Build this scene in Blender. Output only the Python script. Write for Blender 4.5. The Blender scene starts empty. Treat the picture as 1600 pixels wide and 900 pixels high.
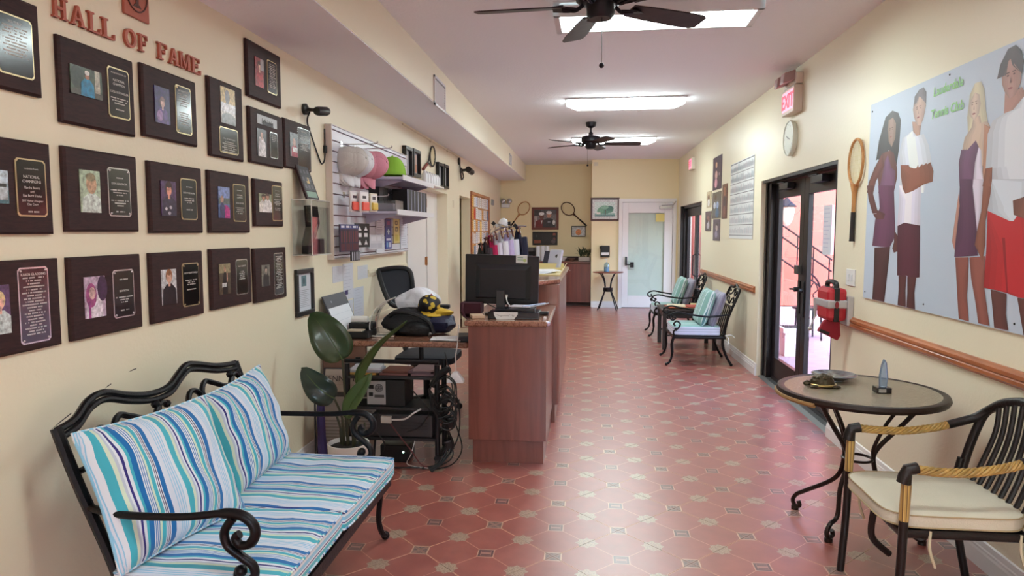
import bpy, bmesh, math, random
from mathutils import Vector, Matrix, Euler

sc = bpy.context.scene
COL = sc.collection
RND = random.Random(7)
PI = math.pi

def lin(c):
    return tuple(((v / 255) / 12.92 if v / 255 <= .04045 else ((v / 255 + .055) / 1.055) ** 2.4) for v in c)

# ---------------------------------------------------------------- camera, world, sun, exposure
cd = bpy.data.cameras.new('camera'); cam = bpy.data.objects.new('camera', cd); COL.objects.link(cam)
cam.location = (0, 0, 1.55)
cam.rotation_euler = (PI / 2 - .0822, 0, .1058)
cd.sensor_width = 36; cd.lens = 36 * 1077 / 1600; cd.clip_start = .05; cd.clip_end = 200
sc.camera = cam
sc.view_settings.view_transform = 'Standard'; sc.view_settings.look = 'None'
sc.view_settings.gamma = 1; sc.view_settings.use_curve_mapping = False
sc.view_settings.exposure = 0.0
sc.cycles.use_denoising = True
sc.cycles.max_bounces = 9; sc.cycles.diffuse_bounces = 5; sc.cycles.glossy_bounces = 4
sc.cycles.transparent_max_bounces = 12; sc.cycles.sample_clamp_indirect = 6

wd = bpy.data.worlds.new('world'); sc.world = wd; wd.use_nodes = True
nt = wd.node_tree; bgn = nt.nodes['Background']
skyn = nt.nodes.new('ShaderNodeTexSky'); skyn.sky_type = 'NISHITA'
skyn.sun_disc = False; skyn.sun_elevation = math.radians(55); skyn.sun_rotation = math.radians(210); skyn.air_density = 1.2; skyn.dust_density = 2.5
nt.links.new(skyn.outputs[0], bgn.inputs[0]); bgn.inputs[1].default_value = 2.1
sl = bpy.data.lights.new('sun', 'SUN'); sl.energy = 2.0; sl.angle = .02; sl.color = (1, .95, .86)
so = bpy.data.objects.new('sun', sl); COL.objects.link(so); so.location = (4, 4, 12)
so.rotation_euler = Vector((.35, .62, -1.0)).to_track_quat('-Z', 'Y').to_euler()

# ---------------------------------------------------------------- materials
MATS = {}
def mat(name, rgb, rough=.6, metal=0., bump=None, var=None, coat=0., emis=None, spec=.5, alpha=None, sheen=0.):
    if name in MATS: return MATS[name]
    m = bpy.data.materials.new(name); m.use_nodes = True; MATS[name] = m
    t = m.node_tree; b = t.nodes['Principled BSDF']; c = lin(rgb)
    b.inputs['Base Color'].default_value = (*c, 1); b.inputs['Roughness'].default_value = rough
    b.inputs['Metallic'].default_value = metal; b.inputs['Specular IOR Level'].default_value = spec
    b.inputs['Coat Weight'].default_value = coat; b.inputs['Coat Roughness'].default_value = .12; b.inputs['Sheen Weight'].default_value = sheen
    if emis: b.inputs['Emission Color'].default_value = (*lin(emis[0]), 1); b.inputs['Emission Strength'].default_value = emis[1]
    tc = None
    if bump or var: tc = t.nodes.new('ShaderNodeTexCoord')
    if var:   # (scale, amount, stretch)
        n = t.nodes.new('ShaderNodeTexNoise'); n.inputs['Scale'].default_value = var[0]; n.inputs['Detail'].default_value = 5
        mp = t.nodes.new('ShaderNodeMapping'); mp.inputs['Scale'].default_value = var[2] if len(var) > 2 else (1, 1, 1)
        t.links.new(tc.outputs['Object'], mp.inputs[0]); t.links.new(mp.outputs[0], n.inputs[0])
        mr = t.nodes.new('ShaderNodeMapRange'); mr.inputs[3].default_value = 1 - var[1]; mr.inputs[4].default_value = 1 + var[1]
        mr.inputs[1].default_value = .3; mr.inputs[2].default_value = .7
        t.links.new(n.outputs[0], mr.inputs[0])
        mx = t.nodes.new('ShaderNodeMix'); mx.data_type = 'RGBA'; mx.blend_type = 'MULTIPLY'; mx.inputs[0].default_value = 1
        mx.inputs[6].default_value = (*c, 1); t.links.new(mr.outputs[0], mx.inputs[7]); t.links.new(mx.outputs[2], b.inputs['Base Color'])
    if bump:
        n = t.nodes.new('ShaderNodeTexNoise'); n.inputs['Scale'].default_value = bump[0]; n.inputs['Detail'].default_value = 4
        t.links.new(tc.outputs['Object'], n.inputs[0])
        bp = t.nodes.new('ShaderNodeBump'); bp.inputs['Strength'].default_value = bump[1]; bp.inputs['Distance'].default_value = .01
        t.links.new(n.outputs[0], bp.inputs['Height']); t.links.new(bp.outputs[0], b.inputs['Normal'])
    return m

def glass(name, tint=(255, 255, 255), refl=.08, rough=0.02):
    if name in MATS: return MATS[name]
    m = bpy.data.materials.new(name); m.use_nodes = True; MATS[name] = m; t = m.node_tree; t.nodes.clear()
    o = t.nodes.new('ShaderNodeOutputMaterial'); tr = t.nodes.new('ShaderNodeBsdfTransparent'); g = t.nodes.new('ShaderNodeBsdfGlossy')
    tr.inputs[0].default_value = (*lin(tint), 1); g.inputs['Roughness'].default_value = rough
    f = t.nodes.new('ShaderNodeFresnel'); f.inputs[0].default_value = 1.45
    ad = t.nodes.new('ShaderNodeMath'); ad.operation = 'ADD'; ad.inputs[1].default_value = refl; ad.use_clamp = True
    ge = t.nodes.new('ShaderNodeNewGeometry'); iv = t.nodes.new('ShaderNodeMath'); iv.operation = 'SUBTRACT'; iv.inputs[0].default_value = 1; t.links.new(ge.outputs['Backfacing'], iv.inputs[1])
    ml = t.nodes.new('ShaderNodeMath'); ml.operation = 'MULTIPLY'; t.links.new(ad.outputs[0], ml.inputs[0]); t.links.new(iv.outputs[0], ml.inputs[1])
    mx = t.nodes.new('ShaderNodeMixShader'); t.links.new(f.outputs[0], ad.inputs[0]); t.links.new(ml.outputs[0], mx.inputs[0])
    t.links.new(tr.outputs[0], mx.inputs[1]); t.links.new(g.outputs[0], mx.inputs[2]); t.links.new(mx.outputs[0], o.inputs[0])
    return m

def wood(name, dark, light, scale=6, axis=(1, 1, .08), rough=.45, coat=0.):
    if name in MATS: return MATS[name]
    m = mat(name, dark, rough, coat=coat); t = m.node_tree; b = t.nodes['Principled BSDF']
    tc = t.nodes.new('ShaderNodeTexCoord'); mp = t.nodes.new('ShaderNodeMapping'); mp.inputs['Scale'].default_value = [scale * a for a in axis]
    n = t.nodes.new('ShaderNodeTexNoise'); n.inputs['Scale'].default_value = 5; n.inputs['Detail'].default_value = 6; n.inputs['Distortion'].default_value = .6
    r = t.nodes.new('ShaderNodeValToRGB'); r.color_ramp.elements[0].color = (*lin(dark), 1); r.color_ramp.elements[1].color = (*lin(light), 1)
    r.color_ramp.elements[0].position = .35; r.color_ramp.elements[1].position = .65
    t.links.new(tc.outputs['Object'], mp.inputs[0]); t.links.new(mp.outputs[0], n.inputs[0]); t.links.new(n.outputs[0], r.inputs[0]); t.links.new(r.outputs[0], b.inputs['Base Color'])
    return m

def ramp_mat(name, scale, stops, rough=.3, detail=8, coat=0.):
    if name in MATS: return MATS[name]
    m = mat(name, stops[0][1], rough, coat=coat); t = m.node_tree; b = t.nodes['Principled BSDF']
    tc = t.nodes.new('ShaderNodeTexCoord'); n = t.nodes.new('ShaderNodeTexNoise'); n.inputs['Scale'].default_value = scale; n.inputs['Detail'].default_value = detail; n.inputs['Roughness'].default_value = .7
    r = t.nodes.new('ShaderNodeValToRGB'); e = r.color_ramp.elements
    while len(e) < len(stops): e.new(.5)
    for el, (p, c) in zip(e, stops): el.position = p; el.color = (*lin(c), 1)
    t.links.new(tc.outputs['Object'], n.inputs[0]); t.links.new(n.outputs[0], r.inputs[0]); t.links.new(r.outputs[0], b.inputs['Base Color'])
    return m

def stripes(name, axis, period, stops, rough=.85, wob=.012, offset=0.):
    """stops: list of (width, rgb) along one period of object-space axis"""
    if name in MATS: return MATS[name]
    m = mat(name, stops[0][1], rough, sheen=.2); t = m.node_tree; b = t.nodes['Principled BSDF']
    tc = t.nodes.new('ShaderNodeTexCoord'); sp = t.nodes.new('ShaderNodeSeparateXYZ'); t.links.new(tc.outputs['Object'], sp.inputs[0])
    n = t.nodes.new('ShaderNodeTexNoise'); n.inputs['Scale'].default_value = 5; n.inputs['Detail'].default_value = 1; t.links.new(tc.outputs['Object'], n.inputs[0])
    a = t.nodes.new('ShaderNodeMath'); a.operation = 'MULTIPLY_ADD'; a.inputs[1].default_value = wob; t.links.new(n.outputs[0], a.inputs[0]); t.links.new(sp.outputs[axis], a.inputs[2])
    o = t.nodes.new('ShaderNodeMath'); o.operation = 'ADD'; o.inputs[1].default_value = offset + 10 * period; t.links.new(a.outputs[0], o.inputs[0])
    d = t.nodes.new('ShaderNodeMath'); d.operation = 'DIVIDE'; d.inputs[1].default_value = period; t.links.new(o.outputs[0], d.inputs[0])
    f = t.nodes.new('ShaderNodeMath'); f.operation = 'FRACT'; t.links.new(d.outputs[0], f.inputs[0])
    r = t.nodes.new('ShaderNodeValToRGB'); r.color_ramp.interpolation = 'CONSTANT'; e = r.color_ramp.elements
    tot = sum(s[0] for s in stops); p = 0
    while len(e) < len(stops): e.new(.5)
    for el, (w, c) in zip(e, stops): el.position = p / tot; el.color = (*lin(c), 1); p += w
    t.links.new(f.outputs[0], r.inputs[0]); t.links.new(r.outputs[0], b.inputs['Base Color'])
    n2 = t.nodes.new('ShaderNodeTexNoise'); n2.inputs['Scale'].default_value = 400; t.links.new(tc.outputs['Object'], n2.inputs[0])
    n3 = t.nodes.new('ShaderNodeTexNoise'); n3.inputs['Scale'].default_value = 9; t.links.new(tc.outputs['Object'], n3.inputs[0])
    bp = t.nodes.new('ShaderNodeBump'); bp.inputs['Strength'].default_value = .35; bp.inputs['Distance'].default_value = .02
    t.links.new(n3.outputs[0], bp.inputs['Height']); t.links.new(bp.outputs[0], b.inputs['Normal'])
    return m

def ink():
    if 'ink' in MATS: return MATS['ink']
    m = mat('ink', (255, 255, 255), .45); t = m.node_tree; a = t.nodes.new('ShaderNodeVertexColor'); a.layer_name = 'Col'
    t.links.new(a.outputs[0], t.nodes['Principled BSDF'].inputs['Base Color']); return m
INK = ink()
def photo_ink():      # printed photograph: blotchy tone over the flat colours
    m = mat('photo ink', (255, 255, 255), .3); t = m.node_tree; b = t.nodes['Principled BSDF']; a = t.nodes.new('ShaderNodeVertexColor'); a.layer_name = 'Col'
    tc = t.nodes.new('ShaderNodeTexCoord'); n = t.nodes.new('ShaderNodeTexNoise'); n.inputs['Scale'].default_value = 55; n.inputs['Detail'].default_value = 5; n.inputs['Roughness'].default_value = .65
    r = t.nodes.new('ShaderNodeMapRange'); r.inputs[1].default_value = .3; r.inputs[2].default_value = .7; r.inputs[3].default_value = .45; r.inputs[4].default_value = 1.5
    x = t.nodes.new('ShaderNodeMix'); x.data_type = 'RGBA'; x.blend_type = 'MULTIPLY'; x.inputs[0].default_value = 1
    t.links.new(tc.outputs['Object'], n.inputs[0]); t.links.new(n.outputs[0], r.inputs[0]); t.links.new(a.outputs[0], x.inputs[6]); t.links.new(r.outputs[0], x.inputs[7]); t.links.new(x.outputs[2], b.inputs['Base Color']); return m
PHOTO = photo_ink()

# ---------------------------------------------------------------- mesh builder
class MB:
    def __init__(s): s.v = []; s.f = []; s.c = []
    def add(s, vs, fs, c=None):
        o = len(s.v); s.v += [tuple(p) for p in vs]; s.f += [tuple(i + o for i in f) for f in fs]; s.c += [c] * len(fs); return s
    def box(s, x0, x1, y0, y1, z0, z1, c=None):
        vs = [(x, y, z) for z in (z0, z1) for y in (y0, y1) for x in (x0, x1)]
        return s.add(vs, [(0, 2, 3, 1), (4, 5, 7, 6), (0, 1, 5, 4), (2, 6, 7, 3), (0, 4, 6, 2), (1, 3, 7, 5)], c)
    def obox(s, cen, size, rot=(0, 0, 0), c=None):
        m = Euler(rot).to_matrix(); h = [a / 2 for a in size]; ce = Vector(cen)
        vs = [ce + m @ Vector((x * h[0], y * h[1], z * h[2])) for z in (-1, 1) for y in (-1, 1) for x in (-1, 1)]
        return s.add(vs, [(0, 2, 3, 1), (4, 5, 7, 6), (0, 1, 5, 4), (2, 6, 7, 3), (0, 4, 6, 2), (1, 3, 7, 5)], c)
    def prism(s, pts, n, c=None):
        """pts: planar 3D polygon, extruded by vector n"""
        k = len(pts); n = Vector(n); a = [Vector(p) for p in pts]; b = [p + n for p in a]
        return s.add(a + b, [tuple(range(k - 1, -1, -1)), tuple(range(k, 2 * k))] + [(i, (i + 1) % k, k + (i + 1) % k, k + i) for i in range(k)], c)
    def quad(s, a, b, c_, d, c=None): return s.add([a, b, c_, d], [(0, 1, 2, 3)], c)
    def tube(s, path, r, n=8, closed=False, flat=None, c=None):
        P = [Vector(p) for p in path]; k = len(P); rs = r if isinstance(r, (list, tuple)) else [r] * k
        tan = []
        for i in range(k):
            a = P[(i - 1) % k] if (closed or i) else P[0]; b = P[(i + 1) % k] if (closed or i < k - 1) else P[-1]
            d = b - a; tan.append(d.normalized() if d.length > 1e-9 else Vector((0, 0, 1)))
        up = Vector((0, 0, 1)) if abs(tan[0].z) < .9 else Vector((0, 1, 0))
        if flat: up = Vector(flat)
        nx = (up - tan[0] * up.dot(tan[0])).normalized(); vs = []
        for i in range(k):
            if flat: nx = Vector(flat)
            nx = nx - tan[i] * nx.dot(tan[i]); nx = nx.normalized() if nx.length > 1e-6 else tan[i].orthogonal().normalized()
            ny = tan[i].cross(nx)
            for j in range(n):
                t = 2 * PI * j / n; vs.append(P[i] + (nx * math.cos(t) + ny * math.sin(t)) * rs[i])
        fs = []
        for i in range(k if closed else k - 1):
            for j in range(n):
                a = i * n + j; b = i * n + (j + 1) % n; d = ((i + 1) % k) * n + j; e = ((i + 1) % k) * n + (j + 1) % n
                fs.append((a, b, e, d))
        if not closed: fs += [tuple(range(n - 1, -1, -1)), tuple((k - 1) * n + j for j in range(n))]
        return s.add(vs, fs, c)
    def cyl(s, a, b, r0, r1=None, n=16, c=None): return s.tube([a, b], [r0, r0 if r1 is None else r1], n, c=c)
    def lathe(s, prof, cen=(0, 0, 0), n=24, ax='z', c=None, sx=1, sy=1):
        vs = []; k = len(prof)
        for j in range(n):
            t = 2 * PI * j / n
            for r, h in prof:
                x, y = r * math.cos(t) * sx, r * math.sin(t) * sy
                p = {'z': (x, y, h), 'x': (h, x, y), 'y': (y, h, x)}[ax]; vs.append((p[0] + cen[0], p[1] + cen[1], p[2] + cen[2]))
        fs = [(j * k + i, ((j + 1) % n) * k + i, ((j + 1) % n) * k + i + 1, j * k + i + 1) for j in range(n) for i in range(k - 1)]
        if prof[0][0] > 1e-6: fs.append(tuple(j * k for j in range(n - 1, -1, -1)))
        if prof[-1][0] > 1e-6: fs.append(tuple(j * k + k - 1 for j in range(n)))
        return s.add(vs, fs, c)
    def ball(s, cen, r, n=12, c=None, sc3=(1, 1, 1)):
        k = max(4, n // 2); pr = [(math.sin(PI * i / k), -math.cos(PI * i / k)) for i in range(k + 1)]
        m = MB().lathe(pr, n=n); return s.add([(cen[0] + v[0] * r * sc3[0], cen[1] + v[1] * r * sc3[1], cen[2] + v[2] * r * sc3[2]) for v in m.v], m.f, c)
    def sheet(s, rows, c=None, close=False):
        """rows: grid of points"""
        a, b = len(rows), len(rows[0]); vs = [p for r in rows for p in r]
        fs = [(i * b + j, i * b + j + 1, (i + 1) * b + j + 1, (i + 1) * b + j) for i in range(a - 1) for j in range(b - 1)]
        if close: fs += [(i * b + b - 1, i * b, (i + 1) * b, (i + 1) * b + b - 1) for i in range(a - 1)]
        return s.add(vs, fs, c)
    def xf(s, M): s.v = [tuple(M @ Vector(p)) for p in s.v]; return s

def cr(pts, n=6, closed=False):
    P = [Vector(p) for p in pts]; k = len(P); out = []
    rng = range(k) if closed else range(k - 1)
    for i in rng:
        g = (lambda q: P[q % k]) if closed else (lambda q: P[min(max(q, 0), k - 1)])
        a, b, c, d = g(i - 1), g(i), g(i + 1), g(i + 2)
        for j in range(n):
            t = j / n; out.append(.5 * ((2 * b) + (c - a) * t + (2 * a - 5 * b + 4 * c - d) * t * t + (3 * b - a - 3 * c + d) * t ** 3))
    if not closed: out.append(P[-1])
    return out

def tagp(o, label=None, cat=None, group=None, kind=None):
    if label: o['label'] = label
    if cat: o['category'] = cat
    if group: o['group'] = group
    if kind: o['kind'] = kind
    return o

def obj(name, mb, m, parent=None, smooth=True, bevel=0., world=True, solid=0., sub=0, ang=40, weld=False):
    me = bpy.data.meshes.new(name); me.from_pydata(mb.v, [], mb.f)
    if any(c is not None for c in mb.c):
        at = me.color_attributes.new('Col', 'FLOAT_COLOR', 'CORNER'); i = 0; buf = []
        for f, c in zip(mb.f, mb.c):
            buf += list((*lin(c or (255, 255, 255)), 1)) * len(f)
        at.data.foreach_set('color', buf)
    me.materials.append(m)
    bm = bmesh.new(); bm.from_mesh(me)
    if weld: bmesh.ops.remove_doubles(bm, verts=bm.verts, dist=1e-5)
    if all(c is None for c in mb.c): bmesh.ops.recalc_face_normals(bm, faces=bm.faces)
    bm.to_mesh(me); bm.free()
    if smooth:
        me.shade_smooth(); me.set_sharp_from_angle(angle=math.radians(ang))
    o = bpy.data.objects.new(name, me); COL.objects.link(o)
    if parent:
        o.parent = parent
        if world: o.matrix_parent_inverse = WM(parent).inverted()
    if bevel:
        b = o.modifiers.new('bevel', 'BEVEL'); b.width = bevel; b.segments = 2; b.limit_method = 'ANGLE'; b.angle_limit = math.radians(50)
    if solid: q = o.modifiers.new('solid', 'SOLIDIFY'); q.thickness = solid; q.offset = 0
    if sub: q = o.modifiers.new('sub', 'SUBSURF'); q.levels = sub; q.render_levels = sub
    return o

def WM(o):
    m = Matrix.LocRotScale(o.location, o.rotation_euler, o.scale)
    if o.parent: m = WM(o.parent) @ o.matrix_parent_inverse @ m
    return m

def thing(name, label, cat, loc=(0, 0, 0), rotz=0, group=None, kind=None):
    o = bpy.data.objects.new(name, None); COL.objects.link(o); o.empty_display_size = .1
    o.location = loc; o.rotation_euler = (0, 0, rotz); return tagp(o, label, cat, group, kind)

def single(name, mb, m, label, cat, group=None, loc=None, **k):
    """one-mesh thing in world coordinates; origin moved to its own middle"""
    if loc is None:
        xs = list(zip(*mb.v)); loc = ((min(xs[0]) + max(xs[0])) / 2, (min(xs[1]) + max(xs[1])) / 2, min(xs[2]))
    mb.v = [(a - loc[0], b - loc[1], c - loc[2]) for a, b, c in mb.v]
    o = obj(name, mb, m, **k); o.location = loc; return tagp(o, label, cat, group)

def dup(root, loc=None, rotz=None, label=None, group=None):
    r = root.copy(); COL.objects.link(r)
    if loc is not None: r.location = loc
    if rotz is not None: r.rotation_euler = (0, 0, rotz)
    if label: r['label'] = label
    if group: r['group'] = group
    for ch in list(root.children):
        c = ch.copy(); COL.objects.link(c); c.parent = r
        for g in list(ch.children):
            d = g.copy(); COL.objects.link(d); d.parent = c
    return r

def struct(name, mb, m, parent=None, **k):
    k.setdefault('smooth', False); o = obj(name, mb, m, parent, **k)
    if not parent: o['kind'] = 'structure'
    return o

class Frame:
    """flat frame: origin, u (right), v (up), n (out)"""
    def __init__(s, o, u, v): s.o = Vector(o); s.u = Vector(u).normalized(); s.v = Vector(v).normalized(); s.n = s.u.cross(s.v)
    def p(s, a, b, h=0): return s.o + s.u * a + s.v * b + s.n * h

def LW(y0, z0, x=-1.84): return Frame((x, y0, z0), (0, 1, 0), (0, 0, 1))       # left wall, seen from +X: u=+Y, normal +X
def RW(y1, z0, x=1.84): return Frame((x, y1, z0), (0, -1, 0), (0, 0, 1))       # right wall, u=-Y, normal -X
def EW(x0, z0, y): return Frame((x0, y, z0), (1, 0, 0), (0, 0, 1))             # end wall, u=+X, normal -Y

def fbox(mb, F, a0, a1, b0, b1, h0, h1, c=None):
    return mb.add([F.p(a, b, h) for h in (h0, h1) for b in (b0, b1) for a in (a0, a1)], [(0, 2, 3, 1), (4, 5, 7, 6), (0, 1, 5, 4), (2, 6, 7, 3), (0, 4, 6, 2), (1, 3, 7, 5)], c)

def prints(mb, F, shapes, h=0.001, step=.00015):
    for i, (poly, c) in enumerate(shapes):
        mb.add([F.p(a, b, h + i * step) for a, b in poly], [tuple(range(len(poly)))], c)
    return mb
def rect(a0, a1, b0, b1): return [(a0, b0), (a1, b0), (a1, b1), (a0, b1)]
def oval(a, b, ra, rb, n=12): return [(a + ra * math.cos(2 * PI * i / n), b + rb * math.sin(2 * PI * i / n)) for i in range(n)]

def text(mb, F, body, size, a, b, h=.001, align='CENTER', ext=0., shear=0., c=None, bold=0.):
    cu = bpy.data.curves.new('t', 'FONT'); cu.body = body; cu.size = size; cu.align_x = align; cu.align_y = 'BOTTOM_BASELINE'; cu.resolution_u = 2
    cu.extrude = ext; cu.shear = shear; cu.offset = bold
    ob = bpy.data.objects.new('t', cu); me = bpy.data.meshes.new_from_object(ob)
    vs = [F.p(a + v.co.x, b + v.co.y, h + v.co.z + ext) for v in me.vertices]; fs = [tuple(p.vertices) for p in me.polygons]
    mb.add(vs, fs, c); bpy.data.objects.remove(ob); bpy.data.curves.remove(cu); bpy.data.meshes.remove(me); return mb

def textlines(mb, F, lines, a, b, h=.001, c=None):
    """lines: (size, text) from the top down, centred at a; b = top"""
    for sz, tx in lines:
        b -= sz * 1.15
        if tx: text(mb, F, tx, sz, a, b, h, c=c)
    return mb

def squiggle(mb, F, a0, a1, b, n, hgt, h, c, rnd):
    """a row of short flat marks standing for lettering too small to read"""
    w = (a1 - a0) / n; 
    for i in range(n):
        if rnd.random() < .85: mb.add([F.p(a0 + w * i, b, h), F.p(a0 + w * (i + .72), b, h), F.p(a0 + w * (i + .72), b + hgt, h), F.p(a0 + w * i, b + hgt, h)], [(0, 1, 2, 3)], c)

def cushion(w, d, h, edge, n=16, corner=.12, puff=.5, wr=0., seed=0, pw=.0):
    """box cushion, local x width, y depth, z up from 0; returns (mesh, rim path top, rim path bottom)"""
    r = random.Random(seed); ph = [r.uniform(0, 6) for _ in range(6)]
    def xy(u, v):
        # rounded-square outline
        a = u * (1 - corner * .5 * (abs(v) ** 8) * 1) ; b = v * (1 - corner * .5 * (abs(u) ** 8))
        k = 1 - pw * (1 - abs(u) ** 2) * abs(v) ** 3; l = 1 - pw * (1 - abs(v) ** 2) * abs(u) ** 3
        return a * w / 2 * l, b * d / 2 * k
    def wz(u, v): return wr * (math.sin(7 * u + ph[0] + 2 * v) * math.sin(5 * v + ph[1]) + .6 * math.sin(13 * u * v + ph[2] + 4 * u))
    def prof(u, v): return max(0, (1 - u ** 4) * (1 - v ** 4)) ** puff
    m = MB(); top = []; bot = []
    g = [-1 + 2 * i / n for i in range(n + 1)]
    cz = h / 2
    for v in g:
        rt = []; rb = []
        for u in g:
            x, y = xy(u, v); q = prof(u, v)
            rt.append((x, y, cz + edge / 2 + (h - edge) / 2 * q + wz(u, v) * q)); rb.append((x, y, cz - edge / 2 - (h - edge) / 2 * q))
        top.append(rt); bot.append(rb)
    m.sheet(top); m.sheet([list(reversed(q)) for q in bot])
    def rim(G): return [G[0][i] for i in range(n)] + [G[i][n] for i in range(n)] + [G[n][n - i] for i in range(n)] + [G[n - i][0] for i in range(n)]
    a, b = rim(top), rim(bot); k = len(a)
    mid = [((p[0]) * 1.012, (p[1]) * 1.012, cz) for p in a]
    m.sheet([b + [b[0]], mid + [mid[0]], a + [a[0]]])
    return m, a, b

def basis(o, loc, X, Y):
    X = Vector(X).normalized(); Y = Vector(Y); Y = (Y - X * Y.dot(X)).normalized(); Z = X.cross(Y)
    M = Matrix((X, Y, Z)).transposed().to_4x4(); M.translation = Vector(loc); o.matrix_world = M
    o.location = M.translation; o.rotation_euler = M.to_euler(); return M
# ================================================================ THE ROOM
CREAM = mat('cream wall paint', (238, 230, 204), .42, bump=(60, .12), spec=.4)
CREAM_WARMLIT = mat('warm lit cream wall paint', (240, 225, 184), .45, bump=(60, .12), spec=.4)  # end walls: the warm light there is put into this yellower cream
CEIL = mat('white ceiling paint', (245, 247, 252), .8, bump=(45, .35))
WHITE = mat('white gloss paint', (232, 230, 228), .35)
OAK = wood('oak trim', (150, 84, 48), (186, 112, 66), 5, (1, .12, 1), .35, .3)
BRONZE = mat('dark bronze metal', (24, 18, 22), .35, .3)
BLACK = mat('black plastic', (16, 16, 19), .4)
DKMETAL = mat('black wrought iron', (26, 23, 26), .38, .6, bump=(90, .15))
CHROME = mat('chrome', (200, 200, 205), .18, 1.)
XL, XR, ZC, YB = -1.84, 1.84, 2.98, -2.6

# ---- floor: grout bed and one object per tile
A_T = .4575; TH = math.radians(45.05); E1 = Vector((math.cos(TH), -math.sin(TH))); E2 = Vector((math.sin(TH), math.cos(TH))); O_T = Vector((-1.111, 4.153))
def tile_mat():
    m = mat('terracotta tile', (170, 90, 78), .3, coat=.55, spec=.8); t = m.node_tree; b = t.nodes['Principled BSDF']; N = t.nodes.new; L = t.links.new
    tc = N('ShaderNodeTexCoord'); sp = N('ShaderNodeSeparateXYZ'); L(tc.outputs['Object'], sp.inputs[0])
    def M(op, a, b_=None, clamp=False):
        n = N('ShaderNodeMath'); n.operation = op; n.use_clamp = clamp
        for i, x in enumerate((a, b_)):
            if x is None: continue
            if isinstance(x, (int, float)): n.inputs[i].default_value = x
            else: L(x, n.inputs[i])
        return n.outputs[0]
    u, v = sp.outputs[0], sp.outputs[1]; H = A_T / 2
    au, av = M('ABSOLUTE', u), M('ABSOLUTE', v); cu, cv = M('SUBTRACT', H, au), M('SUBTRACT', H, av)
    noise = N('ShaderNodeTexNoise'); noise.inputs['Scale'].default_value = 150; noise.inputs['Detail'].default_value = 3; L(tc.outputs['Object'], noise.inputs[0])
    big = N('ShaderNodeTexNoise'); big.inputs['Scale'].default_value = 9; big.inputs['Detail'].default_value = 5
    oi = N('ShaderNodeObjectInfo'); va = N('ShaderNodeVectorMath'); va.operation = 'ADD'; L(tc.outputs['Object'], va.inputs[0])
    cmb = N('ShaderNodeCombineXYZ'); L(M('MULTIPLY', oi.outputs['Random'], 60), cmb.inputs[0]); L(cmb.outputs[0], va.inputs[1]); L(va.outputs[0], big.inputs[0])
    def mixc(f, a, b_):
        n = N('ShaderNodeMix'); n.data_type = 'RGBA'; L(f, n.inputs[0])
        for i, x in ((6, a), (7, b_)):
            if isinstance(x, tuple): n.inputs[i].default_value = (*lin(x), 1)
            else: L(x, n.inputs[i])
        return n.outputs[2]
    tone = M('ADD', M('MULTIPLY', big.outputs[0], 1.5), M('MULTIPLY', oi.outputs['Random'], .25)); tone = M('SUBTRACT', tone, .35, True)
    c = mixc(tone, (142, 74, 68), (170, 98, 86))
    # printed lines that divide the tile into four octagons, edge lines of each tile
    line = M('LESS_THAN', M('MINIMUM', au, av), .0018); c = mixc(M('MULTIPLY', line, .75), c, (216, 160, 132))
    edge = M('LESS_THAN', M('MINIMUM', cu, cv), .0035); c = mixc(M('MULTIPLY', edge, .8), c, (222, 172, 142))
    # eight pointed stars in the middle of each side
    def star(p, q, r):
        return M('LESS_THAN', M('MINIMUM', M('MAXIMUM', p, q), M('MULTIPLY', M('ADD', p, q), .7071)), r)
    st = M('MAXIMUM', star(cu, av, .041), star(au, cv, .041))
    fl = M('GREATER_THAN', noise.outputs[0], .52); sc_ = mixc(M('MULTIPLY', fl, .8), (178, 152, 130), (140, 112, 98))
    c = mixc(st, c, sc_)
    # square on the corners: light border, four dark triangles
    d = M('ADD', cu, cv); k1 = M('LESS_THAN', d, .060); k2 = M('LESS_THAN', d, .052); k3 = M('MULTIPLY', M('LESS_THAN', d, .046), M('GREATER_THAN', M('MINIMUM', cu, cv), .0085))
    c = mixc(k1, c, (205, 168, 142)); c = mixc(k2, c, (150, 116, 104)); c = mixc(k3, c, mixc(fl, (92, 70, 70), (136, 106, 98)))
    # square in the middle: light border, dark ring, motif
    d = M('ADD', au, av); k1 = M('LESS_THAN', d, .058); k2 = M('LESS_THAN', d, .051); k3 = M('LESS_THAN', d, .036); k4 = M('MULTIPLY', M('LESS_THAN', d, .033), M('GREATER_THAN', M('ABSOLUTE', M('SUBTRACT', u, v)), .012))
    c = mixc(k1, c, (200, 158, 136)); c = mixc(k2, c, (98, 70, 72)); c = mixc(k3, c, (172, 126, 114)); c = mixc(k4, c, (108, 76, 76))
    L(c, b.inputs['Base Color'])
    ro = N('ShaderNodeMapRange'); ro.inputs[3].default_value = .28; ro.inputs[4].default_value = .42; L(big.outputs[0], ro.inputs[0]); L(ro.outputs[0], b.inputs['Roughness'])
    bp = N('ShaderNodeBump'); bp.inputs['Strength'].default_value = .12; bp.inputs['Distance'].default_value = .004; L(big.outputs[0], bp.inputs['Height']); L(bp.outputs[0], b.inputs['Normal'])
    return m
TILE = tile_mat(); TILE.node_tree.nodes['Principled BSDF'].inputs['Coat Roughness'].default_value = .3
GROUT = mat('grout', (150, 112, 96), .9)
floor = struct('floor', MB().box(-2.3, 2.1, YB, 15.1, -.12, -.004), GROUT)
def clip(poly, x0, x1, y0, y1):
    for ax, lim, s in ((0, x0, 1), (0, x1, -1), (1, y0, 1), (1, y1, -1)):
        out = []
        for i in range(len(poly)):
            p, q = poly[i], poly[(i + 1) % len(poly)]; a, b = (p[ax] - lim) * s, (q[ax] - lim) * s
            if a >= 0: out.append(p)
            if (a >= 0) != (b >= 0): t = a / (a - b); out.append(tuple(p[k] + (q[k] - p[k]) * t for k in (0, 1)))
        poly = out
        if not poly: return []
    return poly
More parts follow.
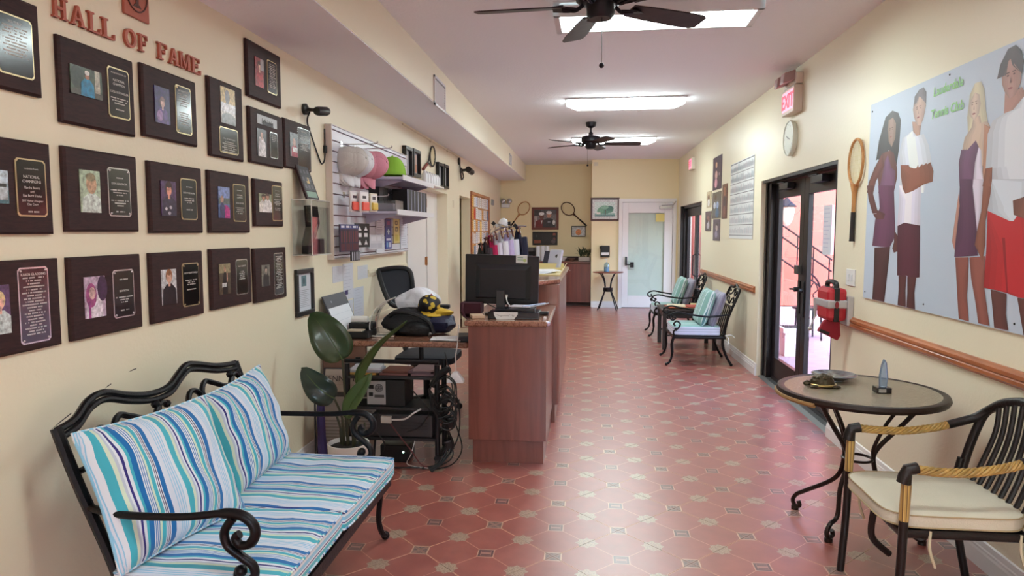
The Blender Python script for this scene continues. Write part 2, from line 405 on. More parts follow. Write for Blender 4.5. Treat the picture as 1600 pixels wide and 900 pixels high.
h = A_T / 2 - .0012
full = MB().prism([(-h, -h, -.006), (h, -h, -.006), (h, h, -.006), (-h, h, -.006)], (0, 0, .006))
full_me = None; rest = MB(); ROT = -TH
near = []
for i in range(-30, 60):
    for j in range(-30, 60):
        c = O_T + E1 * ((i + .5) * A_T) + E2 * ((j + .5) * A_T)
        if not (-2.2 < c.x < 2.2 and YB - .4 < c.y < 15.3): continue
        cs, sn = math.cos(ROT), math.sin(ROT)
        P = [(c.x + x * cs - y * sn, c.y + x * sn + y * cs) for x, y in ((-h, -h), (h, -h), (h, h), (-h, h))]
        Q = clip(P, XL - .01, XR + .1, YB, 15.0)
        if len(Q) < 3: continue
        if c.y < 2.45: rest.prism([(x, y, -.006) for x, y in Q], (0, 0, .006)); continue
        whole = len(Q) == 4 and all(abs(Q[k][0] - P[k][0]) + abs(Q[k][1] - P[k][1]) < 1e-6 for k in range(4))
        if whole and full_me:
            o = bpy.data.objects.new('tile', full_me); COL.objects.link(o); o.parent = floor
        elif whole:
            o = obj('tile', full, TILE, floor, smooth=False, world=False); full_me = o.data
        else:
            ql = [((x - c.x) * cs + (y - c.y) * sn, -(x - c.x) * sn + (y - c.y) * cs) for x, y in Q]
            ar = abs(sum(ql[k][0] * ql[(k + 1) % len(ql)][1] - ql[(k + 1) % len(ql)][0] * ql[k][1] for k in range(len(ql)))) / 2
            if ar < .002: continue
            o = obj('tile', MB().prism([(x, y, -.006) for x, y in ql], (0, 0, .006)), TILE, floor, smooth=False, world=False)
        o.location = (c.x, c.y, 0); o.rotation_euler = (0, 0, ROT)
rt = obj('tile_field', rest, mat('terracotta tile plain', (188, 106, 88), .3, var=(3, .1)), floor, smooth=False); rt['kind'] = 'stuff'

# ---- walls
T = .14
struct('wall_left', MB().box(XL - T, XL, YB, 7.15, 0, ZC).box(XL - T, XL, 9.14, 10.04, 0, ZC).box(XL - T, XL, 10.95, 15.0, 0, ZC)
       .box(XL - T, XL, 7.15, 9.14, 2.045, ZC).box(XL - T, XL, 10.04, 10.95, 2.075, ZC).box(XL - T - .3, XL - T - .25, 9.3, 12.0, 0, ZC).box(XL - T - .25, XL - T, 9.3, 9.35, 0, ZC).box(XL - T - .25, XL - T, 11.95, 12.0, 0, ZC), CREAM)
struct('wall_right', MB().box(XR, XR + .22, YB, 5.34, 0, ZC).box(XR, XR + .22, 7.56, 11.32, 0, ZC).box(XR, XR + .22, 13.8, 14.3, 0, ZC)
       .box(XR, XR + .22, 5.34, 7.56, 2.075, ZC).box(XR, XR + .22, 11.32, 13.8, 2.03, ZC), CREAM)
struct('wall_end', MB().box(.12, .72, 14.1, 14.2, 0, ZC).box(1.745, XR + .22, 14.1, 14.2, 0, ZC).box(.72, 1.745, 14.1, 14.2, 2.155, ZC).box(.12, .2, 14.2, 15.0, 0, ZC), CREAM_WARMLIT)
struct('wall_recess', MB().box(XL - T, .2, 15.0, 15.1, 0, ZC), CREAM_WARMLIT)
struct('wall_behind', MB().box(XL - T, -.8, YB - .12, YB, 0, ZC).box(.8, XR + .22, YB - .12, YB, 0, ZC).box(-.8, .8, YB - .12, YB, 2.4, ZC).box(-.8, .8, YB - .12, YB, 0, .25), CREAM)
w1 = struct('window_1', MB().box(-.8, -.74, YB - .1, YB - .03, .25, 2.4).box(.74, .8, YB - .1, YB - .03, .25, 2.4).box(-.74, .74, YB - .1, YB - .03, 2.34, 2.4).box(-.74, .74, YB - .1, YB - .03, .25, .31).box(-.03, .03, YB - .1, YB - .03, .31, 2.34), mat('bronze window frame', (30, 24, 26), .35, .3))
for x0_, x1_ in ((-.74, -.03), (.03, .74)): obj('pane', MB().box(x0_, x1_, YB - .07, YB - .062, .31, 2.34), glass('window glass', (250, 252, 255), .03), w1, smooth=False)
ceiling = struct('ceiling', MB().box(XL - .5, XR + .3, YB - .2, 15.3, ZC, ZC + .12), CEIL)
obj('soffit', MB().box(XL, -1.29, YB, 15.0, 2.65, ZC), CREAM, ceiling, smooth=False, bevel=.006)
obj('soffit_underside', MB().box(XL, -1.295, YB, 15.0, 2.645, 2.652), CEIL, ceiling, smooth=False)

# ---- baseboards (moulded) and chair rails
BP = [(0, 0), (.018, 0), (.018, .075), (.014, .085), (.014, .095), (.010, .1), (.007, .125), (0, .13)]
def run(prof, x, sgn, y0, y1, z=0): return MB().prism([(x + sgn * a, y0, z + b) for a, b in prof], (0, y1 - y0, 0))
m = run(BP, XL, 1, YB, 6.9); struct('baseboard_left', m, WHITE)
m = run(BP, XR, -1, YB, 5.34); m2 = run(BP, XR, -1, 7.56, 11.32); m.add(m2.v, m2.f); struct('baseboard_right', m, WHITE)
struct('baseboard_end', MB().prism([(.12, 14.1 - a, b) for a, b in BP], (.6, 0, 0)), WHITE)
RP = [(0, 0), (.012, 0), (.016, .008), (.026, .014), (.026, .03), (.02, .036), (.026, .042), (.026, .058), (.014, .066), (.01, .075), (0, .075)]
struct('trim_1', run(RP, XR, -1, YB, 5.24, .885), OAK); struct('trim_2', run(RP, XR, -1, 7.7, 11.2, .878), OAK)
RB = [(0, 0), (.012, .004), (.016, .03), (.012, .056), (0, .06)]
BEIGE = mat('cream rail paint', (222, 212, 186), .45)
struct('trim_3', run(RB, XL, 1, 5.69, 7.0, 1.165), BEIGE); struct('trim_4', run(RB, XL, 1, 5.4, 7.0, .76), BEIGE)
struct('trim_5', MB().box(XL, XL + .02, 6.96, 7.15, 0, 2.1), WHITE)       # casing left of the first doorway
struct('trim_6', MB().tube([(XL + .012, 6.85, 2.617), (XL + .012, 10.06, 2.617)], .009, 6).box(XL, XL + .02, 8.1, 8.14, 2.6, 2.63).box(XL, XL + .02, 9.1, 9.14, 2.6, 2.63), BEIGE)

# ---- left doorway with a white frame and a door leaf
d4 = struct('door_4', MB().box(XL - .17, XL - .14, 8.5, 9.14, 0, 2.05).box(XL - .19, XL - .14, 8.44, 8.52, 0, 2.06), WHITE)
obj('door_leaf', MB().box(XL - .18, XL - .139, 7.1, 8.44, 0.01, 2.045), WHITE, d4, smooth=False)
for z in (.35, 1.18, 1.9):
    obj('hinge', MB().box(XL - .165, XL - .13, 8.4, 8.5, z - .05, z + .05).cyl((XL - .13, 8.45, z - .055), (XL - .13, 8.45, z + .055), .009, n=8), mat('brass', (176, 120, 70), .35, .8), d4)

# ---- glazed doors in the right wall
DGLASS = glass('door glass', (250, 252, 255), .03)
def leaf(root, y0, y1, z1, x=1.95, hand=1):
    """y0<y1; stile .1; glass inside"""
    lf = obj('door_leaf', MB().box(x, x + .045, y0, y0 + .115, .02, z1).box(x, x + .045, y1 - .115, y1, .02, z1).box(x, x + .045, y0 + .115, y1 - .115, z1 - .15, z1).box(x, x + .045, y0 + .115, y1 - .115, .02, .25), BRONZE, root, smooth=False, bevel=.003)
    obj('glass', MB().box(x + .018, x + .026, y0 + .11, y1 - .11, .245, z1 - .145), DGLASS, lf, smooth=False)
    return lf
d1 = struct('door_1', MB().box(1.90, 2.02, 5.34, 5.50, 0, 2.075).box(1.90, 2.02, 7.40, 7.56, 0, 2.075).box(1.90, 2.02, 5.50, 7.40, 2.035, 2.075).box(1.90, 2.0, 5.5, 7.4, 0, .015), BRONZE)
l1 = leaf(d1, 6.462, 7.40, 2.03); l2 = leaf(d1, 5.50, 6.458, 2.03)
obj('threshold', MB().prism([(1.85, 5.36, 0), (2.04, 5.36, 0), (2.0, 5.36, .02), (1.89, 5.36, .02)], (0, 2.18, 0)), mat('grey aluminium', (120, 120, 120), .4, .7), d1, smooth=False)
obj('jamb_lining', MB().box(1.885, 1.90, 7.50, 7.558, 0, 2.07).box(1.842, 1.9, 5.342, 5.37, 0, 2.07).box(1.842, 1.9, 5.37, 7.5, 2.045, 2.073), BRONZE, d1, smooth=False)
hm = MB().cyl((1.95, 6.52, 1.02), (1.90, 6.52, 1.02), .022, n=12).tube([(1.905, 6.52, 1.02), (1.9, 6.56, 1.02), (1.9, 6.64, 1.015)], .009, 8).box(1.94, 1.952, 6.49, 6.55, .8, 1.1)
obj('handle', hm, BLACK, l1); obj('lock', MB().box(1.915, 1.952, 6.49, 6.59, 1.16, 1.24), mat('grey metal', (90, 88, 88), .4, .6), l1, bevel=.004)
obj('handle', MB().cyl((1.95, 6.41, 1.02), (1.91, 6.41, 1.02), .02, n=12).box(1.94, 1.952, 6.38, 6.44, .78, 1.1), BLACK, l2)
for l, y in ((l1, 6.9), (l2, 5.95)):
    obj('closer', MB().box(1.88, 1.95, y - .14, y + .14, 1.95, 2.01).tube([(1.89, y, 2.015), (1.88, y + .18, 2.02), (1.93, y + .3, 2.03)], .01, 6), BRONZE, l, bevel=.005)
obj('bottom_sweep', MB().box(1.94, 1.95, 5.55, 7.35, .02, .05), BLACK, d1, smooth=False)
d2 = struct('door_2', MB().box(1.90, 2.02, 11.32, 11.45, 0, 2.03).box(1.90, 2.02, 13.67, 13.8, 0, 2.03).box(1.90, 2.02, 11.45, 13.67, 1.98, 2.03).box(1.842, 1.9, 13.74, 13.798, 0, 2.028), BRONZE)
leaf(d2, 12.565, 13.67, 1.98); leaf(d2, 11.45, 12.555, 1.98)
obj('handle', MB().tube([(1.95, 12.5, 1.15), (1.9, 12.5, 1.12), (1.9, 12.5, .78), (1.95, 12.5, .75)], .012, 8), BLACK, d2)

# ---- white end door with a blind behind the glass
d3 = struct('door_3', MB().box(.665, .735, 14.06, 14.16, 0, 2.2).box(1.735, 1.80, 14.06, 14.16, 0, 2.2).box(.735, 1.735, 14.06, 14.16, 2.13, 2.2), WHITE)
l3 = obj('door_leaf', MB().box(.74, .858, 14.09, 14.135, .01, 2.125).box(1.57, 1.73, 14.09, 14.135, .01, 2.125).box(.858, 1.57, 14.09, 14.135, 1.915, 2.125).box(.858, 1.57, 14.09, 14.135, .01, .25), WHITE, d3, smooth=False, bevel=.004)
obj('glass', MB().box(.855, 1.575, 14.105, 14.112, .245, 1.92), glass('blind glass', (248, 252, 250), .04), l3, smooth=False)
bl = MB()
for i in range(78): bl.obox((1.214, 14.155, .26 + i * .0213), (.72, .025, .0015), (math.radians(76), 0, 0))
b_ = obj('blind', bl, mat('pale blind slats', (230, 232, 226), .55), d3, smooth=False); b_['kind'] = 'stuff'
obj('backing', MB().box(.7, 1.76, 14.19, 14.21, 0, 2.15), mat('pale wall', (200, 204, 196), .8), d3, smooth=False)
obj('notice', MB().box(1.40, 1.60, 14.095, 14.1, 1.74, 1.90), mat('yellow paper', (226, 214, 130), .7), l3, smooth=False)
obj('closer', MB().box(1.46, 1.70, 14.02, 14.088, 1.99, 2.05).tube([(1.5, 14.03, 2.06), (1.72, 13.95, 2.07), (1.78, 14.05, 2.14)], .01, 6), CHROME, l3, bevel=.004)
obj('lock', MB().box(.80, .84, 14.05, 14.09, .86, 1.04).cyl((.82, 14.06, .88), (.82, 13.99, .88), .018, n=10).tube([(.82, 14.0, .88), (.9, 13.99, .88), (.93, 13.99, .88)], .012, 8), BLACK, l3, bevel=.01)
obj('keypad', MB().box(.90, .975, 14.04, 14.09, .82, .93).cyl((.935, 14.04, .9), (.935, 14.02, .9), .025, n=10), BLACK, l3, bevel=.008)

# ---- small wall fittings that belong to the building
VENTM = mat('white vent metal', (214, 212, 214), .4, .2)
def vent(y, z0, z1, w, label):
    r = thing('air_vent', label, 'vent', (-1.29, y, (z0 + z1) / 2))
    F = LW(y - w / 2, z0, -1.289); m = MB(); H = z1 - z0
    for q in ((0, w, 0, .02), (0, w, H - .02, H), (0, .02, 0, H), (w - .02, w, 0, H)): fbox(m, F, *q, 0, .012)
    obj('vent_frame', m, VENTM, r, smooth=False); obj('vent_back', fbox(MB(), F, .02, w - .02, .02, H - .02, 0, .002), mat('vent shade', (150, 150, 156), .8), r, smooth=False)
    k = int((H - .04) / .022)
    for i in range(k): obj('louvre', MB().obox(F.p(w / 2, .03 + i * .022, .006), (.002, w - .045, .018), (0, .6, 0)), VENTM, r, smooth=False)
vent(6.08, 2.62, 2.87, .46, 'white louvred air vent on the soffit, nearer the slatwall')
vent(11.85, 2.68, 2.86, .3, 'small white air vent at the far end of the soffit')
SCUFF = mat('dark scuff', (70, 64, 58), .8)
for y0_, z0_, y1_, z1_ in ((2.44, .945, 2.475, .955), (2.16, .862, 2.26, .895), (2.58, .98, 2.63, .985)):
    obj('scuff', MB().prism([(XL + .0002, y0_, z0_), (XL + .0002, y1_, z1_ - .002), (XL + .0002, y1_, z1_ + .002), (XL + .0002, (y0_ + y1_) / 2, (z0_ + z1_) / 2 + .003)], (.0008, 0, 0)), SCUFF, bpy.data.objects['wall_left'], smooth=False)
# ================================================================ OUTSIDE, seen through the glazed doors
PINK = mat('salmon stucco', (176, 98, 86), .9, bump=(30, .3), var=(.8, .08))
struct('ground', MB().box(2.06, 10, -12, 17, -.14, -.02).box(-10, 2.06, -12, -2.72, -.14, -.02), mat('courtyard paving', (160, 136, 144), .7, var=(6, .15, (1, 3, 1))))
struct('wall_outside', MB().box(2.06, 9, 15.6, 15.8, -.1, 5.5).box(8.8, 9, -2, 15.6, -.1, 2.4), PINK)
struct('wall_facade', MB().box(2.062, 2.16, 7.9, 11.0, 0, 3.2), PINK)
RAIL = mat('black railing steel', (34, 28, 36), .5, .4)
st = thing('stair_railing', 'black steel stair railing against the salmon wall outside, seen through the glass doors', 'railing', (4.4, 14.8, 0))
x0, z0, x1, z1 = 3.4, 2.13, 5.05, .96
for dz in (0, -.24, -.70): obj('rail', MB().tube([(x0, 14.8, z0 + dz), (x1, 14.8, z1 + dz)], .018, 8), RAIL, st)
for x in (3.5, 3.77, 4.04, 4.36, 4.68, 5.0):
    z = z0 + (z1 - z0) * (x - x0) / (x1 - x0); b = 0 if x > 4.9 else z - .72
    obj('post', MB().tube([(x, 14.8, b), (x, 14.8, z)], .014, 6), RAIL, st)
ss = thing('outdoor_stairs', 'salmon stuccoed outdoor stairs rising beside the courtyard wall', 'stairs', (4.2, 15.2, 0))
for i in range(9):
    x = 4.95 - i * .27
    obj('step', MB().box(x - .27, x, 14.86, 15.59, 0, .17 * (i + 1)), PINK, ss, smooth=False)
ln = thing('wall_lantern', 'white glass lantern with a dark cap on the outside wall by the glass door', 'lantern', (2.78, 10.0, 1.62))
obj('bracket', MB().tube(cr([(2.162, 10, 1.95), (2.3, 10, 2.1), (2.65, 10, 2.12), (2.78, 10, 2.0)]), .014, 8).lathe([(0, 0), (.07, 0), (.07, .02), (0, .02)], (2.162, 10, 1.95), 12, 'x'), RAIL, ln)
obj('shade', MB().lathe([(.01, 1.62), (.05, 1.64), (.09, 1.72), (.105, 1.82), (.10, 1.89)], (2.78, 10, 0), 16), mat('cream opal glass', (240, 232, 205), .3), ln)
obj('cap', MB().lathe([(.13, 1.885), (.13, 1.9), (.06, 1.96), (.02, 2.01), (0, 2.02)], (2.78, 10, 0), 16), RAIL, ln)
gc = thing('garden_chair', 'black wrought iron garden chair with a scrolled back outside the glass doors', 'chair', (3.3, 10.2, -.02))
obj('back', MB().tube(cr([(3.08, 10.2, .45), (3.06, 10.2, .75), (3.14, 10.2, .93), (3.22, 10.2, .93), (3.32, 10.2, .78), (3.34, 10.2, .45)]), .013, 6)
    .tube(cr([(3.1, 10.2, .5), (3.16, 10.2, .7), (3.1, 10.2, .8), (3.15, 10.2, .87), (3.2, 10.2, .8), (3.16, 10.2, .74)]), .009, 6)
    .tube(cr([(3.31, 10.2, .5), (3.24, 10.2, .64), (3.3, 10.2, .72), (3.25, 10.2, .82), (3.2, 10.2, .74)]), .009, 6), RAIL, gc)
obj('seat', MB().lathe([(0, .42), (.22, .42), (.22, .45), (0, .45)], (3.25, 10.42, 0), 18), RAIL, gc)
for x, y in ((3.1, 10.22), (3.38, 10.22), (3.12, 10.6), (3.38, 10.6)): obj('leg', MB().tube([(x, y, -.02), (x * .9 + .325, y * .9 + 1.04, .42)], .013, 6), RAIL, gc)
pl = thing('planter', 'white square planter on the courtyard paving outside the glass doors', 'planter', (2.62, 9.0, -.02))
obj('box', MB().prism([(2.50, 8.88, -.02), (2.74, 8.88, -.02), (2.74, 9.12, -.02), (2.5, 9.12, -.02)], (0, 0, .3)).box(2.47, 2.77, 8.85, 9.15, .28, .34), mat('white planter', (236, 232, 228), .6), pl, smooth=False, bevel=.006)
obj('soil', MB().box(2.5, 2.74, 8.88, 9.12, .33, .345), mat('soil', (52, 40, 34), .95, bump=(60, .6)), pl, smooth=False)

# ================================================================ CEILING LIGHTS AND FANS
def glow(name, rgb, s):
    if name in MATS: return MATS[name]
    return mat(name, rgb, .4, emis=(rgb, s))
LIT = glow('lit acrylic diffuser', (238, 253, 252), 32.0)
FRM = mat('white light housing', (226, 228, 230), .35)
def wrap_light(x, y, rot, label, w=1.28, d=.42):
    r = thing('ceiling_light', label, 'light', (x, y, ZC), rot, 'fluorescent ceiling lights')
    P = []
    n = 10
    for i in range(n + 1):        # rounded wraparound section
        t = PI * i / n; P.append((math.cos(t) * d / 2, -.02 - (abs(math.sin(t)) ** .7) * .07))
    rows = []
    for k in range(13):
        s = -1 + 2 * k / 12; e = (1 - abs(s) ** 10) ** .5; xx = s * w / 2
        rows.append([(xx, a * max(e, .35), b if e > .3 else b * .55) for a, b in P])
    m = MB().sheet(rows); m.add(rows[0], [tuple(range(n + 1))]); m.add(rows[-1], [tuple(range(n, -1, -1))])
    obj('diffuser', m, LIT, r, world=False)
    obj('housing', MB().box(-w / 2 - .005, w / 2 + .005, -d / 2 - .006, d / 2 + .006, -.02, -.001), FRM, r, world=False, smooth=False, bevel=.004)
    return r
def box_light(x, y, rot, label, w=1.28, d=.40, group='fluorescent ceiling lights'):
    r = thing('ceiling_light', label, 'light', (x, y, ZC), rot, group)
    obj('diffuser', MB().prism([(-w / 2 + .03, -d / 2 + .03, -.062), (-w / 2 + .03, -d / 2 + .02, -.03), (-w / 2 + .03, d / 2 - .02, -.03), (-w / 2 + .03, d / 2 - .03, -.062)], (w - .06, 0, 0)), LIT, r, world=False, smooth=False)
    fr = MB()
    for s in (-1, 1):
        fr.obox((0, s * (d / 2 - .016), -.05), (w, .032, .085)); fr.obox((s * (w / 2 - .02), 0, -.05), (.04, d, .085))
    obj('frame', fr, FRM, r, world=False, smooth=False, bevel=.004)
    obj('housing', MB().box(-w / 2, w / 2, -d / 2, d / 2, -.03, -.001), FRM, r, world=False, smooth=False)
    return r
box_light(.43, 4.62, -.02, 'framed fluorescent ceiling light just behind the nearest fan')
wrap_light(.42, 7.78, -.02, 'rounded fluorescent ceiling light in the middle, between the two fans')
wrap_light(.42, 10.95, -.01, 'rounded fluorescent ceiling light behind the far fan')
box_light(.42, 1.45, 0, 'fluorescent ceiling light overhead, out of the picture')
FANM = mat('dark fan metal', (22, 18, 26), .4, .4); BLADE = wood('dark walnut blade', (34, 24, 26), (52, 38, 38), 8, (.1, 1, 1), .45)
def fan(x, y, zb, angs, chain_z, chx, label):
    r = thing('ceiling_fan', label, 'fan', (x, y, ZC), 0, 'ceiling fans')
    obj('canopy', MB().lathe([(0, ZC), (.07, ZC), (.062, ZC - .05), (.02, ZC - .075), (0, ZC - .075)], (x, y, 0), 20), FANM, r)
    obj('downrod', MB().cyl((x, y, ZC - .07), (x, y, zb + .10), .013, n=10).lathe([(.013, zb + .17), (.03, zb + .15), (.03, zb + .11), (.013, zb + .1)], (x, y, 0), 12), FANM, r)
    obj('motor', MB().lathe([(0, zb + .115), (.06, zb + .115), (.12, zb + .1), (.128, zb + .085), (.128, zb + .04), (.11, zb + .025), (.075, zb + .02), (.072, zb - .035), (.055, zb - .055), (0, zb - .055)], (x, y, 0), 28), FANM, r)
    for a in angs:
        a = math.radians(a); ca, sa = math.cos(a), math.sin(a)
        def L(u, v, w): return (x + ca * u - sa * v, y + sa * u + ca * v, zb + w)
        ar = MB().tube(cr([L(.09, 0, .02), L(.13, 0, -.005), L(.17, 0, .0), L(.2, 0, .006)]), .011, 6).tube(cr([L(.12, .012, 0), L(.16, .03, .0), L(.2, .035, .003)]), .006, 6).tube(cr([L(.12, -.012, 0), L(.16, -.03, .0), L(.2, -.035, .003)]), .006, 6)
        ar.prism([L(.19, -.045, .0), L(.25, -.03, .0), L(.25, .03, .008), L(.19, .045, .008)], (0, 0, .004))
        bl = [(.18, -.052), (.30, -.062), (.55, -.07), (.63, -.066), (.66, -.05), (.66, .05), (.63, .066), (.55, .07), (.3, .062), (.18, .052)]
        b = obj('blade', MB().prism([L(u, v, .008 - v * .22) for u, v in bl], (0, 0, .007)), BLADE, r, smooth=False)
        obj('blade_arm', ar, FANM, b)
    ch = obj('pull_chain', MB().tube([(chx, y - .03, zb - .05), (chx, y - .03, chain_z)], .0022, 5), FANM, r)
    obj('pull_knob', MB().ball((chx, y - .03, chain_z - .012), .014, 10), FANM, ch)
fan(.068, 3.7, 2.70, [32, 104, 176, 248, 320], 2.415, .075, 'dark ceiling fan with brown blades at the top edge, nearest the viewer')
fan(.06, 9.3, 2.69, [4, 76, 148, 220, 292], 2.43, .02, 'dark ceiling fan with a downrod, farther down the room')
single('ceiling_scrap', MB().prism([(.66, 8.15, ZC - .006), (.69, 8.15, ZC - .006), (.62, 8.52, ZC - .006), (.6, 8.52, ZC - .006)], (0, 0, .005)), FRM, 'thin pale strip stuck to the ceiling behind the middle light', 'strip', smooth=False)
# ================================================================ LEFT WALL: THE HALL OF FAME
COPPER = mat('copper coloured letters', (172, 92, 72), .45, .2)
LET = dict(
 H=[rect(.1, .3, 0, 1), rect(.7, .9, 0, 1), rect(.3, .7, .43, .57), rect(0, .4, 0, .09), rect(.6, 1, 0, .09), rect(0, .4, .91, 1), rect(.6, 1, .91, 1)],
 A=[[(.05, 0), (.2, 0), (.52, .9), (.44, 1)], [(.72, 0), (.95, 0), (.58, 1), (.44, 1)], rect(.25, .75, .28, .39), rect(-.04, .3, 0, .08), rect(.62, 1.04, 0, .08)],
 L=[rect(.14, .36, 0, 1), rect(0, .5, .91, 1), rect(0, 1, 0, .09), [(.84, .09), (1, .09), (1, .3), (.93, .3)]],
 F=[rect(.14, .36, 0, 1), rect(0, .95, .91, 1), [(.82, .91), (.95, .91), (.95, .72), (.89, .72)], rect(.36, .68, .46, .56), rect(.62, .7, .38, .64), rect(0, .5, 0, .09)],
 E=[rect(.14, .36, 0, 1), rect(0, .93, .91, 1), [(.82, .91), (.93, .91), (.93, .74), (.88, .74)], rect(.36, .68, .46, .56), rect(.62, .7, .38, .64), rect(0, 1, 0, .09), [(.85, .09), (1, .09), (1, .28), (.94, .28)]],
 M=[rect(.08, .2, 0, 1), rect(.78, .96, 0, 1), [(.2, 1), (.2, .72), (.48, .05), (.54, .05), (.54, .3)], [(.54, .05), (.78, .75), (.78, 1), (.5, .25)], rect(0, .28, 0, .08), rect(.7, 1.04, 0, .08), rect(0, .25, .92, 1), rect(.74, 1.04, .92, 1)])
sign = thing('wall_lettering', 'raised copper serif letters reading HALL OF FAME above the plaques', 'lettering', (XL, 2.7, 2.29))
for ch, y0, y1 in (('H', 2.263, 2.329), ('A', 2.347, 2.418), ('L', 2.433, 2.499), ('L', 2.507, 2.577), ('O', 2.636, 2.708), ('F', 2.724, 2.783), ('F', 2.851, 2.921), ('A', 2.934, 3.002), ('M', 3.011, 3.094), ('E', 3.103, 3.179)):
    F = LW(y0, 2.289); w = y1 - y0; H = .072; m = MB()
    if ch == 'O':
        a = [F.p(*p, .001) for p in oval(w / 2, H / 2, w / 2, H / 2 + .001, 24)]; b = [F.p(*p, .001) for p in oval(w / 2, H / 2, w / 2 - .016, H / 2 - .009, 24)]
        a2 = [p + F.n * .012 for p in a]; b2 = [p + F.n * .012 for p in b]
        m.sheet([q + [q[0]] for q in (a, a2, b2, b, a)])
    else:
        for i, p in enumerate(LET[ch]): m.prism([F.p(u * w, v * H, .001) for u, v in p], F.n * (.011 + .0006 * i))
    obj('letter', m, COPPER, sign, smooth=False)
cs = thing('wall_crest', 'square copper crest with a ringed goblet emblem above the word OF', 'crest', (XL, 2.72, 2.5))
F = LW(2.64, 2.415); obj('panel', fbox(MB(), F, 0, .16, 0, .185, .001, .012), COPPER, cs, smooth=False, bevel=.003)
DKC = mat('dark copper', (84, 44, 38), .5, .2); ring = MB()
ring.tube([F.p(*p, .013) for p in oval(.08, .098, .066, .07, 28)], .0035, 6, closed=True)
obj('ring', ring, DKC, cs)
m = MB()
for i, p in enumerate(([(.055, .045), (.105, .045), (.095, .056), (.065, .056)], rect(.072, .088, .05, .09), [(.045, .125), (.05, .1), (.07, .085), (.09, .085), (.11, .1), (.115, .125), (.09, .14), (.07, .14)])): m.prism([F.p(u, v, .012) for u, v in p], F.n * (.003 + .0004 * i))
obj('emblem', m, DKC, cs, smooth=False)

WALNUT = wood('walnut plaque', (44, 27, 28), (60, 36, 36), 4, (1, 1, 6), .55, .0); WALNUT.node_tree.nodes['Principled BSDF'].inputs['Specular IOR Level'].default_value = .25
PLATE = mat('black plate', (14, 13, 15), .16, .0, coat=.4); GOLD = mat('brass edge', (206, 190, 150), .3, .7); SILV = mat('silver edge', (205, 205, 205), .25, .8)
def portrait(w, h, bg, parts):
    """shapes in unit coordinates scaled to w,h; parts: (kind, x, y, rx, ry, colour)"""
    S = [(rect(0, w, 0, h), bg)]
    for k, x, y, rx, ry, c in parts:
        if k == 'o': S.append((oval(x * w, y * h, rx * w, ry * h, 14), c))
        elif k == 'r': S.append((rect(max(0, (x - rx)) * w, min(1, x + rx) * w, max(0, y - ry) * h, min(1, y + ry) * h), c))
        elif k == 'b':   # bust: shoulders
            S.append(([(max(0, x - rx) * w, 0), (min(1, x + rx) * w, 0), (min(1, x + rx * .9) * w, y * h * .75), ((x + rx * .35) * w, y * h), ((x - rx * .35) * w, y * h), (max(0, x - rx * .9) * w, y * h * .75)], c))
    return S
def bust(x, top, hair, skin, shirt, s=1.): return [('o', x, top - .02, .2 * s, .17 * s, hair), ('b', x, top - .22 * s, .42 * s, 0, shirt), ('r', x, top - .2 * s, .06 * s, .08 * s, skin), ('o', x, top - .07 * s, .14 * s, .135 * s, skin), ('o', x, top + .06 * s, .15 * s, .07 * s, hair)]
L1 = [(.013, 'NATIONAL'), (.013, 'CHAMPION'), (.008, '')]
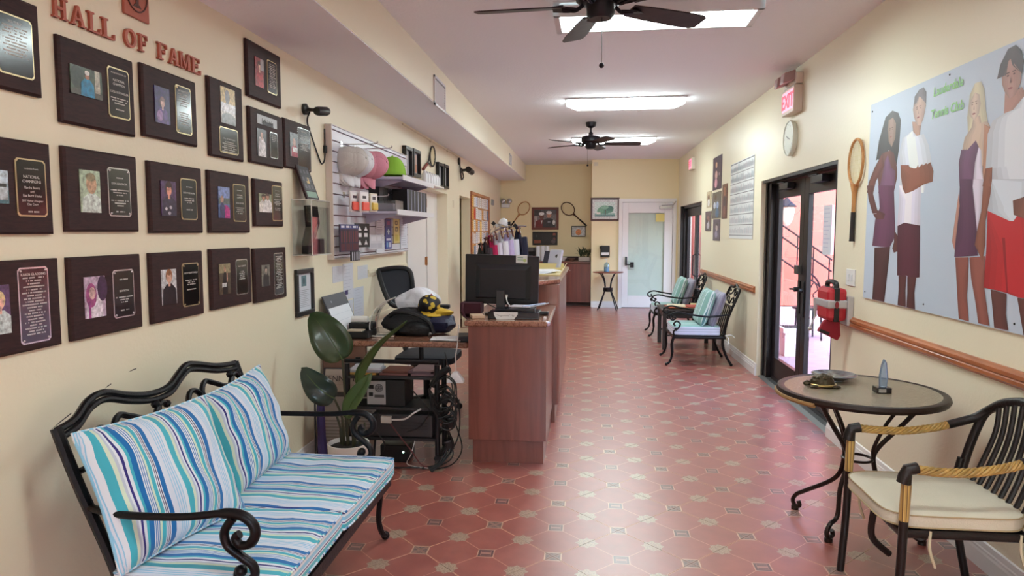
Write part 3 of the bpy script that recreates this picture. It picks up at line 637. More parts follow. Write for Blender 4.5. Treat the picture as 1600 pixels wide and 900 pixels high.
# key: (y0,y1,z0,z1, photo(y0,y1,z0,z1), background, figure, plate(y0,y1,z0,z1), edge, text, screws, label)
PLQ = [
 (1.79, 2.187, 1.997, 2.297, None, None, None, (2.008, 2.15, 2.045, 2.235), GOLD, [(.011, 'BILL TULLY'), (.004, ''), 6, 5, 6, 4, 6, 5, 6, 4, 6, 6], 0, 'dark wood plaque at the left edge, topmost, with one long reflecting black plate'),
 (2.268, 2.668, 1.931, 2.231, (2.311, 2.472, 2.04, 2.142), (70, 84, 66), [('o', .2, .6, .2, .4, (52, 60, 44)), ('r', .85, .55, .08, .45, (190, 186, 170)), ('r', .5, .1, .5, .1, (84, 82, 70)), ('b', .52, .62, .22, 0, (30, 128, 170)), ('r', .43, .18, .05, .2, (30, 120, 165)), ('o', .52, .72, .07, .12, (170, 120, 96)), ('o', .52, .83, .08, .09, (225, 222, 216))], (2.506, 2.631, 1.989, 2.181), GOLD, [(.009, 'IN RECOGNITION OF'), (.012, ''), (.0135, 'NATIONAL'), (.0135, 'CHAMPION'), (.014, ''), (.0125, 'LUCILLE RYWELLER'), (.01, ''), 7, 6, 4, (.012, ''), 3], 0, 'dark wood plaque with a landscape photo of a person in a bright blue shirt'),
 (2.722, 3.12, 1.945, 2.243, (2.794, 2.9, 2.013, 2.166), (52, 36, 96), bust(.5, .62, (120, 84, 90), (206, 170, 168), (90, 60, 130), .9) + [('o', .3, .2, .2, .15, (150, 110, 170))], (2.946, 3.069, 1.989, 2.202), GOLD, [(.012, 'BAY PRESIDENT'), (.003, ''), 6, 3, 4, 6, 3, 4, (.02, ''), 5, 4, 6, 3, 5, 4], 1, 'dark wood plaque with a violet photo and tall black plate, below the last letters'),
 (3.233, 3.562, 1.919, 2.303, (3.333, 3.475, 2.094, 2.274), (206, 204, 200), [('r', .5, .78, .5, .22, (206, 178, 110)), ('o', .45, .75, .17, .2, (120, 112, 112)), ('r', .5, .45, .5, .12, (226, 228, 232)), ('b', .5, .3, .5, 0, (120, 118, 118))], (3.312, 3.495, 1.945, 2.074), GOLD, [(.03, ''), (.011, 'HALL OF FAME MEMBER'), (.004, ''), 4, 7, 5, 7, 5, 7, 4], 0, 'tall dark wood plaque with the photo above a square black plate'),
 (3.63, 4.043, 2.282, 2.587, (3.71, 3.812, 2.354, 2.51), (150, 60, 66), bust(.5, .78, (90, 50, 50), (216, 170, 150), (176, 38, 50), 1.) + [('r', .8, .8, .2, .2, (170, 160, 160))], (3.857, 3.98, 2.345, 2.53), GOLD, [(.009, 'KARI CHAMPION'), 5, 6, 4, 6, 5, 4, 6, 5, 6, 5, 4, 6, 5], 0, 'dark wood plaque highest on the wall, with a photo of a person in red'),
 (3.637, 4.05, 1.927, 2.23, (3.71, 3.822, 1.97, 2.122), (56, 40, 48), bust(.5, .88, (60, 40, 36), (196, 150, 130), (226, 222, 226), .95) + [('r', .3, .4, .1, .3, (214, 210, 216))], (3.868, 3.968, 1.974, 2.124), SILV, [4, 5, 4, 3], 0, 'dark wood plaque with a white name strip across its top and a person in white'),
 (4.073, 4.48, 1.94, 2.238, (4.142, 4.258, 2.015, 2.161), (120, 128, 132), [('b', .55, .5, .4, 0, (170, 60, 84)), ('o', .5, .6, .2, .17, (190, 150, 140)), ('r', .6, .3, .3, .1, (226, 226, 226))], (4.26, 4.454, 1.946, 2.21), SILV, [(.012, 'HALL OF FAME'), (.012, ''), 5, 4, 6, 4, (.01, ''), 5, 4, 6, 3, 5], 0, 'dark wood plaque at the right end of its row, behind the hanging camera cable'),
 (1.806, 2.206, 1.54, 1.845, (1.86, 2.018, 1.637, 1.74), (150, 176, 190), [('r', .5, .2, .5, .2, (96, 140, 150)), ('o', .8, .55, .15, .25, (52, 62, 56)), ('r', .5, .8, .5, .2, (196, 214, 226)), ('r', .85, .3, .12, .2, (180, 190, 196))], (2.049, 2.174, 1.598, 1.786), GOLD, [(.01, ''), (.008, 'Lauderdale Tennis'), (.012, ''), (.0135, 'NATIONAL'), (.0135, 'CHAMPIONS'), (.006, ''), (.0115, 'Marsha Buerst'), (.0115, 'and'), (.0115, 'Lisa Burst Danks'), (.004, ''), (.0105, '2017 Mother / Daughter'), (.0105, 'Clay Court'), (.012, ''), 3], 0, 'dark wood plaque at the left edge, middle row, its photo cut by the picture edge'),
 (2.266, 2.663, 1.548, 1.85, (2.333, 2.436, 1.619, 1.773), (176, 196, 172), [('b', .55, .45, .5, 0, (208, 220, 214)), ('o', .55, .68, .26, .24, (196, 160, 130)), ('o', .52, .84, .25, .1, (150, 140, 110))], (2.48, 2.61, 1.607, 1.795), SILV, [(.015, ''), 3, (.01, ''), (.0115, 'DON BENZINGER'), (.012, ''), 7, 5, 2, (.01, ''), 7, 4, 2, (.012, ''), 3], 1, 'dark wood plaque with a pale green photo of a bald head and shoulders'),
 (2.742, 3.14, 1.542, 1.846, (2.811, 2.92, 1.617, 1.768), (86, 62, 104), bust(.52, .82, (62, 34, 34), (226, 160, 140), (52, 46, 72), 1.2) + [('o', .3, .2, .08, .05, (210, 205, 215)), ('o', .6, .25, .09, .05, (200, 196, 210)), ('o', .5, .08, .1, .05, (190, 186, 200))], (2.959, 3.086, 1.602, 1.79), GOLD, [(.015, ''), 3, (.014, ''), (.0115, 'KATHY DEGAURA'), (.012, ''), 5, 5, 2, (.02, ''), 3], 0, 'dark wood plaque with a photo of a smiling long-haired person in a patterned top'),
 (3.204, 3.608, 1.542, 1.848, (3.279, 3.388, 1.616, 1.772), (92, 120, 170), [('r', .5, .8, .5, .2, (130, 150, 200)), ('r', .5, .55, .5, .1, (96, 110, 110)), ('b', .62, .42, .34, 0, (176, 40, 130)), ('o', .3, .6, .15, .12, (190, 150, 130)), ('b', .3, .5, .22, 0, (62, 66, 110)), ('r', .8, .2, .15, .14, (210, 60, 150))], (3.426, 3.556, 1.6, 1.796), GOLD, [(.01, ''), 3, (.012, ''), (.0115, 'NATIONAL'), (.0115, 'CHAMPION'), (.014, ''), (.0115, 'SUSAN HEWERS'), (.012, ''), 6, 4, 5, 3], 0, 'dark wood plaque with a blue and magenta court photo'),
 (3.668, 4.025, 1.578, 1.842, (3.71, 3.866, 1.658, 1.762), (150, 160, 130), bust(.35, .85, (60, 44, 36), (186, 136, 110), (224, 220, 214), .9) + bust(.65, .9, (86, 60, 50), (196, 150, 126), (234, 232, 232), .9), (3.876, 4.008, 1.61, 1.818), GOLD, [(.008, ''), 3, (.008, ''), (.011, 'NATIONAL'), (.011, 'CHAMPIONS'), (.008, ''), 6, 4, 6, 3, (.01, ''), 5, 4], 0, 'smaller dark wood plaque with a photo of two people in white'),
 (1.817, 2.216, 1.155, 1.457, (1.90, 1.998, 1.228, 1.382), (96, 72, 110), bust(.6, .72, (214, 190, 140), (226, 176, 160), (196, 208, 206), 1.1), (2.033, 2.16, 1.18, 1.432), SILV, [(.012, 'KAREN GLADDING'), 6, 4, 3, 6, 4, 7, 4, 6, 5, 7, 4, 3, 6, 5, 4, 6, 3, 6, 4, 5], 1, 'dark wood plaque at the left edge, lowest row, silver plate full of lines'),
 (2.264, 2.66, 1.156, 1.457, (2.328, 2.436, 1.229, 1.382), (190, 168, 190), [('b', .45, .55, .4, 0, (224, 214, 224)), ('o', .3, .55, .26, .3, (150, 70, 120)), ('o', .35, .6, .16, .15, (206, 170, 165)), ('o', .85, .7, .25, .32, (60, 36, 70)), ('r', .2, .2, .06, .2, (150, 60, 130))], (2.481, 2.606, 1.21, 1.399), SILV, [(.015, ''), 3, (.03, ''), (.0115, 'BAY ROTH'), (.012, ''), 7, 3, 2, (.02, ''), 3], 1, 'dark wood plaque with a washed out pink photo of two faces, lowest row'),
 (2.726, 3.124, 1.156, 1.458, (2.79, 2.897, 1.229, 1.383), (206, 206, 210), bust(.5, .84, (150, 96, 60), (216, 172, 150), (34, 28, 34), 1.15), (2.945, 3.08, 1.204, 1.404), GOLD, [(.02, ''), (.0115, 'KATHY BARTONELLI'), (.02, ''), 6, 3, 4, (.012, ''), 5], 1, 'dark wood plaque with a gold screwed plate and a person in black on white'),
 (3.198, 3.602, 1.161, 1.462, (3.261, 3.37, 1.231, 1.386), (86, 74, 60), [('r', .5, .85, .5, .15, (150, 140, 110)), ('b', .5, .72, .22, 0, (30, 26, 28)), ('o', .5, .82, .09, .1, (196, 150, 130)), ('r', .68, .55, .05, .15, (196, 150, 130)), ('r', .42, .3, .2, .07, (200, 204, 206)), ('r', .45, .12, .16, .12, (34, 30, 34))], (3.43, 3.554, 1.214, 1.402), SILV, [(.012, ''), (.011, 'RALLY GARRETT'), (.016, ''), 2, 4, 3, 3, 4], 0, 'dark wood plaque with a full length photo of a person in a dark dress'),
 (3.643, 4.048, 1.15, 1.454, (3.717, 3.816, 1.236, 1.358), (120, 118, 110), bust(.52, .82, (50, 42, 40), (186, 166, 156), (40, 40, 46), .95), (3.876, 4.0, 1.172, 1.422), SILV, [6, 4, 6, 3, 6, 5, 6, 4, 6, 5, 6, 3, 6, 5, 6, 4, 5, 6, 4, 6], 0, 'dark wood plaque at the right end of the lowest row, with a small grey photo'),
]
rq = random.Random(3)
for (y0, y1, z0, z1, ph, bg, fig, pt, edge, txt, screws, lab) in PLQ:
    r = thing('award_plaque', lab, 'plaque', (XL, (y0 + y1) / 2, z0), 0, 'hall of fame plaques')
    F = LW(y0, z0); w, H = y1 - y0, z1 - z0; c = .008
    ins = [(c, c), (w - c, c), (w - c, H - c), (c, H - c)]; out = [(0, 0), (w, 0), (w, H), (0, H)]
    m = MB(); m.add([F.p(*p, .002) for p in out] + [F.p(*p, .014) for p in out] + [F.p(*p, .021) for p in ins], [(3, 2, 1, 0), (8, 9, 10, 11)] + [(i, (i + 1) % 4, 4 + (i + 1) % 4, 4 + i) for i in range(4)] + [(4 + i, 4 + (i + 1) % 4, 8 + (i + 1) % 4, 8 + i) for i in range(4)])
    obj('board', m, WALNUT, r, smooth=False)
    if ph:
        G = LW(ph[0], ph[2], XL + .021); pw, pH = ph[1] - ph[0], ph[3] - ph[2]
        m = prints(fbox(MB(), G, 0, pw, 0, pH, 0, .003, bg), G, portrait(pw, pH, bg, fig), .0033); obj('photo', m, PHOTO, r, smooth=False)
    G = LW(pt[0], pt[2], XL + .021); pw, pH = pt[1] - pt[0], pt[3] - pt[2]; k = .009
    oc = lambda i: [(i + k, i), (pw - i - k, i), (pw - i, i + k), (pw - i, pH - i - k), (pw - i - k, pH - i), (i + k, pH - i), (i, pH - i - k), (i, i + k)]
    p = obj('name_plate', MB().prism([G.p(*q, .0028) for q in oc(.005)], G.n * .0012), PLATE, r, smooth=False)
    obj('plate_edge', MB().prism([G.p(*q, 0) for q in oc(0)], G.n * .0028), edge, p, smooth=False)
    m = MB(); b = pH - .014
    for t in txt:
        if isinstance(t, int): b -= .0098; wd = pw * (.1 + .1 * t); squiggle(m, G, pw / 2 - wd / 2, pw / 2 + wd / 2, b, max(4, int(wd / .0042)), .0046, .0043, (205, 202, 196), rq)
        else:
            b -= t[0] * 1.12
            if t[1]:
                s = min(t[0], (pw - .016) / max(1, len(t[1])) / .56); text(m, G, t[1], s, pw / 2, b, .0043, c=(226, 223, 216))
        if b < .014: break
    m.f, m.c = m.f, [(x or (226, 223, 216)) for x in m.c]; obj('engraving', m, INK, p, smooth=False)['kind'] = 'stuff'
    if screws:
        for a, bb in ((.012, .012), (pw - .012, .012), (.012, pH - .012), (pw - .012, pH - .012)): obj('screw', MB().lathe([(.0045, 0), (.003, .002), (0, .0025)], G.p(a, bb, .004), 8, 'x'), edge, p)
    if 'name strip' in lab:
        G = LW(3.72, 2.15, XL + .021); m = prints(fbox(MB(), G, 0, .246, 0, .051, 0, .002, (206, 214, 218)), G, [([(0.06, 0), (.2, 0), (.19, .02), (.07, .02)], (30, 30, 36))], .0022)
        text(m, G, 'Judy Louie', .034, .123, .012, .003, c=(20, 20, 24), bold=.0006); obj('name_strip', m, INK, r, smooth=False)

# ---- things between the plaques and the slatwall
r = thing('framed_letter', 'black framed letter with a small photo, on the wall above the plant', 'picture', (XL, 4.34, 1.0))
F = LW(4.2, 1.0); m = MB()
for q in ((0, .28, 0, .03), (0, .28, .275, .305), (0, .03, .03, .275), (.25, .28, .03, .275)): fbox(m, F, *q, .001, .022)
obj('frame', m, mat('black frame', (18, 16, 18), .35), r, smooth=False, bevel=.003)
S = [(rect(.03, .25, .03, .275), (216, 220, 230)), (rect(.10, .18, .19, .26), (92, 124, 136)), (oval(.14, .225, .018, .022), (60, 84, 96))]
for i in range(10): S.append((rect(.06, .22 - (i % 3) * .02, .055 + i * .012, .058 + i * .012), (150, 154, 166)))
obj('letter_sheet', prints(MB(), F, S, .006), INK, r, smooth=False)

r = thing('security_camera', 'black bullet camera on a wall arm above the slatwall edge', 'camera', (XL, 4.42, 2.34), 0, 'wall cameras')
obj('base', MB().lathe([(0, 0), (.036, 0), (.036, .02), (.02, .03), (0, .03)], (XL, 4.42, 2.345), 16, 'x'), BLACK, r)
obj('arm', MB().tube(cr([(XL + .02, 4.42, 2.345), (XL + .06, 4.42, 2.34), (XL + .1, 4.40, 2.335)]), .012, 8), BLACK, r)
obj('barrel', MB().tube([(-1.735, 4.375, 2.325), (-1.73, 4.395, 2.327), (-1.72, 4.5, 2.343), (-1.718, 4.515, 2.345)], [.026, .03, .03, .026], 14), BLACK, r)
obj('cable', MB().tube(cr([(-1.80, 4.425, 2.33), (-1.83, 4.45, 2.27), (-1.83, 4.53, 2.17), (-1.832, 4.637, 2.06), (-1.83, 4.685, 2.018), (-1.83, 4.74, 2.05), (-1.832, 4.757, 2.14), (-1.832, 4.76, 2.27)]), .005, 6).cyl((-1.83, 4.755, 2.10), (-1.83, 4.757, 2.15), .013), BLACK, r)
r = thing('security_camera', 'black bullet camera above the far doorway, near the cork board', 'camera', (XL, 9.95, 2.45), 0, 'wall cameras')
obj('base', MB().lathe([(0, 0), (.05, 0), (.05, .025), (0, .03)], (XL, 9.96, 2.56), 14, 'x').lathe([(0, 0), (.04, 0), (.04, .03), (0, .03)], (XL, 10.1, 2.44), 14, 'x'), BLACK, r)
obj('arm', MB().tube([(XL + .02, 10.1, 2.44), (-1.70, 10.1, 2.45)], .02, 8), BLACK, r)
obj('barrel', MB().tube([(-1.71, 10.05, 2.45), (-1.70, 10.3, 2.43)], .045, 12), BLACK, r)
obj('cable', MB().tube(cr([(-1.82, 9.96, 2.53), (-1.80, 9.93, 2.4), (-1.8, 10.0, 2.3), (-1.8, 10.15, 2.35), (-1.81, 10.12, 2.43)]), .01, 6), BLACK, r)

ACR = glass('clear acrylic', (236, 238, 240), .05)
r = thing('display_case', 'clear acrylic wall case left of the slatwall, open at the top', 'display case', (XL, 4.35, 1.4))
m = MB(); x0, x1, y0, y1, z0, z1, t = XL + .002, -1.71, 4.19, 4.51, 1.398, 1.748, .005
m.box(x0, x1, y0, y0 + t, z0, z1).box(x0, x1, y1 - t, y1, z0, z1).box(x1 - t, x1, y0 + t, y1 - t, z0, z1).box(x0, x1 - t, y0 + t, y1 - t, z0, z0 + t)
obj('panes', m, ACR, r, smooth=False)
obj('edges', MB().tube([(x1, y0, z0), (x1, y0, z1)], .003, 6).tube([(x0, y0, z1), (x1, y0, z1), (x1, y1, z1), (x0, y1, z1)], .003, 6).tube([(x0, y0, z0), (x1, y0, z0), (x1, y1, z0)], .003, 6), mat('bright acrylic edge', (214, 214, 210), .2), r)
r = thing('glass_trophy', 'black faceted trophy with a green facet inside the acrylic case', 'trophy', (-1.775, 4.32, 1.405))
pts = [(4.23, 1.405), (4.33, 1.405), (4.35, 1.5), (4.43, 1.60), (4.40, 1.715), (4.28, 1.715), (4.30, 1.58), (4.24, 1.48)]
obj('body', MB().prism([(-1.80, y, z) for y, z in pts], (.05, 0, 0)), mat('black glass', (20, 18, 20), .1), r, smooth=False, bevel=.006)
obj('facet', MB().prism([(-1.749, 4.31, 1.5), (-1.749, 4.365, 1.54), (-1.749, 4.38, 1.60), (-1.749, 4.33, 1.56)], (.004, 0, 0)), mat('green glass', (60, 120, 96), .12), r, smooth=False)
obj('foot', MB().box(-1.81, -1.735, 4.38, 4.46, 1.405, 1.50), mat('plum block', (70, 36, 44), .3), r, smooth=False, bevel=.004)
r = thing('leaning_plaque', 'small dark plaque leaning on the wall on top of the acrylic case', 'plaque', (-1.76, 4.35, 1.75))
F = Frame((-1.752, 4.24, 1.7525), (0, 1, 0), (-.30, -.12, 1)); F.n = F.u.cross(F.v)
obj('board', fbox(MB(), F, 0, .2, 0, .235, -.016, 0), WALNUT, r, smooth=False, bevel=.003)
S = [(rect(.02, .18, .015, .055), (120, 150, 130)), (rect(.02, .18, .06, .225), (30, 26, 32)), (rect(.085, .13, .11, .15), (200, 170, 110))] + [(rect(.03 + (i % 3) * .05, .06 + (i % 3) * .05, .075 + (i // 3) * .05, .10 + (i // 3) * .05), (80, 74, 84)) for i in range(9)]
obj('plate', prints(MB(), F, S), INK, r, smooth=False)
# ================================================================ SLATWALL AND ITS GOODS
SLW = mat('white slat laminate', (216, 216, 226), .3); GRV = mat('slat groove', (120, 74, 84), .5)
r = thing('slatwall', 'white slatwall panel on the left wall hung with caps, grips and shelves', 'display panel', (XL, 5.8, 1.352))
XS = -1.79
obj('backing', MB().box(XL + .002, XS - .018, 4.785, 6.85, 1.355, 2.298), GRV, r, smooth=False)
g = [1.352, 1.375, 1.436, 1.513, 1.589, 1.664, 1.740, 1.816, 1.893, 1.969, 2.045, 2.119, 2.194, 2.27, 2.302]
for a, b in zip(g, g[1:]): obj('slat', MB().box(XS - .018, XS, 4.785, 6.85, a + .004, b - .004), SLW, r, smooth=False, bevel=.002)
obj('side_trim', MB().box(XL + .002, XS + .001, 4.775, 4.785, 1.352, 2.302).box(XL + .002, XS + .001, 6.85, 6.86, 1.352, 2.302).box(XL + .002, XS + .002, 4.775, 6.86, 2.30, 2.306).box(XL + .002, XS + .002, 4.775, 6.86, 1.346, 1.352), mat('white edge trim', (222, 212, 206), .4), r, smooth=False)

LIL = mat('pale lilac shelf', (196, 192, 214), .35)
def shelf(y0, y1, z, label):
    r = thing('wall_shelf', label, 'shelf', (XS, (y0 + y1) / 2, z))
    obj('board', MB().box(XS, -1.5, y0, y1, z - .022, z), LIL, r, smooth=False, bevel=.003)
    obj('lip', MB().box(-1.502, -1.494, y0, y1, z - .028, z + .014), mat('white shelf lip', (226, 226, 232), .4), r, smooth=False)
    for y in (y0 + .1, y1 - .1): obj('bracket', MB().prism([(XS, y, z - .022), (-1.54, y, z - .022), (-1.54, y, z - .035), (XS, y, z - .10)], (0, .006, 0)), LIL, r, smooth=False)
shelf(5.60, 6.75, 2.0, 'upper pale shelf of the slatwall, carrying the green cap')
shelf(5.42, 6.75, 1.712, 'lower pale shelf of the slatwall, carrying dark cartons')
def hook(y, z, ln, label):
    r = thing('display_hook', label, 'hook', (XS, y, z), 0, 'slatwall hooks')
    obj('plate', MB().box(XS, XS + .004, y - .02, y + .02, z - .02, z + .02), CHROME, r, smooth=False)
    obj('rod', MB().tube(cr([(XS, y, z), (XS + ln * .5, y, z), (XS + ln, y, z + .003), (XS + ln + .012, y, z + .02)]), .004, 6), CHROME, r)
hook(4.97, 2.185, .26, 'chrome hook holding the pale caps'); hook(5.28, 2.19, .28, 'chrome hook holding the pink caps')
hook(5.0, 1.82, .12, 'chrome hook holding the orange packs'); hook(5.22, 1.825, .12, 'chrome hook holding the yellow packs'); hook(5.45, 1.83, .2, 'empty chrome hook right of the yellow packs')

def cap(c, rgb, brimrgb, label, cat='cap', s=1., cv=.05):
    """local: crown opening towards -z, brim towards +x"""
    r = thing('baseball_cap', label, cat, (0, 0, 0), 0, 'caps on the slatwall')
    ma = mat('cap cloth %d %d %d' % rgb, rgb, .85, bump=(120, .15)); mb_ = mat('cap cloth %d %d %d' % brimrgb, brimrgb, .85)
    rows = []
    for i in range(9):
        t = PI / 2 * i / 8; rr = math.cos(t) ** .75 if i < 8 else 0.001
        rows.append([(.098 * rr * math.cos(a) * s, .082 * rr * math.sin(a) * s, .125 * math.sin(t) * s) for a in [2 * PI * k / 20 for k in range(20)]])
    cr_ = obj('crown', MB().sheet(rows, close=True), ma, r, world=False, solid=.002)
    b = MB(); rows = []
    for i in range(6):
        f = i / 5; rows.append([((.085 + f * .085 * math.cos(a * .9) ** .5 if abs(a) < 1.5 else .085) * math.cos(a) * s + 0, .085 * math.sin(a) * (1 + .02 * f) * s, (-.002 - cv * (math.sin(a) ** 2) * (.5 + f) - .006 * f) * s) for a in [-1.25 + 2.5 * k / 12 for k in range(13)]])
    obj('brim', b.sheet(rows), mb_, r, world=False, solid=.003)
    obj('button', MB().ball((0, 0, .127 * s), .008 * s, 8), ma, r, world=False)
    sm = MB()
    for k in range(3):
        a = PI * k / 3; sm.tube([(.099 * (math.cos(t) ** .75 if abs(t) < 1.55 else 0) * math.cos(a) * s * (1 if t > -9 else 1), .083 * math.cos(t) ** .75 * math.sin(a) * s, .1265 * math.sin(t) * s) for t in [.05 + 1.45 * q / 8 for q in range(9)]], .0012, 4)
        a += PI; sm.tube([(.099 * math.cos(t) ** .75 * math.cos(a) * s, .083 * math.cos(t) ** .75 * math.sin(a) * s, .1265 * math.sin(t) * s) for t in [.05 + 1.45 * q / 8 for q in range(9)]], .0012, 4)
    obj('seam', sm, ma, r, world=False)
    return r
GR, WH, PK, PK2 = (206, 203, 200), (226, 228, 234), (222, 150, 168), (196, 110, 132)
caps = [
 (-1.775, 4.97, GR, GR, 'pale grey cap at the back of the left hook, close to the wall'), (-1.752, 4.98, GR, GR, 'pale grey cap hanging second on the left hook'),
 (-1.728, 4.99, GR, WH, 'pale grey cap with a white brim, front of the left hook'), (-1.715, 5.09, WH, WH, 'white cap nested in front of the grey caps'),
 (-1.745, 5.27, PK2, PK2, 'darker pink cap at the back of the right hook'), (-1.71, 5.28, PK, PK, 'pink cap in the middle of the right hook'), (-1.665, 5.30, PK, PK, 'pink cap at the front of the right hook, largest in view')]
for x, y, c1, c2, lab in caps:
    r = cap(0, c1, c2, lab, s=1.1)
    basis(r, (x, y, 2.06), (.16, -.10, -1), (.28, .96, 0))      # brim hangs down, crown points into the room
GREEN = (150, 205, 70)
r = cap(0, GREEN, GREEN, 'lime green cap lying on the upper shelf', s=1.25, cv=.006); r.location = (-1.64, 5.80, 2.024); r.rotation_euler = (0, 0, math.radians(60)); r['group'] = 'goods on the upper shelf'

def pack(F, w, h, dep, shapes, label, base, grp, cat='pack'):
    m = prints(fbox(MB(), F, 0, w, 0, h, 0, dep, base), F, shapes, dep + .0006)
    r = thing('blister_pack', label, cat, F.p(w / 2, 0, dep / 2), 0, grp)
    obj('card', m, INK, r, smooth=False); return r
def hang(y, z, w, h, x, base, shapes, lab, grp, bulge=None):
    F = Frame((x, y, z), (.25, 1, 0), (0, 0, 1)); r = pack(F, w, h, .012, shapes, lab, base, grp)
    if bulge: obj('bubble', fbox(MB(), F, w * .12, w * .88, h * .08, h * .5, .0135, .03), mat('bubble %d %d %d' % bulge, bulge, .3), r, smooth=False, bevel=.006)
for i in range(2): hang(4.86 + i * .07, 1.69, .115, .15, -1.70 + i * .05, (222, 216, 220), [(rect(.01, .105, .085, .14), (236, 234, 236)), (rect(.03, .08, .1, .12), (60, 50, 60))], 'orange blister pack with a white card on the left hook, %s' % ('behind' if i == 0 else 'in front'), 'blister packs', (232, 92, 78))
for i in range(2): hang(5.1 + i * .07, 1.70, .10, .14, -1.70 + i * .05, (226, 216, 200), [(rect(.01, .09, .08, .13), (230, 228, 226)), (rect(.03, .075, .09, .115), (70, 60, 66))], 'yellow blister pack on the hook right of the orange ones, %s' % ('behind' if i == 0 else 'in front'), 'blister packs', (222, 190, 90))
for i in range(5):
    hang(4.79 + i * .072, 1.40, .066, .20, -1.755 + .012 * (i % 2), (52, 36, 62), [(rect(.0, .066, .165, .2), (56, 64, 120)), (rect(.012, .054, .175, .19), (210, 210, 222)), (rect(.008, .058, .07, .15), (96, 44, 54)), (rect(.026, .04, .02, .16), (40, 26, 34)), (rect(.008, .058, .01, .06), (80, 30, 44))], 'purple grip pack on the lowest row of the slatwall, %s from the left' % ('first second third fourth fifth'.split()[i]), 'grip packs')
for i in range(2):
    hang(5.14 + i * .12, 1.425, .11, .185, -1.76 + .01 * i, (20, 18, 24), [(rect(.03, .08, .08, .11), (226, 226, 230)), ([(.03, .13), (.08, .13), (.055, .165)], (226, 226, 230)), ([(.03, .02), (.08, .02), (.055, .06)], (214, 214, 220))], 'black pack with white square and triangles, %s of two' % ('left' if i == 0 else 'right'), 'black packs')
for i, y in enumerate((4.95, 5.0, 5.06)):
    hang(y, 1.33, .05, .07, -1.73, (34, 30, 36), [(rect(.005, .02, .005, .065), (190, 188, 196)), (rect(.03, .045, .005, .065), (150, 148, 160))], 'small striped tag hanging below the purple packs, %s' % ('left', 'middle', 'right')[i], 'striped tags', )
for i in range(2): hang(5.5 + i * .14, 1.40, .12, .12, -1.765, (206, 206, 214), [(rect(.01, .11, .01, .05), (186, 188, 200)), (rect(.02, .1, .07, .105), (222, 222, 230))], 'pale clear pack on the lowest row, %s of two' % ('left' if i == 0 else 'right'), 'pale packs')
# leaflets and sheets held on the slatwall
def sheet(name, F, w, h, base, shapes, label, cat='paper', grp=None, t=.002):
    m = prints(fbox(MB(), F, 0, w, 0, h, .0006, t, base), F, shapes, t + .0004)
    return single(name, m, INK, label, cat, grp, smooth=False)
def lines(w, h, n, c=(150, 154, 176), mg=.1, seed=0):
    q = random.Random(seed); return [(rect(w * mg, w * (1 - mg - .35 * q.random()), h * (.93 - .86 * i / n) - h * .012, h * (.93 - .86 * i / n)), c) for i in range(n)]
FX = XS + .004
sheet('price_sheet', LW(5.77, 1.362, FX), .24, .326, (226, 228, 238), lines(.24, .326, 14, seed=1), 'white printed sheet at the left of the blue leaflet')
sheet('leaflet', LW(6.045, 1.39, FX), .2, .27, (46, 62, 150), [(rect(0, .2, .2, .27), (66, 50, 130)), (rect(.05, .15, .215, .25), (150, 60, 120)), ([(.08, .13), (.12, .13), (.12, .15), (.15, .15), (.1, .185), (.05, .15), (.08, .15)], (206, 226, 240)), (rect(.03, .17, .075, .095), (214, 218, 236)), (rect(.03, .08, .015, .06), (120, 170, 210)), (rect(.11, .17, .015, .06), (200, 206, 226))], 'tall blue leaflet with a white arrow on the slatwall', 'leaflet')
sheet('leaflet', LW(6.31, 1.438, FX), .215, .23, (226, 208, 130), [(oval(.1, .19, .05, .022), (66, 60, 46)), (oval(.1, .19, .03, .012), (226, 208, 130)), (rect(.06, .15, .11, .15), (72, 66, 52)), (rect(.085, .125, .12, .14), (226, 208, 130)), (rect(.05, .17, .02, .08), (206, 190, 80))], 'tall yellow leaflet with dark symbols on the slatwall', 'leaflet')
sheet('price_sheet', LW(6.555, 1.378, FX), .255, .29, (222, 228, 240), lines(.255, .29, 12, seed=2), 'white printed sheet at the right end of the slatwall')
# on the lower shelf
r = thing('plastic_tub', 'clear plastic tub with a folded sheet on the lower shelf', 'tub', (-1.62, 5.60, 1.714)); m = MB(); a = (-1.70, -1.53, 5.48, 5.72)
FRO = mat('frosted plastic', (222, 222, 226), .3); m.box(a[0], a[1], a[2], a[2] + .004, 1.714, 1.80).box(a[0], a[1], a[3] - .004, a[3], 1.714, 1.80).box(a[0], a[0] + .004, a[2], a[3], 1.714, 1.8).box(a[1] - .004, a[1], a[2], a[3], 1.714, 1.8).box(*a, 1.714, 1.718)
obj('walls', m, glass('cloudy plastic', (224, 224, 228), .12, .3), r, smooth=False); obj('folded_sheet', MB().box(-1.68, -1.55, 5.5, 5.70, 1.72, 1.775), FRO, r, smooth=False, bevel=.005)
for i in range(9):
    y = 5.60 + i * .125; x1 = -1.56 if i > 2 else -1.70; F = LW(y, 1.7135, x1)
    w = .118; m = fbox(MB(), F, 0, w, 0, .205, -.14, 0, (18, 16, 20))
    prints(m, F, [(rect(0, .022, .0, .205), (170, 178, 200)), (rect(.03, .05, .02, .19), (60, 60, 80))] if i > 2 else [(rect(.04, .07, .02, .04), (150, 120, 70))], .001)
    prints(m, Frame((x1 - .14, y, 1.7135), (1, 0, 0), (0, 0, 1)), [(rect(.05, .09, .03, .08), (190, 150, 70))], .001)
    single('shoe_carton', m, INK, 'black carton upright on the lower shelf, %s from the left' % ('first second third fourth fifth sixth seventh eighth ninth'.split()[i]), 'carton', 'black cartons on the lower shelf', smooth=False)

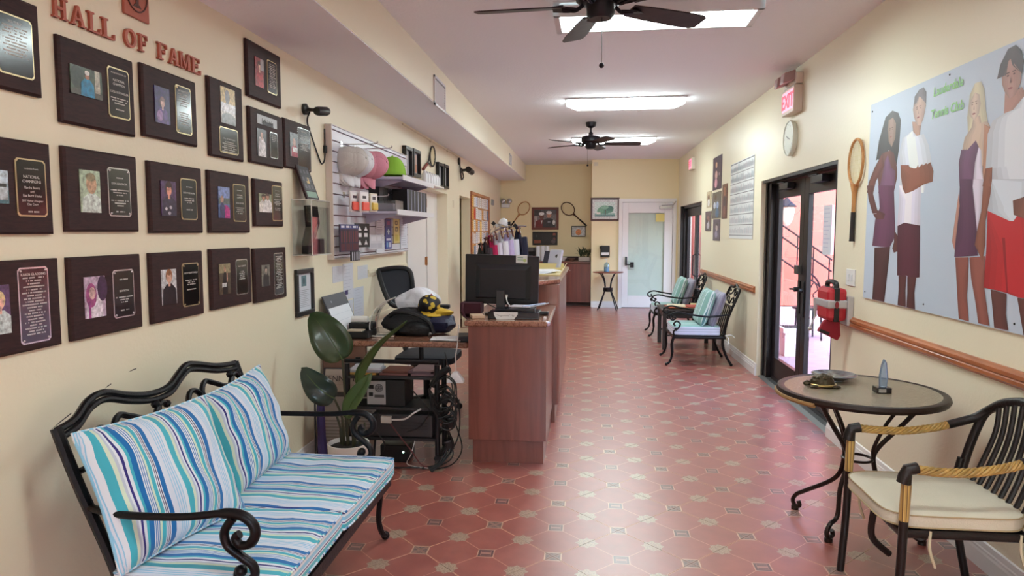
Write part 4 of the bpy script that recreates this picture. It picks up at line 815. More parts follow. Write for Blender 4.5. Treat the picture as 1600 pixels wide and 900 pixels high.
# ---- fittings farther along the left wall
def frame(y0, y1, z0, z1, shapes, lab, bw=.035):
    r = thing('picture_frame', lab, 'picture', (XL, (y0 + y1) / 2, z0), 0, 'narrow black frames'); F = LW(y0, z0); w, H = y1 - y0, z1 - z0; m = MB()
    for q in ((0, w, 0, bw), (0, w, H - bw, H), (0, bw, bw, H - bw), (w - bw, w, bw, H - bw)): fbox(m, F, *q, .001, .045)
    obj('frame', m, MATS['black frame'], r, smooth=False, bevel=.003)
    obj('print', prints(MB(), F, [(rect(bw, w - bw, bw, H - bw), (196, 196, 204))] + shapes, .008), INK, r, smooth=False)
frame(6.86, 7.13, 2.09, 2.41, [(rect(.05, .2, .06, .2), (150, 160, 176))], 'narrow black frame with a pale print, first above the doorway')
frame(7.17, 7.49, 2.13, 2.42, [(rect(.05, .26, .05, .14), (190, 132, 96)), (rect(.05, .26, .14, .24), (206, 176, 160))], 'narrow black frame with an orange print, second above the doorway')
frame(8.42, 8.72, 2.09, 2.40, [], 'black frame with a pale sheet, third above the doorway'); frame(8.76, 9.06, 2.10, 2.41, [], 'black frame with a pale sheet, nearest the far camera')

STRING = mat('racket strings', (226, 214, 170), .6); DKW = wood('dark racket wood', (58, 34, 26), (96, 58, 38), 9); LTW = wood('light racket wood', (168, 112, 62), (206, 154, 98), 9)
def racket(F, ang, hl, hw, tl, frm, grip, label, grpm, open_throat=False):
    """F: frame whose origin is the head centre; ang: direction of the handle"""
    ca, sa = math.cos(ang), math.sin(ang)
    def q(a, b, h=.018): return F.p(a * -sa + b * ca, a * ca + b * sa, h)    # a across, b along the handle
    r = thing('tennis_racket', label, 'racket', F.p(0, 0)); ov = [(hw * math.cos(2 * PI * i / 28), hl * math.sin(2 * PI * i / 28)) for i in range(28)]
    obj('head', MB().tube([q(a, b) for a, b in ov], .010, 8, closed=True), frm, r)
    s = MB(); n = 11
    for i in range(1, n):
        a = -hw + 2 * hw * i / n; b = hl * (1 - (a / hw) ** 2) ** .5; s.tube([q(a, -b), q(a, b)], .0012, 4)
        b = -hl + 2 * hl * i / n; a = hw * (1 - (b / hl) ** 2) ** .5; s.tube([q(-a, b), q(a, b)], .0012, 4)
    o = obj('strings', s, STRING, r); o['kind'] = 'stuff'
    if open_throat: m = MB().tube(cr([q(-hw * .7, hl * .75), q(-.02, hl + .07), q(0, hl + .13)]), .009, 6).tube(cr([q(hw * .7, hl * .75), q(.02, hl + .07), q(0, hl + .13)]), .009, 6).tube([q(0, hl + .12), q(0, tl - hl - .17)], .012, 8)
    else: m = MB().tube([q(0, hl - .01), q(0, hl + .05), q(0, hl + .12), q(0, tl - hl - .16)], [.03, .017, .013, .014], 8)
    obj('throat', m, frm, r)
    obj('grip', MB().tube([q(0, tl - hl - .2), q(0, tl - hl - .02), q(0, tl - hl)], [.016, .017, .019], 8), grip, r)
GRIP = mat('dark leather grip', (34, 26, 28), .7); RGRIP = mat('worn red grip', (130, 66, 60), .7)
racket(LW(8.18, 2.44), math.radians(202), .14, .115, .66, BLACK, RGRIP, 'black racket with a red grip hung between the narrow frames', 0, True)
# white standing letters or bottles on the ledge over the doorway
r0 = None
for i in range(6):
    m = MB().lathe([(0, 0), (.035, 0), (.036, .09), (.016, .12), (.014, .135), (0, .135)], (XL + .05, 7.62 + i * .135, 2.092), 12)
    single('white_bottle', m, mat('white plastic', (226, 226, 230), .35), 'white bottle on the small ledge over the first doorway, %s from the left' % ('first second third fourth fifth sixth'.split()[i]), 'bottle', 'white bottles over the doorway')
single('wall_ledge', MB().box(XL, XL + .10, 7.5, 8.45, 2.072, 2.09), WHITE, 'thin white ledge over the first doorway', 'ledge', smooth=False)
single('blank_cover', MB().box(XL, XL + .006, 9.5, 9.58, 1.88, 1.98), BEIGE, 'small round blank cover between the two doorways', 'cover plate', smooth=False, bevel=.003)
r = thing('cork_board', 'oak framed cork board crowded with papers on the far left wall', 'notice board', (XL, 12.0, 1.08)); F = LW(10.98, 1.08); m = MB(); W, H = 2.07, 1.11
for q in ((0, W, 0, .05), (0, W, H - .05, H), (0, .05, .05, H - .05), (W - .05, W, .05, H - .05)): fbox(m, F, *q, .001, .03)
obj('frame', m, OAK, r, smooth=False, bevel=.004); obj('cork', fbox(MB(), F, .05, W - .05, .05, H - .05, .001, .012), mat('cork', (186, 140, 96), .9, var=(80, .2)), r, smooth=False)
q = random.Random(5); cols = [(232, 230, 228)] * 14 + [(206, 214, 232)] * 3 + [(214, 220, 232), (240, 206, 110), (190, 60, 60), (226, 170, 90), (120, 140, 170), (150, 90, 70)]
for i in range(9):
    for j in range(5):
        a = .065 + i * .216 + q.uniform(0, .012); b = .065 + j * .20 + q.uniform(0, .012); w, hh = q.uniform(.17, .205), q.uniform(.16, .19); c = q.choice(cols)
        if i == 0 and j > 1: c = (240, 190, 80)
        if i == 1 and j == 3: c = (206, 60, 56)
        obj('pinned_paper', prints(fbox(MB(), F, a, a + w, b, b + hh, .0125, .014 + .001 * ((i + j) % 2), c), F, [(rect(a + w * .1, a + w * q.uniform(.5, .9), b + hh * k, b + hh * (k + .05)), tuple(max(0, v - 90) for v in c)) for k in (.25, .45, .65, .82)], .0158), INK, r, smooth=False)
single('thermostat', MB().box(XL, XL + .03, 13.45, 13.68, 2.06, 2.17), mat('grey plastic', (150, 156, 158), .5), 'small grey box on the left wall past the cork board', 'switch', smooth=False, bevel=.005)
# ================================================================ DESK, CART AND WHAT IS ON THEM
GRAN = ramp_mat('brown granite', 60, [(.3, (74, 44, 36)), (.45, (122, 80, 64)), (.55, (156, 112, 92)), (.68, (98, 62, 50)), (.8, (190, 150, 128))], .16, coat=.4)
CHERRY = wood('cherry laminate', (108, 54, 42), (124, 66, 52), 3, (1.6, 1.6, .12), .3, .3)
PANEL = mat('brown panel', (118, 84, 72), .5)
r = thing('work_desk', 'granite topped desk between the left wall and the low counter', 'desk', (-1.3, 5.0, 0))
m = MB().box(-1.83, -.79, 4.60, 5.32, .75, .79)
obj('desk_top', m, GRAN, r, smooth=False, bevel=.012)
obj('side_panel', MB().box(-1.83, -1.52, 4.63, 4.66, .02, .75), PANEL, r, smooth=False)
obj('side_panel', MB().box(-1.83, -1.80, 4.66, 5.3, .0, .75), PANEL, r, smooth=False)
STEEL = mat('black tubular steel', (24, 22, 26), .4, .4)
# computer cart
r = thing('computer_cart', 'black tubular steel cart under the desk with three shelves', 'cart', (-1.25, 4.55, 0)); ct = r
for x in (-1.56, -.955):
    for y in (4.36, 4.58): obj('post', MB().tube([(x, y, .07), (x, y, .68)], .018, 10), STEEL, r)
    obj('foot_bar', MB().tube([(x, 4.33, .065), (x, 4.595, .065)], .02, 8), STEEL, r)
    for y in (4.35, 4.575): obj('caster', MB().lathe([(0, -.012), (.028, -.012), (.032, 0), (.028, .012), (0, .012)], (x, y, .032), 14, 'x'), BLACK, r)
SHF = mat('black shelf board', (30, 27, 30), .5)
for z in (.60, .395, .19): obj('shelf', MB().box(-1.55, -.965, 4.345, 4.595, z - .018, z), SHF, r, smooth=False, bevel=.003)
obj('rail', MB().tube([(-1.57, 4.35, .70), (-.94, 4.35, .70)], .014, 8), STEEL, r)
obj('lever', MB().tube(cr([(-.99, 4.36, .54), (-.94, 4.36, .62), (-.87, 4.36, .66)]), .022, 8), BLACK, r)
# papers and books on the cart's top shelf
q = random.Random(11); PAP = [(226, 222, 218), (200, 196, 200), (170, 120, 70), (120, 84, 60), (96, 84, 92), (206, 200, 190), (140, 100, 96)]
nm = 'first second third fourth fifth sixth seventh eighth ninth tenth'.split()
for i, (x, w, z, c) in enumerate(((-1.47, .2, .602, (182, 132, 60)), (-1.46, .22, .617, (150, 148, 156)), (-1.45, .19, .632, (196, 194, 200)), (-1.25, .19, .602, (120, 76, 70)), (-1.24, .17, .619, (96, 56, 44)), (-1.06, .15, .602, (110, 80, 84)), (-1.07, .16, .617, (86, 66, 74)), (-1.05, .14, .632, (128, 104, 104)))):
    single('book', MB().obox((x, 4.46, z + .007), (w, .17, .0135), (0, 0, q.uniform(-.15, .15)), c), INK, 'flat book or folder on the top shelf of the cart, %s from the left bottom' % nm[i], 'book', 'books and folders on the cart', smooth=False)
r = thing('computer_tower', 'black computer tower turned backwards on the cart, silver power supply showing', 'computer', (-1.28, 4.47, .397))
x0, x1, y0, y1 = -1.43, -1.17, 4.36, 4.59
obj('case', MB().box(x0, x1, y0, y1, .397, .575), mat('black case', (12, 12, 14), .45), r, smooth=False, bevel=.004)
F = Frame((x0 + .005, y0, .40), (1, 0, 0), (0, 0, 1)); pm = mat('galvanised steel', (168, 166, 168), .4, .5)
p = obj('back_plate', fbox(MB(), F, 0, .125, .01, .165, .0005, .004), pm, r, smooth=False, bevel=.001)
fm = MB()
for rr in (.026, .02, .013): fm.tube([F.p(.08 + rr * math.cos(t), .12 + rr * math.sin(t), .005) for t in [2 * PI * k / 18 for k in range(18)]], .0016, 5, closed=True)
for k in range(4): fm.tube([F.p(.08 + .027 * math.cos(k * PI / 4), .12 + .027 * math.sin(k * PI / 4), .005), F.p(.08 - .027 * math.cos(k * PI / 4), .12 - .027 * math.sin(k * PI / 4), .005)], .0014, 4)
obj('fan_grille', fm, mat('dark steel', (60, 58, 60), .4, .6), p)
obj('power_inlet', fbox(fbox(MB(), F, .012, .045, .115, .14, .004, .007), F, .012, .04, .065, .09, .004, .007), BLACK, p, smooth=False)
obj('port_row', fbox(MB(), F, .05, .115, .055, .075, .004, .006), mat('grey metal', (90, 88, 88), .4, .6), p, smooth=False)
r = thing('battery_backup', 'dark grey box unit on the lower shelf of the cart', 'power unit', (-1.2, 4.46, .192)); obj('case', MB().box(-1.40, -.99, 4.36, 4.58, .192, .345), mat('charcoal plastic', (50, 46, 48), .45), r, smooth=False, bevel=.01)
obj('socket_block', MB().box(-1.33, -1.26, 4.335, 4.36, .29, .335), mat('grey ivory plug', (186, 176, 166), .5), r, smooth=False, bevel=.003)
obj('vent_slots', MB().box(-1.2, -1.02, 4.357, 4.36, .25, .255).box(-1.2, -1.02, 4.357, 4.36, .27, .275).box(-1.2, -1.02, 4.357, 4.36, .29, .295), BLACK, r, smooth=False)
r = thing('router', 'small black box with one lit green-white light on the floor under the cart', 'router', (-1.25, 4.48, 0)); obj('case', MB().box(-1.36, -1.16, 4.41, 4.56, .012, .12), BLACK, r, smooth=False, bevel=.006)
obj('lamp', MB().ball((-1.2, 4.408, .075), .007, 8), glow('lit indicator', (200, 255, 230), 6), r); obj('foot', MB().box(-1.35, -1.17, 4.42, 4.55, 0, .013), BLACK, r, smooth=False)
CAB = mat('black cable', (15, 14, 16), .5); RCAB = mat('dark red cable', (96, 40, 44), .5); WCAB = mat('white cable', (206, 200, 198), .5)
def cable(pts, label, m=CAB, rad=.0045, grp='cables round the cart'): single('cable', MB().tube(cr(pts, 8), rad, 6), m, label, 'cable', grp)
cable([(-.93, 4.5, .74), (-.88, 4.44, .58), (-.86, 4.42, .42), (-.90, 4.4, .25), (-.86, 4.4, .08), (-.92, 4.36, .02), (-1.05, 4.3, .008)], 'black cable dropping from the desk to the floor by the counter')
cable([(-.98, 4.42, .5), (-.90, 4.38, .54), (-.85, 4.37, .48), (-.88, 4.36, .38), (-.95, 4.36, .36), (-.99, 4.37, .44), (-.93, 4.37, .52), (-.86, 4.36, .46), (-.89, 4.35, .36), (-.97, 4.35, .37), (-1.0, 4.36, .46), (-.92, 4.35, .5)], 'coil of black cable hung on the right post of the cart', CAB, .007)
cable([(-.90, 4.4, .5), (-.83, 4.42, .42), (-.82, 4.42, .25), (-.86, 4.42, .12), (-.96, 4.34, .02), (-1.2, 4.30, .008), (-1.45, 4.32, .008), (-1.55, 4.5, .008)], 'long black cable looping along the floor in front of the cart')
cable([(-.88, 4.38, .5), (-.84, 4.38, .3), (-.80, 4.4, .12), (-.86, 4.36, .02), (-.98, 4.28, .008)], 'black cable beside the counter panel')
cable([(-1.28, 4.35, .30), (-1.2, 4.31, .22), (-1.12, 4.31, .12), (-1.06, 4.32, .03), (-.99, 4.30, .008)], 'dark red cable running down from the power unit', RCAB)
cable([(-1.26, 4.35, .31), (-1.16, 4.31, .33), (-1.1, 4.32, .37), (-1.06, 4.345, .39)], 'short white cable plugged into the power unit', WCAB, .006)
cable([(-1.1, 4.33, .18), (-1.12, 4.31, .1), (-1.15, 4.33, .02), (-1.0, 4.3, .01)], 'thin pale cable under the cart', WCAB, .003)
cable([(-1.12, 4.34, .52), (-1.05, 4.32, .45), (-1.0, 4.32, .38), (-1.06, 4.32, .28), (-1.15, 4.32, .24)], 'black cable sagging in front of the middle shelf')
cable([(-1.35, 4.34, .36), (-1.36, 4.32, .25), (-1.30, 4.32, .15), (-1.36, 4.33, .04), (-1.45, 4.35, .01)], 'black cable behind the bench arm')
cable([(-.835, 4.50, .93), (-.845, 4.50, .80), (-.85, 4.46, .72), (-.84, 4.42, .62)], 'white cord hanging from the counter to the white plug', WCAB, .004)
q = random.Random(21)
for i, lab in enumerate(('largest', 'middle', 'smallest', 'lowest')):
    cx_, cz_, rr_ = -.905 + .012 * i, .50 - .055 * i, .085 - .012 * i
    pts = [(-.955, 4.40, .58 - .04 * i)] + [(cx_ + rr_ * (1 + .15 * q.uniform(-1, 1)) * math.cos(t), 4.37 - .006 * k - .012 * i, cz_ + rr_ * 1.25 * (1 + .15 * q.uniform(-1, 1)) * math.sin(t)) for k, t in enumerate([1.4 - 2 * PI * j / 9 for j in range(17)])] + [(cx_ + .02, 4.36, .25 - .03 * i), (cx_ - .03, 4.33, .06), (cx_ - .10, 4.30 - .02 * i, .008)]
    cable(pts, 'tangled loop of black cable on the right of the cart, %s' % lab, CAB, .0048)
for i, (x, z) in enumerate(((-.9, .46), (-.87, .30), (-.88, .15))):
    single('power_adapter', MB().obox((x, 4.37, z), (.05, .04, .075), (.2, .5 - .4 * i, .3)), BLACK, 'black power adapter among the cables, %s' % ('topmost', 'middle', 'lowest')[i], 'adapter', 'adapters among the cables', smooth=False, bevel=.008)
r = thing('plug_hood', 'white triangular hood hanging on a cord beside the counter', 'plug', (-.84, 4.4, .56))
obj('hood', MB().prism([(-.895, 4.37, .56), (-.785, 4.37, .56), (-.785, 4.37, .575), (-.825, 4.37, .63), (-.855, 4.37, .63), (-.895, 4.37, .575)], (0, .06, 0)), mat('white plastic', (226, 226, 230), .35), r, smooth=False, bevel=.004)

# on the desk
DZ = .791
r = thing('desk_calendar', 'white sheet in a dark topped holder leaning against the wall on the desk', 'calendar', (-1.76, 4.85, DZ))
F = Frame((-1.69, 4.60, DZ), (0, 1, 0), (-.40, .0, 1)); w = .44
obj('holder', fbox(MB(), F, 0, w, 0, .33, -.012, 0), mat('dark grey vinyl', (58, 58, 68), .5), r, smooth=False, bevel=.003)
obj('page', prints(MB(), F, [(rect(.015, w - .015, .01, .235), (222, 224, 232))] + [(rect(.02, w - .02, .03 + i * .05, .032 + i * .05), (190, 194, 206)) for i in range(4)] + [(rect(.1, .12, .27, .285), (120, 120, 130))]), INK, r, smooth=False)
obj('stand', MB().tube([F.p(.16, .1, -.014), (-1.80, 4.76, DZ + .008)], .006, 6), BLACK, r)
r = thing('adding_machine', 'small beige and black adding machine with paper, behind the big leaf', 'machine', (-1.6, 4.78, DZ))
obj('body', MB().prism([(-1.70, 4.68, DZ), (-1.52, 4.68, DZ), (-1.52, 4.9, DZ), (-1.70, 4.9, DZ)], (0, 0, .05)).prism([(-1.70, 4.8, DZ + .05), (-1.52, 4.8, DZ + .05), (-1.52, 4.9, DZ + .05), (-1.7, 4.9, DZ + .05)], (0, 0, .05)), BLACK, r, smooth=False, bevel=.01)
obj('keys', MB().box(-1.68, -1.57, 4.69, 4.79, DZ + .05, DZ + .058), mat('beige keys', (196, 178, 156), .5), r, smooth=False); obj('paper_roll', MB().cyl((-1.69, 4.85, DZ + .115), (-1.57, 4.85, DZ + .115), .028, n=16), mat('paper', (230, 226, 220), .8), r)
r = thing('sign_holder', 'curved clear acrylic sheet holder standing on the desk', 'holder', (-1.45, 4.85, DZ))
rows = [[(x, 4.78, z), (x, 4.98, z)] for x, z in ((-1.36, DZ + .006), (-1.50, DZ + .006), (-1.53, DZ + .02), (-1.535, DZ + .10), (-1.50, DZ + .19), (-1.43, DZ + .25), (-1.34, DZ + .29))]
rows = [[tuple(p) for p in cr(c, 5)] for c in zip(*rows)]
obj('sheet', MB().sheet(rows), ACR, r, solid=.004); obj('edge', MB().tube(rows[0], .0045, 6), MATS['bright acrylic edge'], r)
r = thing('sunglass_tray', 'pile of black and yellow bags slumped on the desk in front of the chair', 'bag', (-1.22, 5.05, DZ)); r.name = 'sports_bag'; r['label'] = 'black sports bag with straps slumped on the desk below the chair arm'
def blob(cen, rad, seed, amp=.12, n=20, flatten=True):
    q = random.Random(seed); ph = [q.uniform(0, 6) for _ in range(6)]; m = MB(); rows = []
    for i in range(n // 2 + 1):
        t = PI * i / (n // 2); row = []
        for k in range(n):
            a = 2 * PI * k / n; s = 1 + amp * (math.sin(3 * a + ph[0] + 2 * t) + .7 * math.sin(5 * t + ph[1] + a * 2) + .5 * math.sin(7 * a + ph[2]))
            z = -math.cos(t); x, y = math.sin(t) * math.cos(a) * s, math.sin(t) * math.sin(a) * s
            row.append((cen[0] + rad[0] * x, cen[1] + rad[1] * y, max(cen[2] + rad[2] * z * (1 + amp * .5 * math.sin(2 * a + ph[3])), DZ + .001) if flatten else cen[2] + rad[2] * z))
        rows.append(row)
    return m.sheet(rows, close=True)
NYL = mat('black nylon', (17, 16, 20), .6, bump=(70, .4)); NAVY = mat('navy nylon', (30, 32, 62), .6, bump=(60, .4)); YEL = mat('yellow cloth', (206, 166, 44), .7, bump=(60, .3))
obj('body', blob((-1.30, 5.0, DZ + .085), (.19, .14, .105), 2), NYL, r, weld=True)
obj('pocket', blob((-1.22, 4.88, DZ + .05), (.12, .07, .06), 8), NYL, r, weld=True)
obj('strap', MB().tube(cr([(-1.44, 4.94, DZ + .12), (-1.36, 4.86, DZ + .17), (-1.22, 4.84, DZ + .16), (-1.12, 4.86, DZ + .1), (-1.08, 4.84, DZ + .02)]), .014, 6), NYL, r)
r = thing('sports_bag', 'navy and yellow bag lying on the desk against the counter end', 'bag', (-1.05, 5.05, DZ))
obj('body', blob((-1.08, 5.02, DZ + .075), (.13, .13, .075), 4), NAVY, r, weld=True); obj('flap', blob((-1.12, 5.03, DZ + .15), (.13, .1, .045), 6, flatten=False), YEL, r, weld=True)
PAT = mat('black and yellow print', (26, 22, 24), .6); t_ = PAT.node_tree; vo = t_.nodes.new('ShaderNodeTexVoronoi'); vo.inputs['Scale'].default_value = 24; rr_ = t_.nodes.new('ShaderNodeValToRGB'); rr_.color_ramp.interpolation = 'CONSTANT'
rr_.color_ramp.elements[0].color = (*lin((198, 166, 52)), 1); e_ = rr_.color_ramp.elements[1]; e_.position = .38; e_.color = (*lin((24, 20, 24)), 1); t_.links.new(vo.outputs[0], rr_.inputs[0]); t_.links.new(rr_.outputs[0], t_.nodes['Principled BSDF'].inputs[0])
tc_ = t_.nodes.new('ShaderNodeTexCoord'); t_.links.new(tc_.outputs['Object'], vo.inputs[0])
single('patterned_pouch', blob((-1.15, 4.99, DZ + .215), (.085, .07, .075), 9, .06, flatten=False), PAT, 'round pouch in black and yellow print on top of the bags', 'pouch', weld=True)
r = thing('shopping_bag', 'crumpled white plastic shopping bag with red and blue print behind the pouch', 'bag', (-1.26, 5.22, DZ))
obj('body', blob((-1.27, 5.19, DZ + .19), (.15, .085, .14), 13, .2, 30, False), mat('white plastic film', (224, 224, 232), .35, bump=(25, .8)), r, weld=True)
F = Frame((-1.25, 5.085, DZ + .2), (1, .1, 0), (0, 0, 1)); obj('print', prints(MB(), F, [([(0, .03), (.1, .09), (.11, .075), (.01, .015)], (170, 50, 70)), ([(.01, .0), (.1, .055), (.11, .04), (.02, -.015)], (70, 80, 160))], .004), INK, r, smooth=False)
for i, (x, y, a) in enumerate(((-.97, 4.76, .1), (-.95, 4.72, -.12), (-.93, 4.74, .3))):
    single('paper_sheet', MB().obox((x, y, DZ + .003 + i * .004), (.22, .16, .0035), (0, 0, a), (228, 226, 228)), INK, 'white paper in the loose pile at the right end of the desk, %s' % ('bottom', 'middle', 'top')[i], 'paper', 'papers on the desk', smooth=False)
single('card_reader', MB().obox((-.84, 4.70, DZ + .022), (.08, .12, .04), (.1, 0, .2)), BLACK, 'small black card reader beside the papers at the counter', 'card reader', smooth=False, bevel=.008)
# papers taped on the wall over the desk
for i, (y0, y1, z0, z1, c, lab) in enumerate(((4.87, 5.085, 1.17, 1.29, (212, 214, 222), 'white calendar page taped to the wall below the slatwall'), (5.09, 5.32, 1.02, 1.30, (214, 216, 226), 'long white list taped to the wall, middle of the papers'), (5.43, 5.69, 1.157, 1.267, (218, 220, 226), 'small white sheet taped to the wall right of the long list'), (5.32, 5.57, .85, 1.095, (210, 214, 226), 'white list taped low on the wall behind the desk'), (5.10, 5.30, .86, 1.01, (214, 218, 230), 'lowest white sheet on the wall behind the desk'))):
    sheet('wall_note', LW(y0, z0, XL), y1 - y0, z1 - z0, c, lines(y1 - y0, z1 - z0, 9, (186, 188, 202), seed=i + 20) + ([(rect(.03, .1, .04, .075), (70, 60, 110))] if i == 1 else []), lab, 'paper', 'papers taped over the desk')
# office chair
r = thing('office_chair', 'black mesh office chair behind the desk, turned away', 'chair', (-1.38, 5.9, 0)); PL = mat('black chair plastic', (20, 20, 24), .45); MESH = mat('black mesh', (30, 32, 42), .7, bump=(300, .3))
bp = [(-1.66, 5.78, .92), (-1.83 + .04, 5.86, 1.17), (-1.76, 5.90, 1.215), (-1.585, 5.98, 1.22), (-1.53, 5.98, 1.13), (-1.54, 5.95, .94)]
obj('back_frame', MB().tube(cr(bp, 6, True), .022, 8, closed=True), PL, r); C0 = Vector((-1.64, 5.89, 1.07)); pc = cr(bp, 6, True)
m = MB(); m.add([C0] + [p for p in pc], [(0, 1 + i, 1 + (i + 1) % len(pc)) for i in range(len(pc))]); obj('back_mesh', m, MESH, r)
cm, _, _ = cushion(.5, .48, .09, .05, 10); cm.xf(Matrix.Translation((-1.32, 5.72, .44))); obj('seat', cm, MESH, r, weld=True)
obj('spine', MB().tube(cr([(-1.6, 5.85, .95), (-1.6, 5.85, .7), (-1.5, 5.8, .42), (-1.35, 5.75, .40)]), .025, 8), PL, r)
for y, zz in ((5.45, .9), (5.98, .9)): obj('armrest', MB().tube(cr([(-1.32, y, .45), (-1.33, y, .7), (-1.36, y, .86)]), .02, 8).obox((-1.33, y, .885), (.28, .07, .035)), PL, r, bevel=.008)
obj('column', MB().cyl((-1.35, 5.75, .1), (-1.35, 5.75, .44), .03), PL, r)
for k in range(5):
    a = 2 * PI * k / 5 + .3; p = (-1.35 + .28 * math.cos(a), 5.75 + .28 * math.sin(a)); l = obj('leg', MB().tube([(-1.35, 5.75, .12), (p[0], p[1], .07)], [.03, .018], 8), PL, r); obj('caster', MB().ball((p[0], p[1], .03), .03, 10), BLACK, l)
# newspaper against the desk panel
r = thing('framed_newspaper', 'framed newspaper page leaning against the desk panel behind the plant', 'newspaper', (-1.72, 4.5, 0)); F = Frame((-1.815, 4.44, 0), (1, .05, 0), (0, .28, 1)); F.n = F.u.cross(F.v)
obj('page', prints(fbox(MB(), F, 0, .40, 0, .62, -.014, 0, (46, 40, 52)), F, [(rect(.012, .388, .012, .61), (176, 160, 150)), (rect(.03, .37, .50, .502), (70, 60, 60)), (rect(.03, .2, .28, .46), (150, 134, 126)), (rect(.03, .37, .42, .45), (60, 50, 52))] + [(rect(.22, .36, .03 + i * .022, .04 + i * .022), (140, 126, 118)) for i in range(16)] + [(rect(.03, .2, .03 + i * .022, .04 + i * .022), (140, 126, 118)) for i in range(11)]), INK, r, smooth=False)
obj('headline', text(MB(), F, 'TENNIS LIGHTS', .058, .20, .525, .004, c=(60, 50, 54)), INK, r, smooth=False)
r = thing('folded_umbrella', 'dark violet folded banner leaning by the wall beside the plant', 'banner', (-1.71, 4.28, 0)); obj('cloth', MB().tube(cr([(-1.70, 4.27, .0), (-1.72, 4.30, .2), (-1.74, 4.34, .42), (-1.75, 4.36, .5)]), [.03] * 6 + [.028] * 6 + [.02] * 6 + [.008], 8), mat('violet cloth', (58, 44, 92), .8), r); obj('rod', MB().tube([(-1.745, 4.25, .0), (-1.78, 4.35, .62)], .006, 6), BLACK, r); r.name = 'folded_banner'
# ================================================================ COUNTERS
r = thing('low_counter', 'cherry counter with a granite top, its end panel facing the viewer', 'counter', (-.5, 4.9, 0))
obj('body', MB().box(-.76, -.25, 4.46, 5.44, .168, .93), CHERRY, r, smooth=False, bevel=.002); obj('end_panel', MB().box(-.762, -.248, 4.44, 4.458, .168, .929), CHERRY, r, smooth=False, bevel=.002)
obj('toe_kick', MB().box(-.742, -.266, 4.49, 5.44, 0, .168), CHERRY, r, smooth=False)
obj('granite_top', MB().prism([(-.785, 4.41, .93), (-.245, 4.41, .93), (-.225, 4.45, .93), (-.225, 5.44, .93), (-.785, 5.44, .93)], (0, 0, .038)), GRAN, r, smooth=False, bevel=.012)
r = thing('high_counter', 'taller cherry reception counter with a granite top behind the low one', 'counter', (-.42, 6.5, 0))
obj('body', MB().prism([(-.62, 5.47, .155), (-.215, 5.47, .155), (-.205, 5.50, .155), (-.205, 7.5, .155), (-.62, 7.5, .155)], (0, 0, .97)), CHERRY, r, smooth=False, bevel=.002)
obj('toe_kick', MB().box(-.58, -.235, 5.50, 7.46, 0, .155), CHERRY, r, smooth=False)
obj('side_panel', MB().box(-.207, -.203, 5.55, 6.5, .16, 1.12).box(-.207, -.203, 6.51, 7.49, .16, 1.12), CHERRY, r, smooth=False)
obj('granite_top', MB().prism([(-.66, 5.26, 1.125), (-.40, 5.29, 1.125), (-.20, 5.60, 1.125), (-.175, 7.55, 1.125), (-.66, 7.55, 1.125)], (0, 0, .04)), GRAN, r, smooth=False, bevel=.012)
BT = 1.166
r = thing('letter_tray', 'yellowish clear letter tray holding papers on the high counter', 'tray', (-.40, 6.55, BT)); TR = mat('pale yellow plastic', (222, 206, 150), .3)
obj('base', MB().box(-.60, -.215, 6.0, 7.1, BT, BT + .008), TR, r, smooth=False); obj('rim', MB().box(-.60, -.215, 7.08, 7.1, BT, BT + .055).prism([(-.225, 6.1, BT), (-.225, 7.1, BT), (-.19, 7.1, BT + .06), (-.205, 6.1, BT + .03)], (.006, 0, 0)).box(-.6, -.215, 6.55, 6.565, BT, BT + .04), TR, r, smooth=False)
for i in range(4): single('paper_sheet', MB().obox((-.42 + .02 * i, 6.2 + .06 * i, BT + .012 + .004 * i), (.22, .28, .0035), (0, 0, .2 * i - .3), ((232, 230, 232), (206, 214, 230), (236, 234, 230), (226, 226, 232))[i]), INK, 'loose sheet lying in the letter tray, %s' % ('lowest', 'second', 'third', 'topmost')[i], 'paper', 'papers in the letter tray', smooth=False)
r = thing('brochure_stand', 'tall white and dark blue tablet stand on the far end of the high counter', 'stand', (-.38, 7.25, BT))
F = Frame((-.40, 7.16, BT), (.75, -.65, 0), (.18, .16, 1)); F.n = F.u.cross(F.v)
obj('back', fbox(MB(), F, 0, .17, 0, .20, -.03, 0), mat('pale lilac plastic', (196, 200, 224), .35), r, smooth=False, bevel=.005); obj('screen', fbox(MB(), F, -.07, .0, 0, .185, -.035, .0), mat('dark blue plastic', (30, 32, 54), .3), r, smooth=False, bevel=.003)
obj('lens', MB().lathe([(.02, 0), (.02, .006), (0, .006)], F.p(.12, .13, .0), 12, 'y'), BLACK, r); obj('foot', MB().box(-.46, -.28, 7.08, 7.24, BT, BT + .012), mat('pale lilac plastic', (196, 200, 224), .35), r, smooth=False)
# monitor seen from behind
r = thing('computer_monitor', 'black computer monitor seen from behind on the low counter', 'monitor', (-.58, 4.8, .97)); MONB = mat('black monitor plastic', (17, 17, 22), .32)
M0 = Matrix.Translation((-.583, 4.80, 1.205)) @ Euler((math.radians(4), math.radians(1.6), math.radians(-3))).to_matrix().to_4x4()
m = MB().box(-.262, .262, 0, .022, -.172, .178); m.xf(M0); obj('panel', m, MONB, r, smooth=False, bevel=.006)
m = MB().prism([(-.175, 0, .13), (.20, 0, .13), (.20, 0, -.10), (.17, 0, -.15), (-.175, 0, -.15)], (0, .001, 0)); a = [(-.185, .115), (.205, .115), (.205, -.13), (-.185, -.13)]; b = [(-.15, .08), (.175, .08), (.175, -.12), (-.15, -.12)]
m = MB().add([(x, 0, z) for x, z in a] + [(x, -.032, z) for x, z in b], [(4, 5, 6, 7)] + [(i, (i + 1) % 4, 4 + (i + 1) % 4, 4 + i) for i in range(4)]); m.xf(M0); obj('back_shell', m, MATS['black monitor plastic'], r, smooth=False, bevel=.003)
